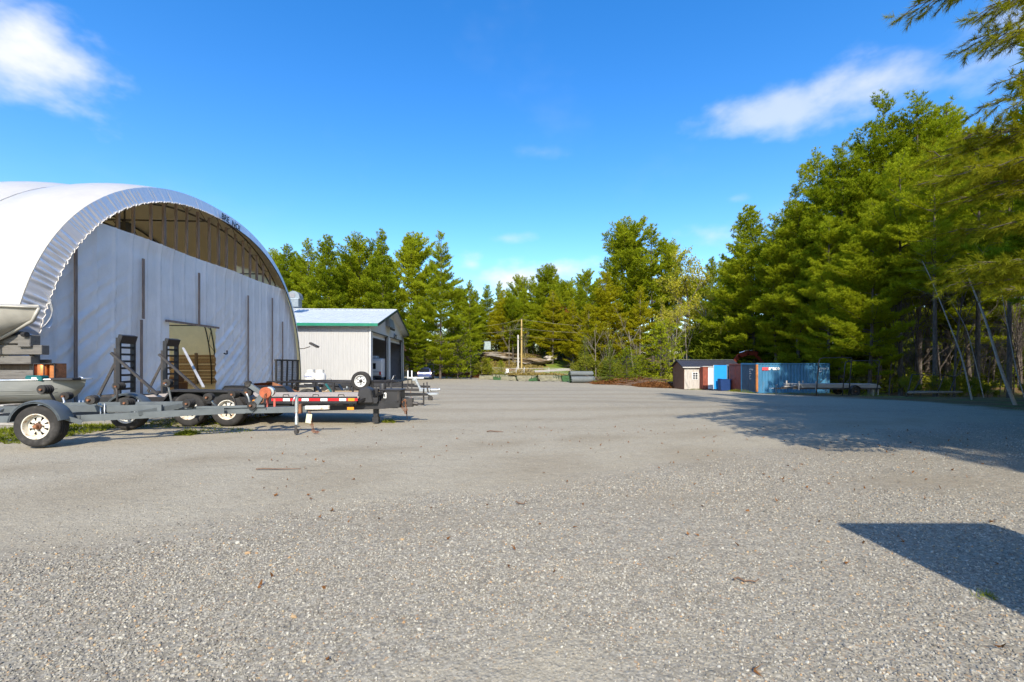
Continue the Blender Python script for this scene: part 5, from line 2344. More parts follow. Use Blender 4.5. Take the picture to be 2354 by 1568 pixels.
def build_container(name, label, org, yaw, L, W_, H, m, mpost, mdoor, mroof, doors='closed', leaf_m=None, open_leaf=None):
    """org = near left ground corner; local x along the length, y away; door end at local x=0 facing -x"""
    t = thing(name, label, 'container', org, yaw)
    mb = MB()
    for x in (.08, L - .08):
        for y in (.08, W_ - .08):
            mb.box((x, y, H / 2), (.16, .16, H))
    posts = mb.build('corner_posts', mpost, t, bevel=.01)
    mb = MB()
    for y in (.06, W_ - .06):
        mb.box((L / 2, y, .08), (L - .32, .12, .16))
        mb.box((L / 2, y, H - .05), (L - .32, .10, .09))
    for x in (.06, L - .06):
        mb.box((x, W_ / 2, .08), (.12, W_ - .32, .16))
        mb.box((x, W_ / 2, H - .07), (.12, W_ - .32, .13))
    mb.build('rails', m, t, bevel=.006)
    mb = MB()
    for x in (.0, L):
        for y in (.0, W_):
            for z in (.06, H - .06):
                mb.box((x + (.085 if x == 0 else -.085), y + (.085 if y == 0 else -.085), z), (.19, .19, .125))
    mb.build('corner_castings', mpost, t, bevel=.01)
    mb = MB()
    v, f = sheet((.16, .03, 0), (1, 0, 0), L - .32, (0, -1, 0), .16, H - .1)
    mb.add(v, f)
    mb.build('side_wall', m, t)
    mb = MB()
    v, f = sheet((.16, W_ - .03, 0), (1, 0, 0), L - .32, (0, 1, 0), .16, H - .1)
    mb.add(v, f)
    v, f = sheet((L - .03, .16, 0), (0, 1, 0), W_ - .32, (1, 0, 0), .16, H - .12)
    mb.add(v, f)
    mb.build('rear_walls', m, t)
    mb = MB()
    mb.box((L / 2, W_ / 2, H - .03), (L - .1, W_ - .1, .03))
    mb.build('roof', mroof, t)
    mb = MB()
    mb.box((L / 2, W_ / 2, .15), (L - .3, W_ - .3, .04))
    mb.build('floor', M['barn_wood'], t)
    w_ = (W_ - .34) / 2
    hd = H - .32
    zb = Vector((0, 0, .16))
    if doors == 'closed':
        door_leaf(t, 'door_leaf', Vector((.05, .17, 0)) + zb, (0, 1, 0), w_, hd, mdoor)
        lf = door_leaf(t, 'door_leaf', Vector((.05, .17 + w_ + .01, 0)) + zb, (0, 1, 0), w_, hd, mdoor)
    return t


cz = gzf(21, 39)
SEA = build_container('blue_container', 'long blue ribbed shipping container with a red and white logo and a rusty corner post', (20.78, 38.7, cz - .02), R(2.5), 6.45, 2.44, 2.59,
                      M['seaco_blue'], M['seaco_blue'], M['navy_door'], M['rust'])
# the rust red front post and the printing
mb = MB()
mb.box((.075, .072, 1.295), (.17, .165, 2.35))
mb.build('front_post', M['rust_orange'], SEA, bevel=.012)


def letter(parent, txt, loc, rot, size, m, name='lettering', ext=.002, off=0.0, align='LEFT'):
    o = text_mesh(txt, size, m, parent, name, off, align)
    o.location = loc
    o.rotation_euler = rot
    return o


mb = MB()
mb.box((.78, -.004, 2.10), (.56, .008, .25))
mb.build('logo_block', M['mark_red'], SEA, bevel=.003)
letter(SEA, 'seaco', (1.07, -.006, 2.02), (R(90), 0, 0), .42, M['mark_white'], off=.022)
letter(SEA, 'LST', (5.40, -.006, 2.05), (R(90), 0, 0), .22, M['mark_white'], off=.008)
letter(SEA, '1056 1', (5.78, -.006, 2.05), (R(90), 0, 0), .20, M['mark_white'])
letter(SEA, '22G1', (5.42, -.006, 1.84), (R(90), 0, 0), .15, M['mark_white'])
# door end text, small white lines
for k, (y, z, s) in enumerate(((1.7, 1.98, .15), (1.7, 1.80, .10), (1.72, 1.66, .08), (1.7, 1.5, .08), (1.72, 1.36, .08), (1.7, 1.2, .08))):
    letter(SEA, ('LST 1056', '22G1', 'MAX GR', 'TARE', 'NET', 'CU CAP')[k], (-.01, 1.05 - .0, z), (R(90), 0, R(-90)), s, M['mark_white'])

RED = build_container('rust_container', 'rust brown shipping container with scuffed doors beside the blue container', (20.95, 41.32, cz - .02), R(2.5), 6.06, 2.44, 2.55,
                      M['rust_brown'], M['rust_brown'], M['rust_brown'], M['rust'])
BLU = build_container('grey_container', 'grey blue container with one bright blue door swung open toward the yard', (20.75, 44.0, gzf(20, 44) + .02), R(2.5), 6.06, 2.44, 2.5,
                      M['grey_blue'], M['grey_blue'], M['grey_blue'], M['rust'], doors='open')
lf = MB()
lf.beam((-1.28, .02, 1.29), (.0, .0, 1.29), .05, 2.30)
leaf = lf.build('door_leaf', M['bright_blue'], BLU, bevel=.008)
leaf['label'] = 'bright blue open door leaf'
lf = MB()
v, f = sheet((-1.24, -.008, 0), (1, -.016, 0), 1.2, (0, -1, 0), .2, 2.38)
lf.add(v, f)
lf.build('leaf_ribs', M['bright_blue'], leaf)
lf = MB()
lf.box((-1.30, .01, 1.29), (.05, .08, 2.32))
lf.build('leaf_edge', M['white_trim'], leaf)
# small brown steel hut with a white door
ho = Vector((19.55, 46.6, gzf(19.5, 46.6) + .02))
HUT = thing('steel_hut', 'narrow brown ribbed steel hut with a white panelled door beside the wooden shed', 'hut', ho, R(1))
W2, D2, H2 = 1.82, 2.4, 2.35
mb = MB()
v, f = sheet((0, 0, 0), (1, 0, 0), .52, (0, -1, 0), .05, H2)
mb.add(v, f)
mb.build('front_panel', M['rust_brown'], HUT)
mb = MB()
v, f = sheet((1.12, 0, 0), (1, 0, 0), W2 - 1.12, (0, -1, 0), .05, H2)
mb.add(v, f)
mb.build('front_panel', M['grey_blue'], HUT)
mb = MB()
for s in (0, 1):
    v, f = sheet((s * W2, 0, 0), (0, 1, 0), D2, (1 if s else -1, 0, 0), .05, H2)
    mb.add(v, f)
mb.box((W2 / 2, D2, H2 / 2), (W2, .04, H2))
mb.build('side_walls', M['rust_brown'], HUT)
mb = MB()
mb.box((W2 / 2, D2 / 2, H2 + .02), (W2 + .1, D2 + .1, .05))
mb.build('roof', M['white_trim'], HUT)
mb = MB()
mb.box((.82, -.02, 1.16), (.60, .05, 2.2))
wd = mb.build('door', M['white_paint'], HUT, bevel=.01)
for z in (.55, 1.0, 1.45, 1.9):
    mb = MB()
    mb.box((.80, -.055, z), (.34, .02, .30))
    mb.build('door_panel', M['white_trim'], wd, bevel=.012)
mb = MB()
mb.box((1.08, -.07, 1.15), (.05, .05, .22))
mb.build('handle', M['rust'], wd)


bn = thing('dark_blue_box', 'dark blue box added over the dark patch low on the bright blue door', 'bin', BLU.location + Vector((-.52, -.62, 0)), R(2))  # dark blue box added to cover the dark patch low on the door
mb = MB()
mb.prism([(-.46, 0), (.46, 0), (.52, 1.05), (-.52, 1.05)], .62, Matrix.Translation((0, .31, .02)) @ Matrix.Rotation(R(90), 4, 'X'))
mb.build('dark_box_body', M['dark_box_blue'], bn, bevel=.02)
mb = MB()
mb.box((0, 0, 1.10), (1.08, .68, .05))
mb.box((-.42, 0, 1.14), (.16, .5, .05))
mb.build('lid', M['dark_box_blue'], bn, bevel=.015)
for sx in (-.4, .4):
    mb = MB()
    mb.lathe([(0, -.04), (.09, -.04), (.09, .04), (0, .04)], 12, Matrix.Translation((sx, .28, .09)) @ Matrix.Rotation(R(90), 4, 'Y'))
    mb.build('wheel', M['rubber'], bn)


def build_shed():
    o = Vector((17.95, 47.4, gzf(18.5, 47.4)))
    t = thing('wooden_shed', 'weathered plank shed with small white window and long charcoal metal roof', 'shed', o, R(1.5))
    LEN, DEP, EV, RG = 5.6, 3.0, 2.42, 3.05
    rng = random.Random(3)
    # front planks; a window gap
    x = 0
    while x < 2.2:
        w_ = .155
        tone = 'grey_wood_v'
        zt = EV
        if 0.85 < x < 1.38:
            for (a, b) in ((.02, 1.08 + rng.uniform(-.03, .02)), (1.78, EV)):
                mb = MB()
                mb.box((x + w_ / 2, rng.uniform(-.006, .006), (a + b) / 2), (w_ - .008, .03, b - a))
                mb.build('plank', M[tone], t)
        else:
            a = rng.uniform(.02, .08)
            mb = MB()
            mb.box((x + w_ / 2, rng.uniform(-.006, .006), (a + zt) / 2), (w_ - .008, .03, zt - a))
            mb.build('plank', M[tone], t)
        x += w_
    mb = MB()
    mb.box((1.12, .05, 1.1), (2.2, .04, 2.1))
    mb.build('lining', M['interior_dark'], t)
    mb = MB()
    mb.box((1.13, .035, 1.43), (.52, .012, .68))
    mb.build('window_pane', M['dark_glass'], t)
    mb = MB()
    for x_ in (.86, 1.13, 1.40):
        mb.box((x_, -.02, 1.43), (.05, .05, .72))
    for z in (1.08, 1.31, 1.55, 1.78):
        mb.box((1.13, -.022, z), (.60, .05, .045))
    mb.build('window_frame', M['white_paint'], t)
    mb = MB()
    mb.beam((.5, -.04, .15), (.15, -.04, .75), .02, .07)
    mb.beam((1.75, -.02, 0.05), (1.75, -.02, 1.15), .03, .05)
    mb.build('door_trim', M['grey_wood'], t)
    # dark lean panel at the right of the front
    mb = MB()
    mb.box((1.95, -.03, .55), (.50, .03, 1.1))
    mb.build('low_board', M['stud_wood'], t)
    # gable end planks
    y = 0
    while y < DEP - .01:
        mb = MB()
        yc = y + .09
        zt = EV + (RG - EV) * (1 - abs(yc - DEP / 2) / (DEP / 2))
        mb.box((-.02, yc, zt / 2 + .01), (.03, .17, zt - .04))
        mb.build('gable_plank', M['brown_wood'], t)
        y += .18
    mb = MB()
    mb.box((LEN / 2, DEP, EV / 2), (LEN, .04, EV))
    mb.box((LEN, DEP / 2, EV / 2), (.04, DEP, EV))
    mb.box((LEN / 2 + 1.1, .0, EV / 2), (LEN - 2.2, .04, EV))
    mb.build('other_walls', M['brown_wood'], t)
    # roof: ribbed sheets
    for s in (0, 1):
        mb = MB()
        vs, fs = [], []
        x = -.28
        pts = []
        while x < LEN + .25:
            for q, d in ((0, 0), (.19, 0), (.205, .022), (.235, .022)):
                pts.append((x + q, d))
            x += .25
        for xx, d in pts:
            ye = -.22 if s == 0 else DEP + .22
            vs += [(xx, ye, EV - .08 + d), (xx, DEP / 2, RG + .05 + d)]
        for i in range(len(pts) - 1):
            a = 2 * i
            fs.append((a, a + 2, a + 3, a + 1) if s == 0 else (a, a + 1, a + 3, a + 2))
        mb.add(vs, fs)
        ye = -.22 if s == 0 else DEP + .22
        mb.beam((-.27, ye, EV - .10), (-.27, DEP / 2, RG + .03), .04, .09)
        mb.build('roof_slope', M['charcoal_roof'], t)
    mb = MB()
    mb.box((LEN / 2, DEP / 2, RG + .085), (LEN + .6, .2, .03))
    mb.build('ridge_cap', M['grey_metal'], t)
    mb = MB()
    mb.box((LEN / 2, -.235, EV - .10), (LEN + .5, .03, .09))
    mb.build('eave_board', M['stub_wood'], t)


build_shed()


def build_lift():
    p = at(1672, 826, 55)
    o = Vector((p.x, 55, gzf(p.x, 55)))
    t = thing('excavator', 'rust orange excavator with its curved boom raised in the shade behind the shed', 'excavator', o, R(0))
    mb = MB()
    for s in (-1, 1):
        mb.prism([(-1.4, .15), (-1.2, .0), (1.2, 0), (1.4, .15), (1.4, .55), (1.2, .7), (-1.2, .7), (-1.4, .55)], .45, Matrix.Translation((0, s * .95 + .22, 0)) @ Matrix.Rotation(R(90), 4, 'X'))
    mb.build('track', M['dark_steel'], t, bevel=.03)
    mb = MB()
    mb.box((-.5, 0, 1.35), (2.3, 1.9, 1.1))
    mb.build('body', M['lift_orange'], t, bevel=.08)
    mb = MB()
    mb.prism([(-.5, 1.9), (.5, 1.9), (.45, 3.0), (.0, 3.3), (-.5, 3.3)], .9, Matrix.Translation((0, -.05, 0)) @ Matrix.Rotation(R(90), 4, 'X'))
    mb.build('cab', M['dark_steel'], t, bevel=.05)
    mb = MB()
    mb.box((-1.7, .2, 2.4), (.14, .3, .9))
    mb.build('exhaust', M['lift_orange'], t)
    mb = MB()
    pts = [(.6, .3, 1.8), (.8, .3, 2.9), (1.5, .3, 3.75), (2.6, .3, 4.1), (3.7, .3, 4.05)]
    for a, b in zip(pts[:-1], pts[1:]):
        d = (Vector(b) - Vector(a)).normalized() * .12
        mb.beam(Vector(a) - d, Vector(b) + d, .30, .48)
    mb.build('boom', M['lift_orange'], t, bevel=.03)
    mb = MB()
    mb.beam((3.2, .3, 4.35), (4.6, .3, 2.7), .24, .34)
    mb.build('dipper_arm', M['lift_orange'], t, bevel=.03)
    mb = MB()
    mb.tube([(1.6, .3, 4.15), (2.6, .3, 4.5), (3.3, .3, 4.4)], .08, 8)
    mb.build('ram', M['chrome'], t, True)
    mb = MB()
    mb.prism([(0, 0), (.5, .1), (.75, -.5), (.3, -.85), (-.1, -.6)], .8, Matrix.Translation((4.4, .7, 2.75)) @ Matrix.Rotation(R(90), 4, 'X'))
    mb.build('bucket', M['lift_orange'], t, bevel=.03)


build_lift()


# ================================================================== FRAMES, LUMBER AND TRAILER IN THE SHADE
def build_lumber_trailer():
    o = gp(1935, 33.0)
    t = thing('lumber_trailer', 'low trailer loaded with long grey planks parked in front of the blue container', 'trailer', o, R(-2))
    r = .33
    make_wheel(t, (.3, -.9, r), r, .2, M['dark_steel'], -1, 8)
    make_wheel(t, (.3, .9, r), r, .2, M['dark_steel'], -1, 8)
    mb = MB()
    for s in (-1, 1):
        mb.box((-.9, s * .72, .52), (6.0, .07, .12))
    for k in range(5):
        mb.box((-3.6 + k * 1.3, 0, .52), (.07, 1.4, .09))
    mb.beam((-3.9, 0, .50), (-4.9, 0, .48), .08, .1)
    mb.build('frame', M['dark_steel'], t)
    rng = random.Random(8)
    for k in range(3):
        for j in range(6):
            mb = MB()
            L = rng.uniform(5.3, 6.2)
            mb.box((-.8 + rng.uniform(-.3, .3), -.62 + j * .245, .62 + k * .09), (L, .22, .075))
            mb.build('plank', M['grey_wood'], t)
    for x in (-3.5, -2.3):
        for s in (-1, 1):
            mb = MB()
            mb.box((x, s * .78, .72), (.09, .07, .62))
            mb.build('stake', M['grey_wood'], t)
    mb = MB()
    mb.tube([(-4.7, -.05, .02), (-4.7, -.05, .75), (-4.7, -.2, .75)], .03, 8)
    mb.build('jack', M['galv'], t, True)
    mb = MB()
    mb.box((-5.0, 0, .50), (.3, .1, .08))
    mb.build('coupler', M['mark_white'], t)
    arc_fender(t, (.3, -.9, r + .02), r + .06, .26, 20, 160, M['dark_steel'])
    for x in (1.8, 2.1):
        mb = MB()
        mb.box((x, -.5, .25), (.12, .2, .5))
        mb.build('prop', M['grey_wood'], t)


build_lumber_trailer()


def pipe_frame(label, xl, xr, ytop, Y, skew, rnd):
    o = gp((xl + xr) / 2, Y)
    t = thing('pipe_frame', label, 'frame', o, R(skew))
    w_ = (xr - xl) / F * Y
    h = CZ - (ytop - HZ) / F * Y - o.z
    mb = MB()
    k = .35
    mb.tube([(-w_ / 2 - .18, 0, 0), (-w_ / 2, 0, h - k), (-w_ / 2 + .08, 0, h - .1), (-w_ / 2 + .35, 0, h - .02), (w_ / 2 - .05, 0, h), (w_ / 2, 0, h - .05), (w_ / 2 - .02, 0, h - k), (w_ / 2 - .22, 0, 0)], .035, 7)
    mb.build('hoop', M['dark_steel'], t, True)
    mb = MB()
    mb.tube([(w_ / 2 - .4, 0, h - .01), (w_ / 2, 0, h - .4)], .022, 6)
    mb.tube([(-w_ / 2 + .1, 0, .9), (-w_ / 2 + .7, .2, 1.3)], .02, 6)
    mb.build('brace', M['dark_steel'], t)
    mb = MB()
    for x in (-w_ / 2 - .18, w_ / 2 - .22):
        mb.box((x, 0, .02), (.2, .2, .03))
    mb.build('foot_plate', M['dark_steel'], t)
    return t


pipe_frame('tall dark pipe hoop standing in front of the right half of the blue container', 1880, 1960, 822, 30.5, 4, .3)
pipe_frame('second dark pipe hoop standing deeper in shade past the end of the blue container', 1940, 2024, 829, 31.5, 4, .2)
t = thing('sawhorse_frame', 'low dark pipe cradle of slanted legs among the trunks in the shade', 'frame', gp(2145, 27.5), R(-4))
mb = MB()
for a, b in (((-1.5, 0, 0), (-1.2, 0, 1.35)), ((-1.2, 0, 1.35), (.62, 0, 1.32)), ((.62, 0, 1.32), (.2, 0, .1)), ((-.55, 0, 1.33), (-1.0, .3, .1)), ((1.6, .4, 1.22), (1.2, .4, .1)), ((.62, 0, 1.3), (1.6, .4, 1.22))):
    mb.tube([a, b], .03, 6)
mb.build('pipes', M['dark_steel'], t, True)
mb = MB()
for k in range(7):
    mb.tube([(-1.7 + .1 * k, -.3 + .1 * k, .25 + .03 * (k % 3)), (1.2 + .12 * k, -.25 + .09 * k, .28 + .03 * (k % 2))], .05, 6)
mb.build('poles', M['bark_grey'], t, True)

# ================================================================== CAR
def build_car():
    o = gp(980, 61.5)
    t = thing('hatchback', 'blue hatchback parked with its rear to the yard beyond the garage', 'car', o, R(94))
    # local x forward
    W2 = .88
    prof = [(-2.05, .34, .86), (-2.12, .62, .90), (-2.02, .98, .88), (-1.62, 1.40, .70), (-1.2, 1.50, .66), (.2, 1.47, .66), (1.0, 1.02, .80), (2.0, .80, .80), (2.15, .55, .84), (2.1, .32, .84)]
    low = .26
    P = []
    for x, z, w_ in prof:
        P.append([(x, -w_ * .96, low), (x, -W2, min(z, .62)), (x, -w_, z * .97 if z > .7 else z), (x, -w_ * .6, z), (x, w_ * .6, z), (x, w_, z * .97 if z > .7 else z), (x, W2, min(z, .62)), (x, w_ * .96, low)])
    mb = MB()
    mb.grid(P)
    mb.add([P[0][i] for i in range(8)], [tuple(range(7, -1, -1))])
    mb.add([P[-1][i] for i in range(8)], [tuple(range(8))])
    mb.build('body', M['car_paint'], t, True, angle=32)
    mb = MB()
    mb.add([(-2.045, -.66, 1.0), (-2.045, .66, 1.0), (-1.66, .56, 1.40), (-1.66, -.56, 1.40)], [(0, 1, 2, 3)])
    mb.v = [(x - .015, y, z + .012) for x, y, z in mb.v]
    mb.build('rear_window', M['dark_glass'], t)
    for s in (-1, 1):
        mb = MB()
        mb.add([(-1.75, s * .885, 1.0), (.75, s * .835, 1.0), (.15, s * .70, 1.40), (-1.4, s * .70, 1.42)], [(0, 1, 2, 3)])
        mb.build('side_window', M['dark_glass'], t)
        mb = MB()
        mb.prism([(-2.17, .72), (-1.95, .72), (-1.90, .98), (-2.08, .98)], .22, Matrix.Translation((0, s * .80 + .11, 0)) @ Matrix.Rotation(R(90), 4, 'X'))
        mb.build('tail_light', M['red_lens'], t, bevel=.01)
        for x in (-1.3, 1.35):
            make_wheel(t, (x, s * .80, .32), .32, .2, M['galv'], s, 5)
        mb = MB()
        mb.box((.75, s * .98, 1.0), (.12, .2, .13))
        mb.build('mirror', M['car_paint'], t, bevel=.02)
    mb = MB()
    mb.box((-2.14, 0, .45), (.14, 1.62, .22))
    mb.build('bumper', M['car_paint'], t, bevel=.03)
    mb = MB()
    mb.box((-2.20, 0, .33), (.08, 1.2, .10))
    mb.build('lower_valance', M['grey_metal'], t)
    mb = MB()
    mb.box((-2.135, 0, .80), (.02, .42, .16))
    mb.build('number_plate', M['mark_white'], t)
    mb = MB()
    mb.box((-1.4, 0, 1.53), (.3, 1.1, .03))
    mb.build('roof_spoiler', M['car_paint'], t)
    mb = MB()
    mb.tube([(-2.13, -.2, .92), (-2.14, .2, .92)], .02, 6)
    mb.build('badge_strip', M['chrome'], t)


build_car()

# ================================================================== POLES, WIRES, FENCE, ROCK
def pole(label, x, ytop, Y, r, m, name='utility_pole', lean=0.0):
    o = gp(x, Y)
    h = CZ - (ytop - HZ) / F * Y - o.z
    t = thing(name, label, 'pole', o, 0)
    mb = MB()
    mb.tube([(0, 0, -.3), (lean * .5, 0, h * .5), (lean, 0, h)], [r, r * .9, r * .75], 12)
    mb.build('shaft', m, t, True, angle=40)
    return t, o, h


up, uo, uh = pole('tall yellowish timber utility pole carrying three wires behind the turf mats', 1199, 733, 84, .17, M['pole_wood'])
mb = MB()
for z in (.05, 1.55 / 1, 3.4):
    mb.tube([(-.22, -.1, uh - z), (.22, -.1, uh - z)], .05, 6)
    mb.tube([(0, -.1, uh - z), (0, -.18, uh - z + .12)], .06, 6)
mb.build('insulator', M['dark_steel'], up)
sp_, so, sh_ = pole('short pale stub pole strapped close beside the utility pole', 1191, 770, 84, .17, M['stub_wood'], 'stub_pole')
mb = MB()
mb.tube([(-.25, -.17, sh_ - .75), (.95, -.17, sh_ - .85)], .05, 6)
mb.build('strap', M['dark_steel'], sp_)


def wire(label, pts, m, r=.012):
    P = []
    for a, b, sag in zip(pts[:-1], pts[1:], [.5] * 9):
        for k in range(10):
            q = k / 10
            p = a.lerp(b, q)
            P.append(p - Vector((0, 0, sag * 4 * q * (1 - q))))
    P.append(pts[-1])
    c = pts[0]
    mb = MB()
    mb.tube([p - c for p in P], r, 4)
    o = mb.build('overhead_wire', m, None, True)
    o.location = c
    tag(o, label, 'wire', 'overhead wires at the utility pole')


wire('highest wire, from the top of the utility pole into the trees on both sides', [at(1040, 752, 86), at(1199, 734, 84), at(1480, 752, 82), at(1640, 772, 80)], M['wire_pale'])
wire('middle wire crossing the utility pole a third of the way down', [at(1040, 764, 86), at(1199, 755, 84), at(1470, 762, 82), at(1760, 768, 70)], M['wire_pale'])
wire('lowest wire, tied where the stub pole meets the utility pole', [at(1030, 784, 86), at(1199, 772, 84), at(1480, 782, 82), at(1620, 792, 78)], M['wire'])

# wire fence with gate
FY = 79.5
t = thing('wire_fence', 'low wire fence with pale posts and top rail in front of the rock and lawn', 'fence', gp(1200, FY), 0)
fo = t.location.copy()
px = [1133, 1187, 1205, 1262, 1322, 1333]
loc = [gp(x, FY) - fo for x in px]
for i, p in enumerate(loc):
    mb = MB()
    hh = 1.75 if i in (1, 2, 5) else 1.55
    mb.tube([p + Vector((0, 0, -.1)), p + Vector((0, 0, hh))], .05, 7)
    mb.build('post', M['rust'] if i == 4 else M['post_grey'], t, True)
for a, b in zip(loc[:-1], loc[1:]):
    mb = MB()
    mb.tube([a + Vector((0, 0, 1.48)), b + Vector((0, 0, 1.48))], .03, 6)
    mb.build('top_rail', M['post_grey'], t)
    mb = MB()
    d = (b - a).length
    n = max(2, int(d / .28))
    for k in range(n):
        p = a.lerp(b, k / n)
        q = a.lerp(b, min(1, (k + 4) / n))
        mb.beam(p + Vector((0, 0, .1)), q + Vector((0, 0, 1.45)), .012, .012)
        mb.beam(p + Vector((0, 0, 1.45)), q + Vector((0, 0, .1)), .012, .012)
    mb.build('wire_mesh', M['post_grey'], t)
for x0 in (1150, 1340, 1385):
    pass
tg = thing('gate_sign', 'small white notice on a post beside the fence gate', 'sign', gp(1166, 78.6), 0)
mb = MB()
mb.box((0, -.03, 1.15), (.50, .02, .62))
mb.build('board', M['mark_white'], tg)
mb = MB()
mb.box((.0, -.045, 1.1), (.05, .012, .40))
mb.build('centre_line', M['post_grey'], tg)
mb = MB()
mb.tube([(0, 0, 0), (0, 0, 1.5)], .05, 6)
mb.build('post', M['post_grey'], tg)

tk = thing('utility_box', 'pale blue grey utility cabinet on top of the rock outcrop', 'cabinet', (0, 0, 0), R(8))
p = at(1120, 803, 92)
tk.location = (p.x, 92, gzf(p.x, 92) - .05)
tk.location.z = p.z - .1
mb = MB()
mb.box((0, 0, .85), (1.35, 1.1, 1.7))
mb.build('cabinet_body', M['box_teal'], tk, bevel=.03)
mb = MB()
mb.box((0, 0, 1.74), (1.5, 1.25, .10))
mb.build('lid', M['dark_steel'], tk, bevel=.02)
mb = MB()
mb.box((-.3, -.56, .85), (.5, .02, 1.2))
mb.box((.32, -.56, .85), (.5, .02, 1.2))
mb.build('door', M['box_teal'], tk, bevel=.01)


def boulder(name, label, cat, p, s, m, seed, rz=0, n=3, flat=.1, group=None):
    rng = np.random.default_rng(seed)
    import bmesh
    bm = bmesh.new()
    bmesh.ops.create_icosphere(bm, subdivisions=n, radius=1)
    offs = rng.uniform(0, 6.28, (5, 3))
    fr = rng.uniform(1.2, 4.5, (5, 3))
    for v in bm.verts:
        c = np.array(v.co)
        d = sum(math.sin(fr[i] @ c * 1.3 + offs[i][0]) / (1.3 + i * .6) for i in range(5))
        d = round(d * 3.0) / 3.0 * .5 + d * .5
        d += .35 * sum(math.sin(fr[i] @ c * 5.3 + offs[i][1]) / (1.5 + i * .4) for i in range(5))
        v.co *= 1 + .13 * d
        if v.co.z < -flat * 4:
            v.co.z = -flat * 4
    me = bpy.data.meshes.new(name)
    bm.to_mesh(me)
    bm.free()
    me.materials.append(m)
    o = link_mesh(name, me)
    o.location = p
    o.scale = s
    o.rotation_euler = (0, 0, rz)
    tag(o, label, cat, group)
    return o


p = gp(1150, 92)
boulder('rock_outcrop', 'broad pale rock outcrop below the blue grey utility cabinet', 'rock', (-3.0, 93.5, gzf(-3.0, 93.5) - .5), (4.8, 4.0, 1.15), M['rock'], 1, .2, 5)
boulder('rock_outcrop', 'long low rock shoulder sloping from the outcrop behind the utility pole', 'rock', (2.6, 92.0, gzf(2.6, 92) - .45), (4.6, 3.0, .85), M['rock'], 2, -.3, 5)
for i, (x, y, Y, s) in enumerate(((1262, 822, 92, .75), (1264, 828, 91.6, .62), (1274, 824, 92.4, .55))):
    boulder('wall_stone', ('pale squared stone at the top of the stone pile beside the lawn', 'pale stone at the foot of the pile beside the lawn', 'small stone at the dark end of the pile beside the lawn')[i], 'stone', at(x, y, Y), (s * 1.3, s, s * .6), M['stone_block'], 10 + i, i, 2, .15)

# ================================================================== ROLLED TURF
def spiral_roll(name, label, pos, L, r0, turns, rz, m_out, m_in, flat=.75, thick=.035, lay=0.0):
    t = thing(name, label, 'turf roll', pos, rz)
    mb = MB()
    n = int(turns * 26)
    rows = []
    for k in range(n + 1):
        a = 2 * PI * k / 26
        r = r0 * (.35 + .65 * k / n)
        rows.append((r * math.cos(a), r * flat * math.sin(a) + r0 * flat))
    tail = rows[-1]
    jit = np.random.default_rng(int(abs(pos[0]) * 100)).uniform(-.05, .05, n + 8)
    P = [[(-L / 2 + jit[i], y, z), (-L / 4, y + jit[i] * .4, z + .01), (L / 4, y - jit[i] * .3, z - .01), (L / 2 + jit[(i * 7) % n], y, z)] for i, (y, z) in enumerate(rows)]
    mb.grid(P)
    mb.build('mat', m_out, t, True)
    mb = MB()
    cy, cz_ = 0, r0 * flat
    P2 = [[(x, cy + (y - cy) * (1 - thick / r0 * 1.5), cz_ + (z - cz_) * (1 - thick / r0 * 1.5)) for x, y, z in row] for row in P]
    mb.grid(P2[::-1])
    mb.build('pile_side', m_in, t, True)
    return t


ROLLS = [(1338, 879, 58.5, 3.35, .56, 3.0, 20, 'turf_grey', .86, 'lower fat grey roll of artificial turf at the end of the row'),
         (1335, 866, 59.3, 3.2, .50, 3.0, 17, 'turf_grey', .80, 'upper grey roll of artificial turf lying on the lower one')]
for k, (x, y, Y, L, r0, tn, rz, mm, fl, lb) in enumerate(ROLLS):
    o = gp(x, Y)
    spiral_roll('turf_roll', lb, (o.x, Y, o.z - .03 + (.80 if k else 0)), L, r0, tn, R(rz), M[mm], M['turf_green'], fl)
rng = random.Random(12)
MATS = [(1122, 68.5, 2.6, .32, 'crumpled tan turf sheet at the start of the row of mats'), (1150, 68, 2.2, .36, 'tan turf roll with a dark torn mouth, second in the row of mats'), (1178, 67, 3.2, .30, 'long smooth tan turf sheet below the white notice'),
        (1210, 66, 3.0, .34, 'tan turf sheet with a dark green folded edge under the utility pole'), (1238, 65, 2.4, .40, 'ragged tan turf roll with upright torn strips'), (1262, 64, 3.4, .36, 'long tan turf roll lying past the torn strips'),
        (1288, 63, 2.2, .34, 'short curled tan turf roll with a green lining'), (1306, 62, 1.8, .38, 'dark green crumpled turf piece beside the grey rolls')]
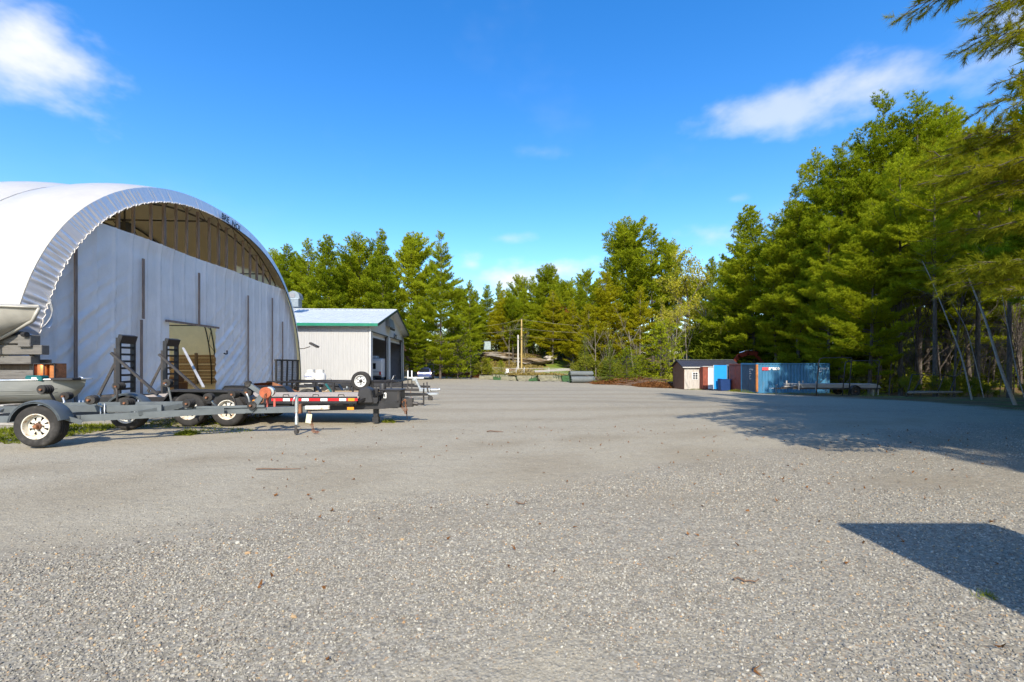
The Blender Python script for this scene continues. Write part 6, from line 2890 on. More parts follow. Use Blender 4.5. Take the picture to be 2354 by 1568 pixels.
for k, (x, Y, L, r0, lb) in enumerate(MATS):
    o = gp(x, Y)
    mo = M['turf_back'] if k != 7 else M['turf_green']
    r0 *= 1.75
    tt_ = spiral_roll('turf_roll', lb, (o.x, Y, o.z - .04), L, r0, 1.6 + .5 * (k % 3), R(rng.uniform(-14, 16)), mo, M['turf_green'], .62 + .1 * (k % 2))
    # loose flap spread in front
    mb = MB()
    P = []
    for j in range(9):
        P.append([(-L / 2 + L * i / 8, -r0 - .9 * j / 8, max(.02, .45 * (1 - j / 8) ** 1.5 + .10 * math.sin(i * 1.3 + j * .9 + k))) for i in range(9)])
    mb.grid(P)
    mb.build('loose_flap', M['turf_back'] if k % 3 != 1 else M['turf_green'], tt_, True)
    # sheet lying behind
    mb = MB()
    P = []
    for j in range(7):
        P.append([(-L / 2 + L * i / 8, r0 + 1.6 * j / 6, .75 * (1 - (j / 6) ** 2) + .06 * math.sin(i * .9 + j + k * 2)) for i in range(9)])
    mb.grid(P)
    mb.build('loose_flap', M['turf_back'], tt_, True)
    if k in (1, 4, 6):
        for j in range(6):
            mb = MB()
            x0 = -L * .4 + j * L * .15
            mb.tube([(x0, -r0, .2), (x0 + .1, -r0 - .1, .55), (x0 + rng.uniform(-.3, .3), -r0 - .2, .75 + .25 * rng.random())], [.06, .05, .02], 4)
            mb.build('torn_strip', M['turf_green'], tt_)

# ================================================================== ENCLOSED TRAILER ADDED UNSEEN BEHIND THE CAMERA (to cast its shadow into the picture)
def build_shadow_trailer():
    X0, X1, Yf = 3.01, 4.44, 1.13
    t = thing('shadow_trailer', 'unseen white box trailer added behind the camera to cast the corner shadow', 'trailer', ((X0 + X1) / 2, Yf - 1.7, 0), 0)
    w_ = X1 - X0
    mb = MB()
    mb.box((0, 0, 1.42), (w_, 3.4, 2.0))
    mb.build('body', M['white_paint'], t, bevel=.04)
    mb = MB()
    mb.box((0, 0, .38), (w_ - .1, 3.3, .10))
    mb.build('frame', M['dark_steel'], t)
    for s in (-1, 1):
        mb = MB()
        mb.lathe([(0, -.1), (.2, -.1), (.33, -.08), (.33, .08), (.2, .1), (0, .1)], 20, Matrix.Translation((s * (w_ / 2 - .12), -.2, .33)) @ Matrix.Rotation(R(90), 4, 'Y'))
        mb.build('wheel', M['rubber'], t, True, angle=40)
    for x in (-.5, .5):
        mb = MB()
        mb.box((x * w_ * .5, 1.72, 1.4), (w_ * .48, .03, 1.85))
        mb.build('door', M['white_trim'], t, bevel=.01)
    mb = MB()
    mb.beam((0, -1.7, .4), (0, -2.9, .4), .1, .1)
    mb.build('tongue', M['dark_steel'], t)
    mb = MB()
    mb.tube([(0, -2.7, 0), (0, -2.7, .7)], .04, 8)
    mb.build('jack', M['galv'], t)


build_shadow_trailer()
# ================================================================== TREES
def norm(a):
    return a / np.maximum(np.linalg.norm(a, axis=-1, keepdims=True), 1e-9)


def tufts(rng, pos, dirs, K, length, width, spread):
    """K slim leaf blades per tuft: pos (n,3), dirs (n,3)"""
    n = len(pos)
    p = np.repeat(pos, K, 0)
    d = np.repeat(dirs, K, 0)
    d = norm(d + rng.normal(0, spread, d.shape))
    L = length * rng.uniform(.6, 1.15, (n * K, 1))
    nrm = np.array([0, -.15, .75]) + rng.normal(0, .55, d.shape)
    side = norm(np.cross(d, nrm))
    w_ = width * rng.uniform(.6, 1.2, (n * K, 1))
    a = p - side * w_ * .5 + d * L * .05
    b = p + side * w_ * .5 + d * L * .05
    c = p + d * L
    return np.stack([a, b, c], 1).reshape(-1, 3)


def branch_pts(p0, az, el, L, curve, n, rng, droop=0.0):
    """polyline of a limb"""
    s = np.linspace(0, 1, n)
    h = np.array([math.cos(az), math.sin(az), 0])
    up = math.sin(el) * s + curve * s * s - droop * s * (1 - s)
    out = math.cos(el) * s
    pts = p0 + L * (h[None] * out[:, None] + np.array([0, 0, 1])[None] * up[:, None])
    wob = np.cumsum(rng.normal(0, .018 * L, (n, 3)), 0) * np.array([1, 1, .5])
    wob[0] = 0
    return pts + wob


def add_tube(vs, fs, pts, r0, r1, n=5):
    o = len(vs)
    m = len(pts)
    prev = None
    for i, p in enumerate(pts):
        t = Vector(pts[min(i + 1, m - 1)]) - Vector(pts[max(i - 1, 0)])
        t.normalize()
        if prev is None:
            a = Vector((0, 0, 1)) if abs(t.z) < .9 else Vector((1, 0, 0))
            s = t.cross(a).normalized()
        else:
            s = (prev - t * prev.dot(t)).normalized()
        prev = s
        b = t.cross(s)
        r = r0 + (r1 - r0) * i / (m - 1)
        for k in range(n):
            q = 2 * PI * k / n
            v = Vector(p) + (s * math.cos(q) + b * math.sin(q)) * r
            vs.append((v.x, v.y, v.z))
    for i in range(m - 1):
        for k in range(n):
            fs.append((o + i * n + k, o + i * n + (k + 1) % n, o + (i + 1) * n + (k + 1) % n, o + (i + 1) * n + k))


def wood_obj(name, vs, fs, m):
    me = bpy.data.meshes.new(name)
    me.from_pydata(vs, [], fs)
    me.polygons.foreach_set('use_smooth', [True] * len(me.polygons))
    me.materials.append(m)
    me.update()
    return me


def conifer(seed, H=20, cb=.18, Rm=3.6, whorl=.98, per=(5, 7), prof='pine', K=11, tl=.34, tw=.078, spread=.6, up=.6, dens=1.5, dead=14, trunk_r=.19, gap=.16, twig=.5):
    rng = np.random.default_rng(seed)
    vs, fs = [], []
    bend = rng.normal(0, .012 * H, 2)
    tz = np.linspace(0, H, 14)
    tp = np.stack([bend[0] * np.sin(tz / H * 2.4), bend[1] * np.sin(tz / H * 2.0), tz], -1)

    def axis(z):
        return np.array([np.interp(z, tz, tp[:, 0]), np.interp(z, tz, tp[:, 1]), z])
    tp0 = tp.copy()
    tp0[0, 2] = -.4
    add_tube(vs, fs, [tuple(p) for p in tp0], trunk_r, .02, 8)
    P, D = [], []
    z = cb * H
    zc = cb * H
    lop = rng.uniform(0, 2 * PI)
    while z < H * .985:
        t = (z - zc) / (H - zc)
        if prof == 'pine':
            base = Rm * (np.clip(1 - t, 0, 1) ** .72) * (.45 + .55 * min(1, t / .22)) + .25
            el = R(4 + 50 * t ** 1.5)
        elif prof == 'round':
            base = Rm * (math.sin(PI * (.12 + .86 * t)) ** .7) * .98 + .2
            el = R(12 + 55 * t ** 1.4)
        else:
            base = Rm * (1 - t) ** .95 + .12
            el = R(-8 + 45 * t ** 1.6)
        n = rng.integers(per[0], per[1] + 1)
        a0 = rng.uniform(0, 2 * PI)
        for k in range(n):
            if rng.uniform() < gap:
                continue
            az = a0 + 2 * PI * k / n + rng.normal(0, .25)
            L = base * rng.uniform(.55, 1.22) * (1 + .22 * math.cos(az - lop))
            e = el + rng.normal(0, .12)
            zz = z + rng.normal(0, .16)
            p0 = axis(min(max(zz, 0), H * .99))
            m = max(4, int(L / .5) + 2)
            pts = branch_pts(p0, az, e, L, .10 + .10 * rng.uniform() if prof != 'spruce' else .12, m, rng, .0 if prof != 'spruce' else .18)
            add_tube(vs, fs, [tuple(p) for p in pts], .012 + .010 * L, .006, 4)
            # foliage sprays on the outer part
            f0 = .22 if prof != 'spruce' else .12
            step = .30 / dens
            ns = max(2, int(L * (1 - f0) / step))
            for f in np.linspace(f0, 1.0, ns):
                idx = f * (m - 1)
                i0 = min(int(idx), m - 2)
                c = pts[i0] + (pts[i0 + 1] - pts[i0]) * (idx - i0)
                ax = norm(pts[i0 + 1] - pts[i0])
                sd = norm(np.cross(ax, [0, 0, 1.0]))
                tlen = twig * L * (.35 + .65 * math.sin(PI * min(1, (f - f0) / (1 - f0) * .75 + .25))) * rng.uniform(.6, 1.1)
                tlen = min(tlen, 1.25)
                for s in (-1, 1):
                    d = norm(sd * s * 1.0 + ax * .75 + np.array([0, 0, .12]) + rng.normal(0, .12, 3))
                    nt = max(1, int(tlen / (.24 / dens)))
                    q = (np.arange(nt) + rng.uniform(.3, 1.0)) / nt
                    pp = c + d[None] * (tlen * q)[:, None] + rng.normal(0, .05, (nt, 3))
                    P.append(pp)
                    D.append(np.repeat((d * .7 + np.array([0, 0, up]))[None], nt, 0))
            P.append(pts[-1:] + rng.normal(0, .03, (1, 3)))
            D.append((norm(pts[-1] - pts[-2]) + np.array([0, 0, up]))[None])
        z += whorl * rng.uniform(.7, 1.3) * (1 - .35 * t)
    # leader
    P.append(axis(H)[None] + rng.normal(0, .03, (5, 3)) - np.array([[0, 0, .12 * i] for i in range(5)]))
    D.append(np.repeat(np.array([[0, 0, 1.0]]), 5, 0))
    # dead limbs under the crown
    for k in range(dead):
        zz = rng.uniform(.06, max(cb, .12)) * H
        pts = branch_pts(axis(zz), rng.uniform(0, 6.28), R(rng.uniform(-15, 12)), rng.uniform(.5, 2.2), -.05, 4, rng)
        add_tube(vs, fs, [tuple(p) for p in pts], .022, .005, 3)
        for j in range(2):
            i = rng.integers(1, 3)
            q = branch_pts(pts[i], rng.uniform(0, 6.28), R(rng.uniform(-30, 20)), rng.uniform(.3, .8), -.1, 3, rng)
            add_tube(vs, fs, [tuple(p) for p in q], .009, .003, 3)
    P = np.concatenate(P)
    D = norm(np.concatenate(D))
    tri = tufts(rng, P, D, K, tl, tw, spread)
    print('TRIS', seed, len(tri) // 3)
    return tri, vs, fs


PROTO = {}


def add_proto(key, name, tri, vs, fs, leaf, bark, H):
    PROTO[key] = (np_mesh(name + '_crown', tri, 3, np.arange(len(tri)), leaf) if tri is not None else None, wood_obj(name + '_trunk', vs, fs, bark), H, name)


for k, kw in enumerate([dict(seed=11, H=20, cb=.16, Rm=3.9), dict(seed=12, H=20, cb=.24, Rm=3.5, gap=.2), dict(seed=13, H=20, cb=.10, Rm=4.0, whorl=.9),
                        dict(seed=14, H=20, cb=.34, Rm=3.4, prof='round', gap=.2), dict(seed=15, H=20, cb=.28, Rm=3.8, prof='round', gap=.16)]):
    tri, vs, fs = conifer(**kw)
    add_proto('pine%d' % k, 'pine_tree', tri, vs, fs, M['pine_leaf'], M['bark'], 20)
# finer ones for the big near group
for k, kw in enumerate([dict(seed=21, H=22, cb=.10, Rm=4.6, K=13, tl=.32, tw=.046, dens=1.8, whorl=1.2, twig=.6), dict(seed=22, H=22, cb=.22, Rm=4.2, K=13, tl=.32, tw=.046, dens=1.8, gap=.22, whorl=1.15, twig=.6), dict(seed=23, H=22, cb=.42, Rm=3.6, K=13, tl=.32, tw=.046, dens=1.6, dead=40, gap=.22)]):
    tri, vs, fs = conifer(**kw)
    add_proto('bigpine%d' % k, 'pine_tree', tri, vs, fs, M['pine_leaf'], M['bark'], 22)
tri, vs, fs = conifer(31, H=12, cb=.05, Rm=2.7, whorl=.42, per=(5, 7), prof='spruce', K=6, tl=.22, tw=.07, spread=.45, up=.15, dens=1.3, dead=4, trunk_r=.13, twig=.30)
add_proto('spruce', 'spruce_tree', tri, vs, fs, M['spruce_leaf'], M['bark'], 12)
tri, vs, fs = conifer(32, H=16, cb=.10, Rm=3.4, whorl=.85, K=11, tl=.34, tw=.075, dens=1.5)
add_proto('olive', 'pine_tree', tri, vs, fs, M['olive_leaf'], M['bark_grey'], 16)
tri, vs, fs = conifer(33, H=16, cb=.14, Rm=3.0, whorl=.85, K=11, tl=.34, tw=.075, dens=1.5, gap=.2)
add_proto('olive1', 'pine_tree', tri, vs, fs, M['olive_leaf'], M['bark_grey'], 16)
tri, vs, fs = conifer(34, H=5, cb=.04, Rm=1.6, whorl=.34, K=6, tl=.26, tw=.05, dens=1.1, dead=0, trunk_r=.06)
add_proto('youngpine', 'pine_tree', tri, vs, fs, M['pine_leaf'], M['bark'], 5)


def broadleaf(seed, H, leafy, spread_=.5, levels=4, leaf_size=.16, trunk_r=.11, first=.35, lean=0.0):
    """deciduous tree in spring; leafy=0 gives bare twigs"""
    rng = np.random.default_rng(seed)
    vs, fs = [], []
    tips = []

    def grow(p, d, L, r, lev):
        n = 4
        pts = [np.array(p)]
        dd = np.array(d)
        for i in range(n):
            dd = norm(dd + rng.normal(0, .045, 3) + np.array([0, 0, .05]))
            pts.append(pts[-1] + dd * L / n)
        add_tube(vs, fs, [tuple(q) for q in pts], r, r * .55, 6 if lev == 0 else (4 if lev == 1 else 3))
        if lev >= levels:
            tips.extend([(q, dd) for q in pts[1:]])
            return
        nb = rng.integers(3, 6) if lev else rng.integers(6, 10)
        for k in range(nb):
            f = rng.uniform(first if lev == 0 else .3, 1.0)
            i = min(int(f * n), n - 1)
            q = pts[i] + (pts[i + 1] - pts[i]) * (f * n - i)
            s = norm(np.cross(dd, rng.normal(0, 1, 3)))
            nd = norm(dd * rng.uniform(.5, .9) + s * rng.uniform(.4, .9) * (spread_ / .5) + np.array([0, 0, .18]))
            grow(q, nd, L * rng.uniform(.38, .60) * (1.0 if lev else (1.15 - .5 * f)), r * .45, lev + 1)
        if lev:
            tips.append((pts[-1], dd))
    grow((0, 0, -.2), norm(np.array([lean, rng.normal(0, .04), 1.0])), H * .72, trunk_r, 0)
    tri = None
    if leafy:
        P = np.array([t[0] for t in tips])
        D = np.array([t[1] for t in tips])
        P = np.repeat(P, leafy, 0) + rng.normal(0, .16, (len(P) * leafy, 3))
        D = norm(np.repeat(D, leafy, 0) + rng.normal(0, .6, (len(P), 3)))
        tri = tufts(rng, P, D, 2, leaf_size, leaf_size * .75, .7)
    return tri, vs, fs


for k, sd in enumerate((41, 42)):
    tri, vs, fs = broadleaf(sd, 14, 5, .5, 3, .19, .13)
    add_proto('spring%d' % k, 'broadleaf_tree', tri, vs, fs, M['spring_leaf'], M['bark_grey'], 14)
for k, sd in enumerate((61, 62)):
    tri, vs, fs = broadleaf(sd, 10, 0, .45, 3, .1, .06, .2)
    add_proto('darkbare%d' % k, 'bare_tree', None, vs, fs, None, M['bark'], 10)
for k, sd in enumerate((51, 52, 53, 54)):
    tri, vs, fs = broadleaf(sd, 10, 0, .45, 3, .1, .07, .25)
    add_proto('bare%d' % k, 'bare_tree', None, vs, fs, None, M['bark_grey'], 10)
tri, vs, fs = broadleaf(57, 9, 0, .25, 2, .1, .10, .55, -.30)
add_proto('birch', 'birch_tree', None, vs, fs, None, M['birch'], 9)
tri, vs, fs = broadleaf(58, 6, 3, .6, 3, .14, .05, .2)
add_proto('redbud', 'broadleaf_tree', tri, vs, fs, M['red_bud'], M['bark_grey'], 6)
tri, vs, fs = broadleaf(59, 4, 4, .7, 3, .15, .04, .1)
add_proto('bush', 'shrub', tri, vs, fs, M['shrub_leaf'], M['bark_grey'], 4)


def plant(key, X, Y, H, wid=1.0, rz=0.0, label=None, cat='tree', group=None, name=None, zoff=0.0):
    crown, trunk, h0, nm = PROTO[key]
    t = thing(name or nm, label, cat, (X, Y, gzf(X, Y) - .05 + zoff), rz, group)
    s = H / h0
    t.scale = (s * wid, s * wid, s)
    o = link_mesh('trunk', trunk, t)
    if crown is not None:
        link_mesh('crown', crown, t)
    return t


RANK = []


def plant_px(key, x, ytop, Y, wid=1.0, rz=0.0, label=None, **kw):
    X = (x - CX) / F * Y
    H = CZ - (ytop - HZ) / F * Y - gzf(X, Y)
    t = plant(key, X, Y, H, wid, rz, label, **kw)
    RANK.append((t, x))
    return t


GL = 'pines behind the garage'
GM = 'far pines across the back of the yard'
GC = 'trees around the lawn gap'
GR = 'tall pines at the edge of the wood by the containers'
SKY = [
    # left group
    ('pine3', 640, 588, 72, 1.0, 'pine crown just clear of the far foot of the arched shed', GL),
    ('pine0', 664, 566, 68, 1.0, 'second pine from the arched shed, rounded at the top', GL),
    ('pine1', 712, 551, 67, .95, 'pine with a sharp leader rising left of the roof cowl', GL),
    ('pine2', 768, 545, 66, 1.0, 'dense pine above the middle of the garage ridge', GL),
    ('pine3', 822, 559, 72, 1.15, 'broad flat topped pine above the garage ridge', GL),
    ('pine1', 882, 533, 65, .95, 'tallest narrow pine over the gable end of the garage', GL),
    ('pine4', 940, 550, 68, 1.0, 'round pine just past the garage gable with a bare gap below it', GL),
    ('bigpine0', 1012, 538, 62, 1.02, 'big full pine behind the parked hatchback, feathered down to the ground', GL),
    ('pine1', 1082, 646, 72, .9, 'shorter pine leaning out beside the big full pine', GL),
    ('pine2', 962, 690, 60, .95, 'low pine with drooping bright sprays behind the garage corner', GL),
    ('youngpine', 1052, 742, 65, 1.3, 'young bright pine between the big full pine and the rock', GL),
    # far middle
    ('pine1', 1145, 648, 104, 1.0, 'far pine over the blue grey utility cabinet', GM),
    ('pine3', 1192, 642, 108, 1.0, 'far pine rising straight behind the utility pole', GM),
    ('pine0', 1225, 635, 110, 1.0, 'far pine next past the utility pole', GM),
    ('pine4', 1258, 622, 106, 1.05, 'highest of the far pines between pole and lawn', GM),
    ('pine1', 1312, 640, 108, .95, 'far thin pine above the end of the lawn', GM),
    ('pine3', 1350, 627, 100, 1.0, 'far pine beside the tall twin pines', GM),
    ('pine0', 1282, 664, 96, .9, 'middle pine whose low limbs hang over the lawn', GM),
    ('olive', 1318, 690, 88, 1.0, 'yellowish pine above the stone pile by the lawn', GC),
    # right middle
    ('pine4', 1424, 527, 74, 1.08, 'first of the tall twin pines, its top knobbly', GC),
    ('pine1', 1502, 517, 77, 1.2, 'second of the tall twin pines with long limbs toward the yellow tree', GC),
    ('pine3', 1545, 566, 80, .9, 'pine just behind the second twin pine', GC),
    ('olive', 1392, 628, 69, 1.25, 'wide olive yellow pine in front of the twin pines', GC),
    ('olive1', 1470, 660, 66, 1.1, 'narrow olive pine with a pale trunk before the twin pines', GC),
    ('olive1', 1352, 700, 72, 1.2, 'olive pine with a dark hollow near the lawn edge', GC),
    ('spring0', 1585, 592, 70, 1.15, 'tall pale yellow broadleaf tree in fresh leaf', GC),
    ('spring1', 1622, 640, 66, 1.1, 'smaller yellow broadleaf tree over the wooden shed', GC),
    ('spring1', 1545, 668, 64, 1.0, 'thin yellow leafed tree among grey trunks', GC),
    ('pine2', 1642, 590, 78, .8, 'dark narrow pine tip between the yellow tree and the tall wood', GC),
    ('spruce', 1402, 782, 57.5, 1.25, 'small spruce above the grey turf rolls', GC),
    ('spruce', 1345, 772, 66, 1.2, 'dark spruce at the end of the lawn', GC),
    ('youngpine', 1520, 742, 59, 1.4, 'bright pine sapling spreading flat sprays near the wooden shed', GC),
    ('youngpine', 1440, 800, 57, 1.3, 'young yellowish pine just past the small spruce', GC),
    # right group
    ('pine2', 1738, 476, 58, 1.1, 'pine rising over the wooden shed roof, lowest of the tall wood', GR),
    ('pine0', 1700, 560, 62, 1.0, 'pine behind the wooden shed, partly hidden by its neighbour', GR),
    ('bigpine1', 1788, 500, 52, 1.1, 'pine with bright layered sprays above the rust brown container', GR),
    ('bigpine0', 1838, 428, 50, 1.15, 'pine behind the blue container, third step of the rising skyline', GR),
    ('bigpine2', 1882, 356, 50, 1.1, 'pine crown one step below the two tallest', GR),
    ('bigpine1', 1932, 332, 46, 1.1, 'tall pine left of the two tallest crowns', GR),
    ('bigpine0', 2018, 230, 45, 1.05, 'very tall pine with a pointed crown behind the pipe hoops', GR),
    ('bigpine1', 2112, 213, 43, 1.1, 'tallest pine of all with ragged side leaders', GR),
    ('bigpine2', 2178, 236, 44, 1.15, 'tall pine next past the tallest, soft topped', GR),
    ('bigpine0', 1905, 505, 43.5, 1.15, 'lower pine with bright sprays in front of the tall wood', GR),
    ('bigpine0', 1998, 470, 37.5, 1.1, 'pine hanging bright layered sprays over the pipe hoops', GR),
    ('bigpine2', 2070, 360, 37, 1.05, 'dark trunked pine behind the pipe cradle', GR),
    ('bigpine2', 2150, 330, 33, 1.05, 'pine with long bare trunk standing in the dark of the wood', GR),
    ('bigpine2', 2245, 290, 36, 1.1, 'high crowned pine behind the leaning birches', GR),
    ('bigpine2', 2320, 330, 31, 1.1, 'bare trunked pine beyond the second leaning birch', GR),
    ('bigpine1', 2230, 420, 42, 1.1, 'pine filling the dark gap behind the leaning birches', GR),
    ('bigpine1', 2345, 400, 40, 1.1, 'deep pine at the edge of the picture behind the birches', GR),
]
rr = random.Random(77)
for key, x, yt, Y, wd, lb, gp_ in SKY:
    plant_px(key, x, yt, Y, wd, rr.uniform(0, 6.28), lb, group=gp_)
# second row, filling the wood behind
G2 = 'second row of pines deep in the wood'
for i, (x, yt, Y) in enumerate(((600, 610, 84), (690, 600, 84), (745, 596, 82), (800, 604, 86), (855, 598, 84), (905, 604, 82), (975, 612, 80), (1050, 668, 88), (1110, 690, 112), (1170, 672, 122), (1240, 660, 124), (1290, 660, 122), (1375, 640, 112),
                                (1455, 620, 98), (1530, 632, 96), (1600, 648, 92), (1665, 640, 90), (1690, 610, 84), (1760, 560, 74), (1815, 520, 70), (1870, 470, 66), (1950, 420, 62), (2040, 350, 60), (2130, 330, 58), (2220, 330, 56), (2310, 340, 54), (2420, 330, 52), (2520, 330, 50))):
    plant_px(('pine0', 'pine3', 'pine1', 'pine4')[i % 4], x, yt, Y, 1.1, rr.uniform(0, 6.28), 'dim pine standing in the second row of the wood', group=G2)

for i, (x, yt, Y) in enumerate(((1100, 668, 96), (1122, 655, 108), (1158, 668, 92), (1180, 690, 90), (1212, 664, 98), (1242, 650, 102), (1270, 668, 92), (1298, 655, 100), (1330, 660, 94), (1370, 655, 90), (1140, 700, 100), (1225, 705, 100), (1265, 700, 101), (1310, 712, 98), (1350, 700, 86), (1088, 700, 84))):
    plant_px(('pine2', 'pine0', 'olive', 'pine4')[i % 4], x, yt, Y, 1.15, rr.uniform(0, 6.28), 'pine of middle height in the belt behind the rock and lawn', group='middle height pines behind the rock and lawn')

# bare saplings and small trees at the wood's edge
GB = 'bare grey saplings at the edge of the wood'
for i in range(30):
    x = rr.uniform(985, 1560)
    if 1236 < x < 1330 and rr.random() < .8:
        continue
    Y = rr.uniform(78, 100) if x < 1340 else rr.uniform(60, 78)
    yt = rr.uniform(690, 790)
    plant_px('bare%d' % (i % 4), x, yt, Y, rr.uniform(.8, 1.2), rr.uniform(0, 6.28), 'bare grey sapling among the undergrowth at the back of the yard', group=GB)
GB2 = 'bare twiggy saplings in the dark wood'
for i in range(40):
    x = rr.uniform(2040, 2400)
    Y = rr.uniform(33, 46)
    yt = rr.uniform(560, 800)
    plant_px('darkbare%d' % (i % 2), x, yt, Y, rr.uniform(.8, 1.3), rr.uniform(0, 6.28), 'bare twiggy sapling in the dark wood behind the pipe frames', group=GB2)
for x, yt, Y, lb in ((1075, 752, 77, 'pale dead tree with drooping twigs below the utility cabinet'), (1580, 690, 62, 'pale forked bare trunk just above the wooden shed'), (1652, 700, 60, 'pale straight bare trunk behind the shed roof'), (1540, 720, 62, 'slim pale bare trunk left of the wooden shed')):
    plant_px('bare1', x, yt, Y, 1.1, rr.uniform(0, 6.28), lb, group='pale bare trunks')
plant_px('redbud', 1283, 672, 98, .55, 0, 'small russet budding tree among the green pines', group=GC)
# birches leaning out of the shade
def birch(label, pts, r, seed):
    """pts: photo points with distances, foot first"""
    rng = np.random.default_rng(seed)
    W = [np.array(at(*p)) for p in pts]
    W[0][2] = gzf(W[0][0], W[0][1]) - .1
    foot = W[0].copy()
    n = 12
    u = np.linspace(0, 1, n)
    uu = np.linspace(0, 1, len(W))
    P = np.stack([np.interp(u, uu, [w[k] for w in W]) for k in range(3)], -1) - foot
    P[1:-1] = (P[:-2] + 2 * P[1:-1] + P[2:]) / 4
    vs, fs = [], []
    add_tube(vs, fs, [tuple(p) for p in P], r, r * .22, 9)
    tv, tf = [], []
    for k in range(9):
        i = rng.integers(5, n - 1)
        q = branch_pts(P[i], rng.uniform(0, 6.28), R(rng.uniform(25, 60)), rng.uniform(.6, 1.6), .05, 5, rng)
        add_tube(tv, tf, [tuple(p) for p in q], r * .16, .004, 4)
        for j in range(3):
            q2 = branch_pts(q[rng.integers(1, 5)], rng.uniform(0, 6.28), R(rng.uniform(10, 50)), rng.uniform(.3, .8), .0, 4, rng)
            add_tube(tv, tf, [tuple(p) for p in q2], .008, .003, 3)
    t = thing('birch_tree', label, 'tree', tuple(foot), 0, 'leaning white birches')
    link_mesh('trunk', wood_obj('birch_trunk', vs, fs, M['birch']), t)
    link_mesh('twigs', wood_obj('birch_twigs', tv, tf, M['bark']), t)


birch('white birch leaning over the yard edge, thickest of the pale trunks', [(2336, 940, 18.2), (2300, 850, 18.4), (2268, 740, 18.6), (2236, 662, 18.8), (2215, 610, 19.0)], .065, 1)
birch('thin white birch leaning just behind the thick one', [(2362, 930, 19.5), (2338, 860, 19.6), (2318, 760, 19.8), (2300, 660, 20)], .032, 2)
birch('farther white birch leaning beside the pipe cradle', [(2235, 900, 24), (2212, 820, 24.2), (2180, 740, 24.5), (2140, 640, 25), (2120, 600, 25.4)], .045, 3)
birch('spindly pale birch crossing the gap behind the pipe cradle', [(2262, 880, 27), (2225, 760, 27), (2180, 680, 27.3)], .03, 4)

# shrubs along the edges
GS = 'low shrubs along the edge of the yard'
for i in range(34):
    x = rr.uniform(960, 1130) if i % 3 == 0 else rr.uniform(1330, 1560)
    Y = rr.uniform(74, 79) if x < 1200 else rr.uniform(61, 68) if x < 1420 else rr.uniform(58, 66)
    plant_px('bush', x, rr.uniform(818, 850), Y, rr.uniform(.9, 1.4), rr.uniform(0, 6.28), 'low greenish shrub at the back edge of the yard', 
             cat='shrub', group=GS)
for i in range(16):
    x = rr.uniform(2050, 2400)
    Y = rr.uniform(32, 40)
    plant_px('bush', x, rr.uniform(845, 885), Y, rr.uniform(1, 1.5), rr.uniform(0, 6.28), 'dark low shrub on the shaded edge of the wood', cat='shrub', group='dark shrubs in the shade')
for i, (x, yt, Y) in enumerate(((1090, 838, 76), (1122, 842, 77), (1152, 848, 77.5), (1350, 838, 70), (1470, 836, 60))):
    plant_px('youngpine', x, yt - 18, Y, 1.2, rr.uniform(0, 6.28), 'knee high young pine at the back edge of the yard', group='knee high young pines')

# far-off wood as one mass
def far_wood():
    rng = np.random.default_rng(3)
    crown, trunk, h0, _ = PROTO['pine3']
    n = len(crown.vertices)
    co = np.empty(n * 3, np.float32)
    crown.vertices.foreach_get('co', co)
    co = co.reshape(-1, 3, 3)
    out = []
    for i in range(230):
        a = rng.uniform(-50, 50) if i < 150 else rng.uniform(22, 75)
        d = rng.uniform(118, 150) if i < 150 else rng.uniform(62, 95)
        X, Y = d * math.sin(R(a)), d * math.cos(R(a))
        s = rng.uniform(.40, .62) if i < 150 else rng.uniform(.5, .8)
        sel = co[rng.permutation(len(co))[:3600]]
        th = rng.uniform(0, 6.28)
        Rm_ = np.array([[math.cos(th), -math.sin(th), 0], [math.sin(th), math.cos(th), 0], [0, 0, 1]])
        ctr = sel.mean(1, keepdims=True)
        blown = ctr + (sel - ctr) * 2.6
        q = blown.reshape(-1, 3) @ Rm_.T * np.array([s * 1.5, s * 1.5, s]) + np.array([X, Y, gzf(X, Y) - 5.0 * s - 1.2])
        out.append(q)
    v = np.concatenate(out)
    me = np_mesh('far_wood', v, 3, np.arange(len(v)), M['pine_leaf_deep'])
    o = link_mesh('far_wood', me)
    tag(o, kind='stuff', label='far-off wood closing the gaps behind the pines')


far_wood()


# undergrowth: brush, dead leaves, twigs piled along the yard edge
def scatter_leaves(name, label, boxes, m, size, seed, wr=.55):
    rng = np.random.default_rng(seed)
    P, D = [], []
    for (X0, X1, Y0, Y1, n, h) in boxes:
        X = rng.uniform(X0, X1, n)
        Y = rng.uniform(Y0, Y1, n)
        cx_, cy_ = (X0 + X1) / 2, (Y0 + Y1) / 2
        env = np.clip(1 - ((X - cx_) / (X1 - X0) * 2) ** 2, 0, 1) * np.clip(1 - ((Y - cy_) / (Y1 - Y0) * 2) ** 2, 0, 1)
        Z = gz(X, Y) + rng.uniform(0, 1, n) * h * env
        P.append(np.stack([X, Y, Z], -1))
        D.append(np.stack([rng.normal(0, 1, n), rng.normal(0, 1, n), rng.uniform(.1, .9, n)], -1))
    P = np.concatenate(P)
    D = norm(np.concatenate(D))
    tri = tufts(rng, P, D, 2, size, size * wr, .4)
    me = np_mesh(name, tri, 3, np.arange(len(tri)), m)
    o = link_mesh(name, me)
    tag(o, kind='stuff', label=label)
    return o


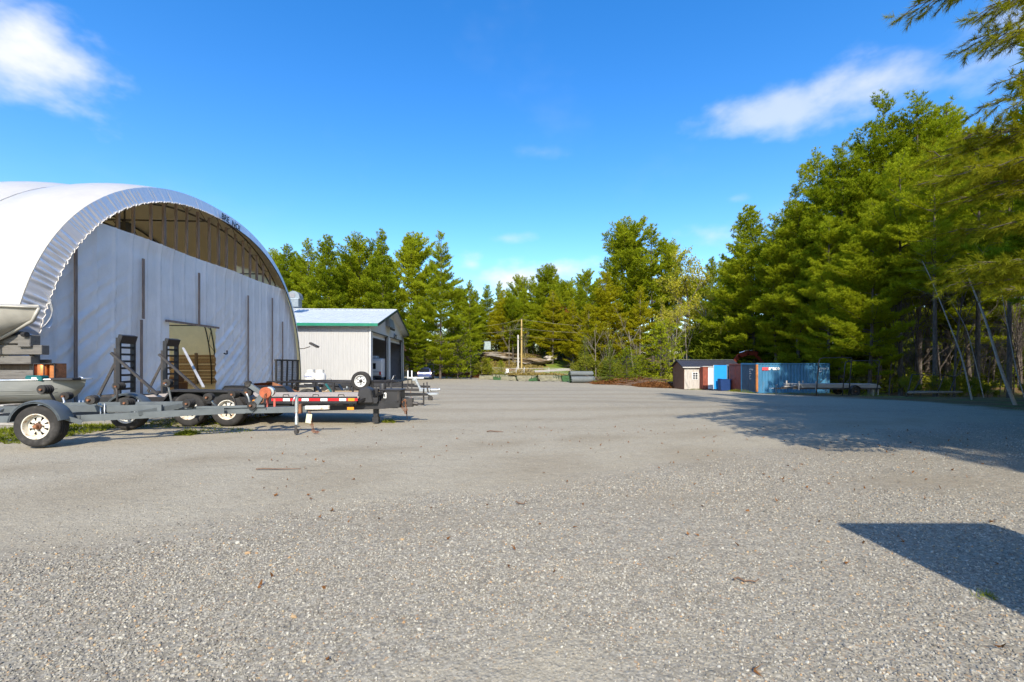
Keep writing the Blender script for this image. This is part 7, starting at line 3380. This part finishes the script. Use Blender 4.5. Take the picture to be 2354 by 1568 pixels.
scatter_leaves('leaves', 'rust coloured dead leaves banked along the back edge of the yard', [(-13, -4, 74.5, 77.5, 6000, .9), (10, 22, 55, 60, 7000, .9), (14, 19, 50, 54, 3000, .6), (4, 12, 66, 70, 3000, .5)], M['dry_leaf'], .30, 1)
scatter_leaves('grass', 'weedy grass tufts around the trailers and along the container fronts', [(-11.5, -9.0, 8.4, 11, 4200, .10), (-9.2, -6.6, 10.4, 13.2, 1100, .06), (-7.0, -5.7, 9.6, 10.2, 90, .06), (-6.95, -6.6, 9.35, 9.65, 400, .09), (-3.3, -3.0, 11.5, 11.8, 160, .06), (20.0, 20.8, 38.3, 43, 900, .3), (21, 30, 36.5, 38.6, 1200, .25), (22.5, 24, 28.5, 29.8, 300, .3), (18.2, 19.6, 46.4, 47.2, 300, .2)], M['grass'], .10, 2, .16)
scatter_leaves('dry_grass', 'tawny dry grass along the fence in front of the lawn', [(-6, 12, 77, 80.5, 7000, .7), (0, 4.5, 80.5, 83, 3000, 1.2), (-9, 6, 87, 96, 5000, .5)], leaf_mat('dry_grass', (.20, .17, .05), (.36, .27, .10), .25, .1), .45, 3)
scatter_leaves('undergrowth', 'low leafy undergrowth among the trunks', [(-16, -4, 78, 90, 9000, 2.2), (12, 26, 58, 72, 12000, 2.4), (24, 50, 41, 60, 9000, 2.0), (16, 24, 52, 58, 4000, 1.6), (-22, 22, 100, 114, 14000, 4.0), (-30, -8, 86, 100, 6000, 3.5)], M['shrub_leaf'], .34, 4)
# brush heaps of branches
def brush(label, X, Y, L, W_, h, n, seed, rz=0):
    rng = np.random.default_rng(seed)
    vs, fs = [], []
    for i in range(n):
        x = rng.uniform(-L / 2, L / 2)
        y = rng.uniform(-W_ / 2, W_ / 2)
        env = (1 - (2 * x / L) ** 2) * (1 - (2 * y / W_) ** 2)
        z = rng.uniform(0, 1) * h * env + .03
        pts = branch_pts(np.array([x, y, z]), rng.uniform(-.5, .5) + PI * rng.integers(0, 2), R(rng.uniform(-6, 14)), rng.uniform(.8, 2.4), 0, 4, rng)
        add_tube(vs, fs, [tuple(p) for p in pts], rng.uniform(.02, .07), .01, 4)
    o = link_mesh('brush_pile', wood_obj('brush_pile', vs, fs, M['twig']))
    o.location = (X, Y, gzf(X, Y))
    o.rotation_euler = (0, 0, rz)
    tag(o, label, 'brush pile', 'brush piles along the yard edge')


brush('long brush pile running toward the wooden shed', 16.6, 53.5, 7.5, 2.2, 1.0, 150, 1, R(-24))
brush('brush pile behind the grey turf rolls', 12.2, 58.5, 6.0, 2.0, .9, 120, 2, R(-18))
brush('small brush pile behind the hatchback', -8.4, 75.2, 5.0, 1.6, .7, 70, 3, R(4))

# ================================================================== NEAR PINE (its boughs hang into the picture) and its neighbours
def near_pine():
    rng = np.random.default_rng(8)
    X0, Y0 = 9.3, 5.2
    base = np.array([X0, Y0, gzf(X0, Y0)])
    vs, fs = [], []
    H = 17
    add_tube(vs, fs, [tuple(p) for p in ((0, 0, -.3), (.05, 0, 5), (.1, .05, 11), (.1, .1, H))], .26, .03, 10)
    P, D = [], []

    def bough(tip, zst, dens=1.0, wide=1.0, sag=.25, tw=None):
        tip = np.array(tip) - base
        p0 = np.array([.05, .02, zst])
        n = 16
        s = np.linspace(0, 1, n)
        pts = p0 + (tip - p0) * s[:, None]
        pts[:, 2] -= sag * 4 * s * (1 - s) * .6
        pts += np.cumsum(rng.normal(0, .014, (n, 3)), 0)
        pts[0] = p0
        add_tube(vs, fs, [tuple(p) for p in pts], .035, .005, 5)
        L = np.linalg.norm(tip - p0)
        ax = norm(tip - p0)
        sd = norm(np.cross(ax, [0, 0, 1.0]))
        for f in np.arange(.26, 1.0, .036 / dens):
            i = f * (n - 1)
            i0 = int(i)
            c = pts[i0] + (pts[min(i0 + 1, n - 1)] - pts[i0]) * (i - i0)
            for sg in (-1, 1):
                tl_ = rng.uniform(.22, .52) * wide * (1.15 - .7 * f)
                d = norm(ax * .9 + sd * sg * .8 + rng.normal(0, .18, 3) + np.array([0, 0, -.06]))
                q = c + d * tl_
                mid_ = (c + q) / 2 + rng.normal(0, .015, 3)
                add_tube(vs, fs, [tuple(c), tuple(mid_), tuple(q)], .008, .004, 3)
                m = int(tl_ / .022)
                w_ = np.linspace(.5, 1, max(3, m))
                P.append(c + (q - c) * w_[:, None])
                D.append(np.repeat((d * 1.0 + np.array([0, 0, .05]))[None], len(w_), 0))
                for sub in range(2):
                    b = c + (q - c) * rng.uniform(.3, .8)
                    d2 = norm(d + rng.normal(0, .5, 3))
                    l2 = rng.uniform(.10, .22)
                    k = max(3, int(l2 / .022))
                    w2 = np.linspace(.5, 1, k)
                    P.append(b + d2 * l2 * w2[:, None])
                    D.append(np.repeat(d2[None], k, 0))
        w_ = np.linspace(.9, 1, 8)
        P.append(p0 + (tip - p0) * w_[:, None] + (pts[-1] - tip))
        D.append(np.repeat(ax[None], 8, 0))

    Y = 5.3
    T = lambda x, y, yy=Y: tuple(at(x, y, yy))
    # the boughs against the sky
    bough(T(2078, 36, 5.6), 8.4, 1.5, 1.2, .5)
    bough(T(2130, -40, 5.4), 8.6, 1.5, 1.25, .4)
    bough(T(2226, 104, 5.5), 7.4, 1.1, 1.0, .35)
    bough(T(2250, 20, 5.2), 7.8, 1.5, 1.25, .35)
    bough(T(2296, 72, 5.0), 7.2, 1.5, 1.25, .3)
    bough(T(2308, 188, 5.4), 6.6, .9, .9, .3)
    bough(T(2252, 262, 5.6), 6.0, .55, .55, .2)
    bough(T(2330, 250, 5.2), 5.9, .8, .8, .2)
    # the big sunlit mass
    for x, y, yy, zs, wd in ((2140, 352, 5.8, 5.0, 1.3), (2180, 320, 6.1, 5.1, 1.3), (2225, 300, 5.6, 5.0, 1.2), (2290, 292, 5.4, 4.9, 1.2), (2160, 400, 5.6, 4.7, 1.3), (2200, 385, 5.2, 4.6, 1.3), (2250, 375, 5.0, 4.6, 1.2), (2300, 380, 4.8, 4.5, 1.1),
                             (2205, 450, 5.7, 4.3, 1.3), (2245, 440, 5.3, 4.2, 1.2), (2300, 450, 5.0, 4.1, 1.2), (2190, 505, 6.0, 3.9, 1.2), (2260, 510, 5.3, 3.8, 1.2), (2310, 520, 5.0, 3.8, 1.1),
                             (2165, 620, 5.7, 3.2, 1.1), (2205, 640, 5.4, 3.0, 1.1), (2250, 612, 5.2, 3.1, 1.1), (2290, 655, 5.0, 2.9, 1.1), (2330, 600, 4.9, 3.1, 1.0)):
        bough(T(x, y, yy), zs, 1.15, wd, .12)
    # crown out of the frame, coarser
    P = np.concatenate(P)
    D = norm(np.concatenate(D))
    tri = tufts(rng, P, D, 9, .100, .0050, .50)
    print('NEAR', len(tri) // 3)
    z = 3.0
    P2, D2 = [], []
    while z < H - .4:
        for k in range(5):
            az = rng.uniform(-1.9, 1.5) + (0 if z < 9 else rng.uniform(-1.2, 1.2))   # away from the picture low down
            L = 3.2 * (1 - (z - 3) / (H - 3)) ** .7 + .4
            pts = branch_pts(np.array([.05, .05, z]), az, R(15), L, .1, 5, rng)
            add_tube(vs, fs, [tuple(p) for p in pts], .03, .006, 4)
            for f in np.linspace(.3, 1, 8):
                c = pts[0] + (pts[-1] - pts[0]) * f
                P2.append(c + rng.normal(0, .28, (5, 3)) * np.array([1, 1, .4]))
                D2.append(rng.normal(0, .6, (5, 3)) + np.array([0, 0, .4]))
        z += .75
    tri2 = tufts(rng, np.concatenate(P2), norm(np.concatenate(D2)), 7, .22, .03, .5)
    t = thing('pine_tree', 'near pine at the side whose long needled boughs hang into the sky', 'tree', tuple(base), 0)
    link_mesh('trunk', wood_obj('near_pine_trunk', vs, fs, M['bark']), t)
    a = np.concatenate([tri, tri2])
    link_mesh('crown', np_mesh('near_pine_crown', a, 3, np.arange(len(a)), M['near_needle']), t)


near_pine()
# the pines along the yard beside and behind the camera that throw the shade across the gravel
GN = 'pines beside and behind the camera'
for i, (X, Y, H, key) in enumerate(((12.6, 0.5, 17, 'pine1'), (11.2, -3.5, 16, 'pine0'), (12.8, -8.5, 20, 'pine4'), (16.2, -2.5, 21, 'pine0'), (17.0, 4.2, 18, 'pine2'), (15.8, -9, 22, 'pine2'), (20.5, 1.5, 21, 'pine0'), (19.8, -6, 21, 'pine2'),
                                    (24, 6, 21, 'pine2'), (24.5, -2, 22, 'pine0'), (29, 10, 22, 'pine0'), (28.5, 2, 22, 'pine2'), (33, 14, 22, 'pine2'), (31.5, 6, 22, 'pine0'), (37, 20, 22, 'pine0'), (26.5, 12.5, 20, 'pine1'), (19.0, 8.5, 18, 'pine0'), (22.5, 11.5, 19, 'pine2'), (23.6, 14.5, 17, 'pine0'), (25.5, 16.5, 20, 'pine2'), (28.5, 20.5, 20, 'pine2'), (32, 24, 21, 'pine0'), (14.6, 7.2, 19, 'pine2'), (19.6, 11.0, 19, 'pine2'), (12.4, 3.6, 17, 'pine2'), (10.9, -7.5, 20, 'pine2'))):
    plant(key, X, Y, H, 1.15, rr.uniform(0, 6.28), 'shade throwing pine in the row along the side of the yard', group=GN)

# ================================================================== SMALL THINGS ON THE GRAVEL
def stick(label, x, y, L, rz, r=.012, seed=0):
    dz = (y - HZ) / F
    Y = (CZ - 0) / dz
    for _ in range(6):
        X = (x - CX) / F * Y
        Y = (CZ - gzf(X, Y)) / dz
    rng = np.random.default_rng(seed)
    pts = [(-L / 2 + L * k / 5, rng.normal(0, .012), .015 + abs(rng.normal(0, .008))) for k in range(6)]
    mb = MB()
    mb.tube(pts, [r, r, r * .9, r * .8, r * .6, r * .4], 5)
    o = mb.build('fallen_stick', M['twig'], None, True)
    o.location = ((x - CX) / F * Y, Y, gzf((x - CX) / F * Y, Y))
    o.rotation_euler = (0, 0, rz)
    tag(o, label, 'stick')


stick('long pale stick lying on the gravel in front of the trailers', 640, 1081, .60, R(4), .010, 1)
stick('short stick lying on the gravel past the boat trailer coupler', 1138, 994, .36, R(-3), .014, 2)
stick('broken twig lying on the gravel below the middle of the yard', 1200, 1160, .12, R(20), .008, 3)
stick('bent twig lying in the gravel near the dark shadow corner', 1716, 1338, .16, R(-10), .007, 4)


def litter():
    rng = np.random.default_rng(6)
    n = 260
    Y = np.sqrt(rng.uniform(4, 120, n))
    X = rng.uniform(-.6, 1.1, n) * Y
    P = np.stack([X, Y, gz(X, Y) + .014], -1)
    D = norm(np.stack([rng.normal(0, 1, n), rng.normal(0, 1, n), rng.uniform(0, .4, n)], -1))
    tri = tufts(rng, P, D, 2, .05, .022, .5)
    me = np_mesh('leaf_litter', tri, 3, np.arange(len(tri)), M['dry_leaf'])
    tag(link_mesh('leaf_litter', me), kind='stuff', label='scattered brown leaf scraps on the gravel')


litter()
scatter_leaves('grass_blades', 'thin green blades sprouting at the edge of the dark shadow', [(2.90, 3.0, 2.80, 2.88, 30, .03), (3.03, 3.07, 2.66, 2.72, 12, .02)], M['grass'], .07, 9, .06)


# ------------------------------------------------------------------ labels for alike plants: which one, counted between landmarks
MARKS = [(600, 'arched shed'), (680, 'roof cowl'), (850, 'garage gable'), (980, 'hatchback'), (1060, 'dead tree'), (1120, 'utility cabinet'), (1199, 'utility pole'), (1265, 'stone pile'),
         (1338, 'grey turf rolls'), (1430, 'small spruce'), (1570, 'wooden shed'), (1675, 'blue door'), (1745, 'rusty post'), (1830, 'lumber trailer'), (1920, 'tall pipe hoop'), (2030, 'second pipe hoop'), (2145, 'pipe cradle'), (2235, 'farther birch'), (2310, 'thick birch'), (2420, 'picture edge')]
ORD = ['first', 'second', 'third', 'fourth', 'fifth', 'sixth', 'seventh', 'eighth', 'ninth', 'tenth', 'eleventh', 'twelfth', 'thirteenth', 'fourteenth', 'fifteenth']
SHORT = {'second row of pines deep in the wood': 'dim second row pine', 'bare grey saplings at the edge of the wood': 'bare grey sapling', 'bare twiggy saplings in the dark wood': 'bare dark sapling',
         'low shrubs along the edge of the yard': 'low greenish shrub', 'dark shrubs in the shade': 'dark low shrub', 'middle height pines behind the rock and lawn': 'middle height belt pine', 'knee high young pines': 'knee high young pine'}
bins = {}
for t_, x_ in RANK:
    g_ = t_.get('group')
    if g_ in SHORT:
        k_ = max([i for i, m_ in enumerate(MARKS) if m_[0] <= x_] or [0])
        bins.setdefault((g_, k_), []).append((x_, t_))
for (g_, k_), lst in bins.items():
    lst.sort(key=lambda q: q[0])
    a_, b_ = MARKS[k_][1], MARKS[min(k_ + 1, len(MARKS) - 1)][1]
    for n_, (x_, t_) in enumerate(lst):
        if len(lst) == 1:
            t_['label'] = '%s between the %s and the %s' % (SHORT[g_], a_, b_)
        else:
            t_['label'] = '%s, %s from the %s toward the %s' % (SHORT[g_], ORD[min(n_, 14)], a_, b_)
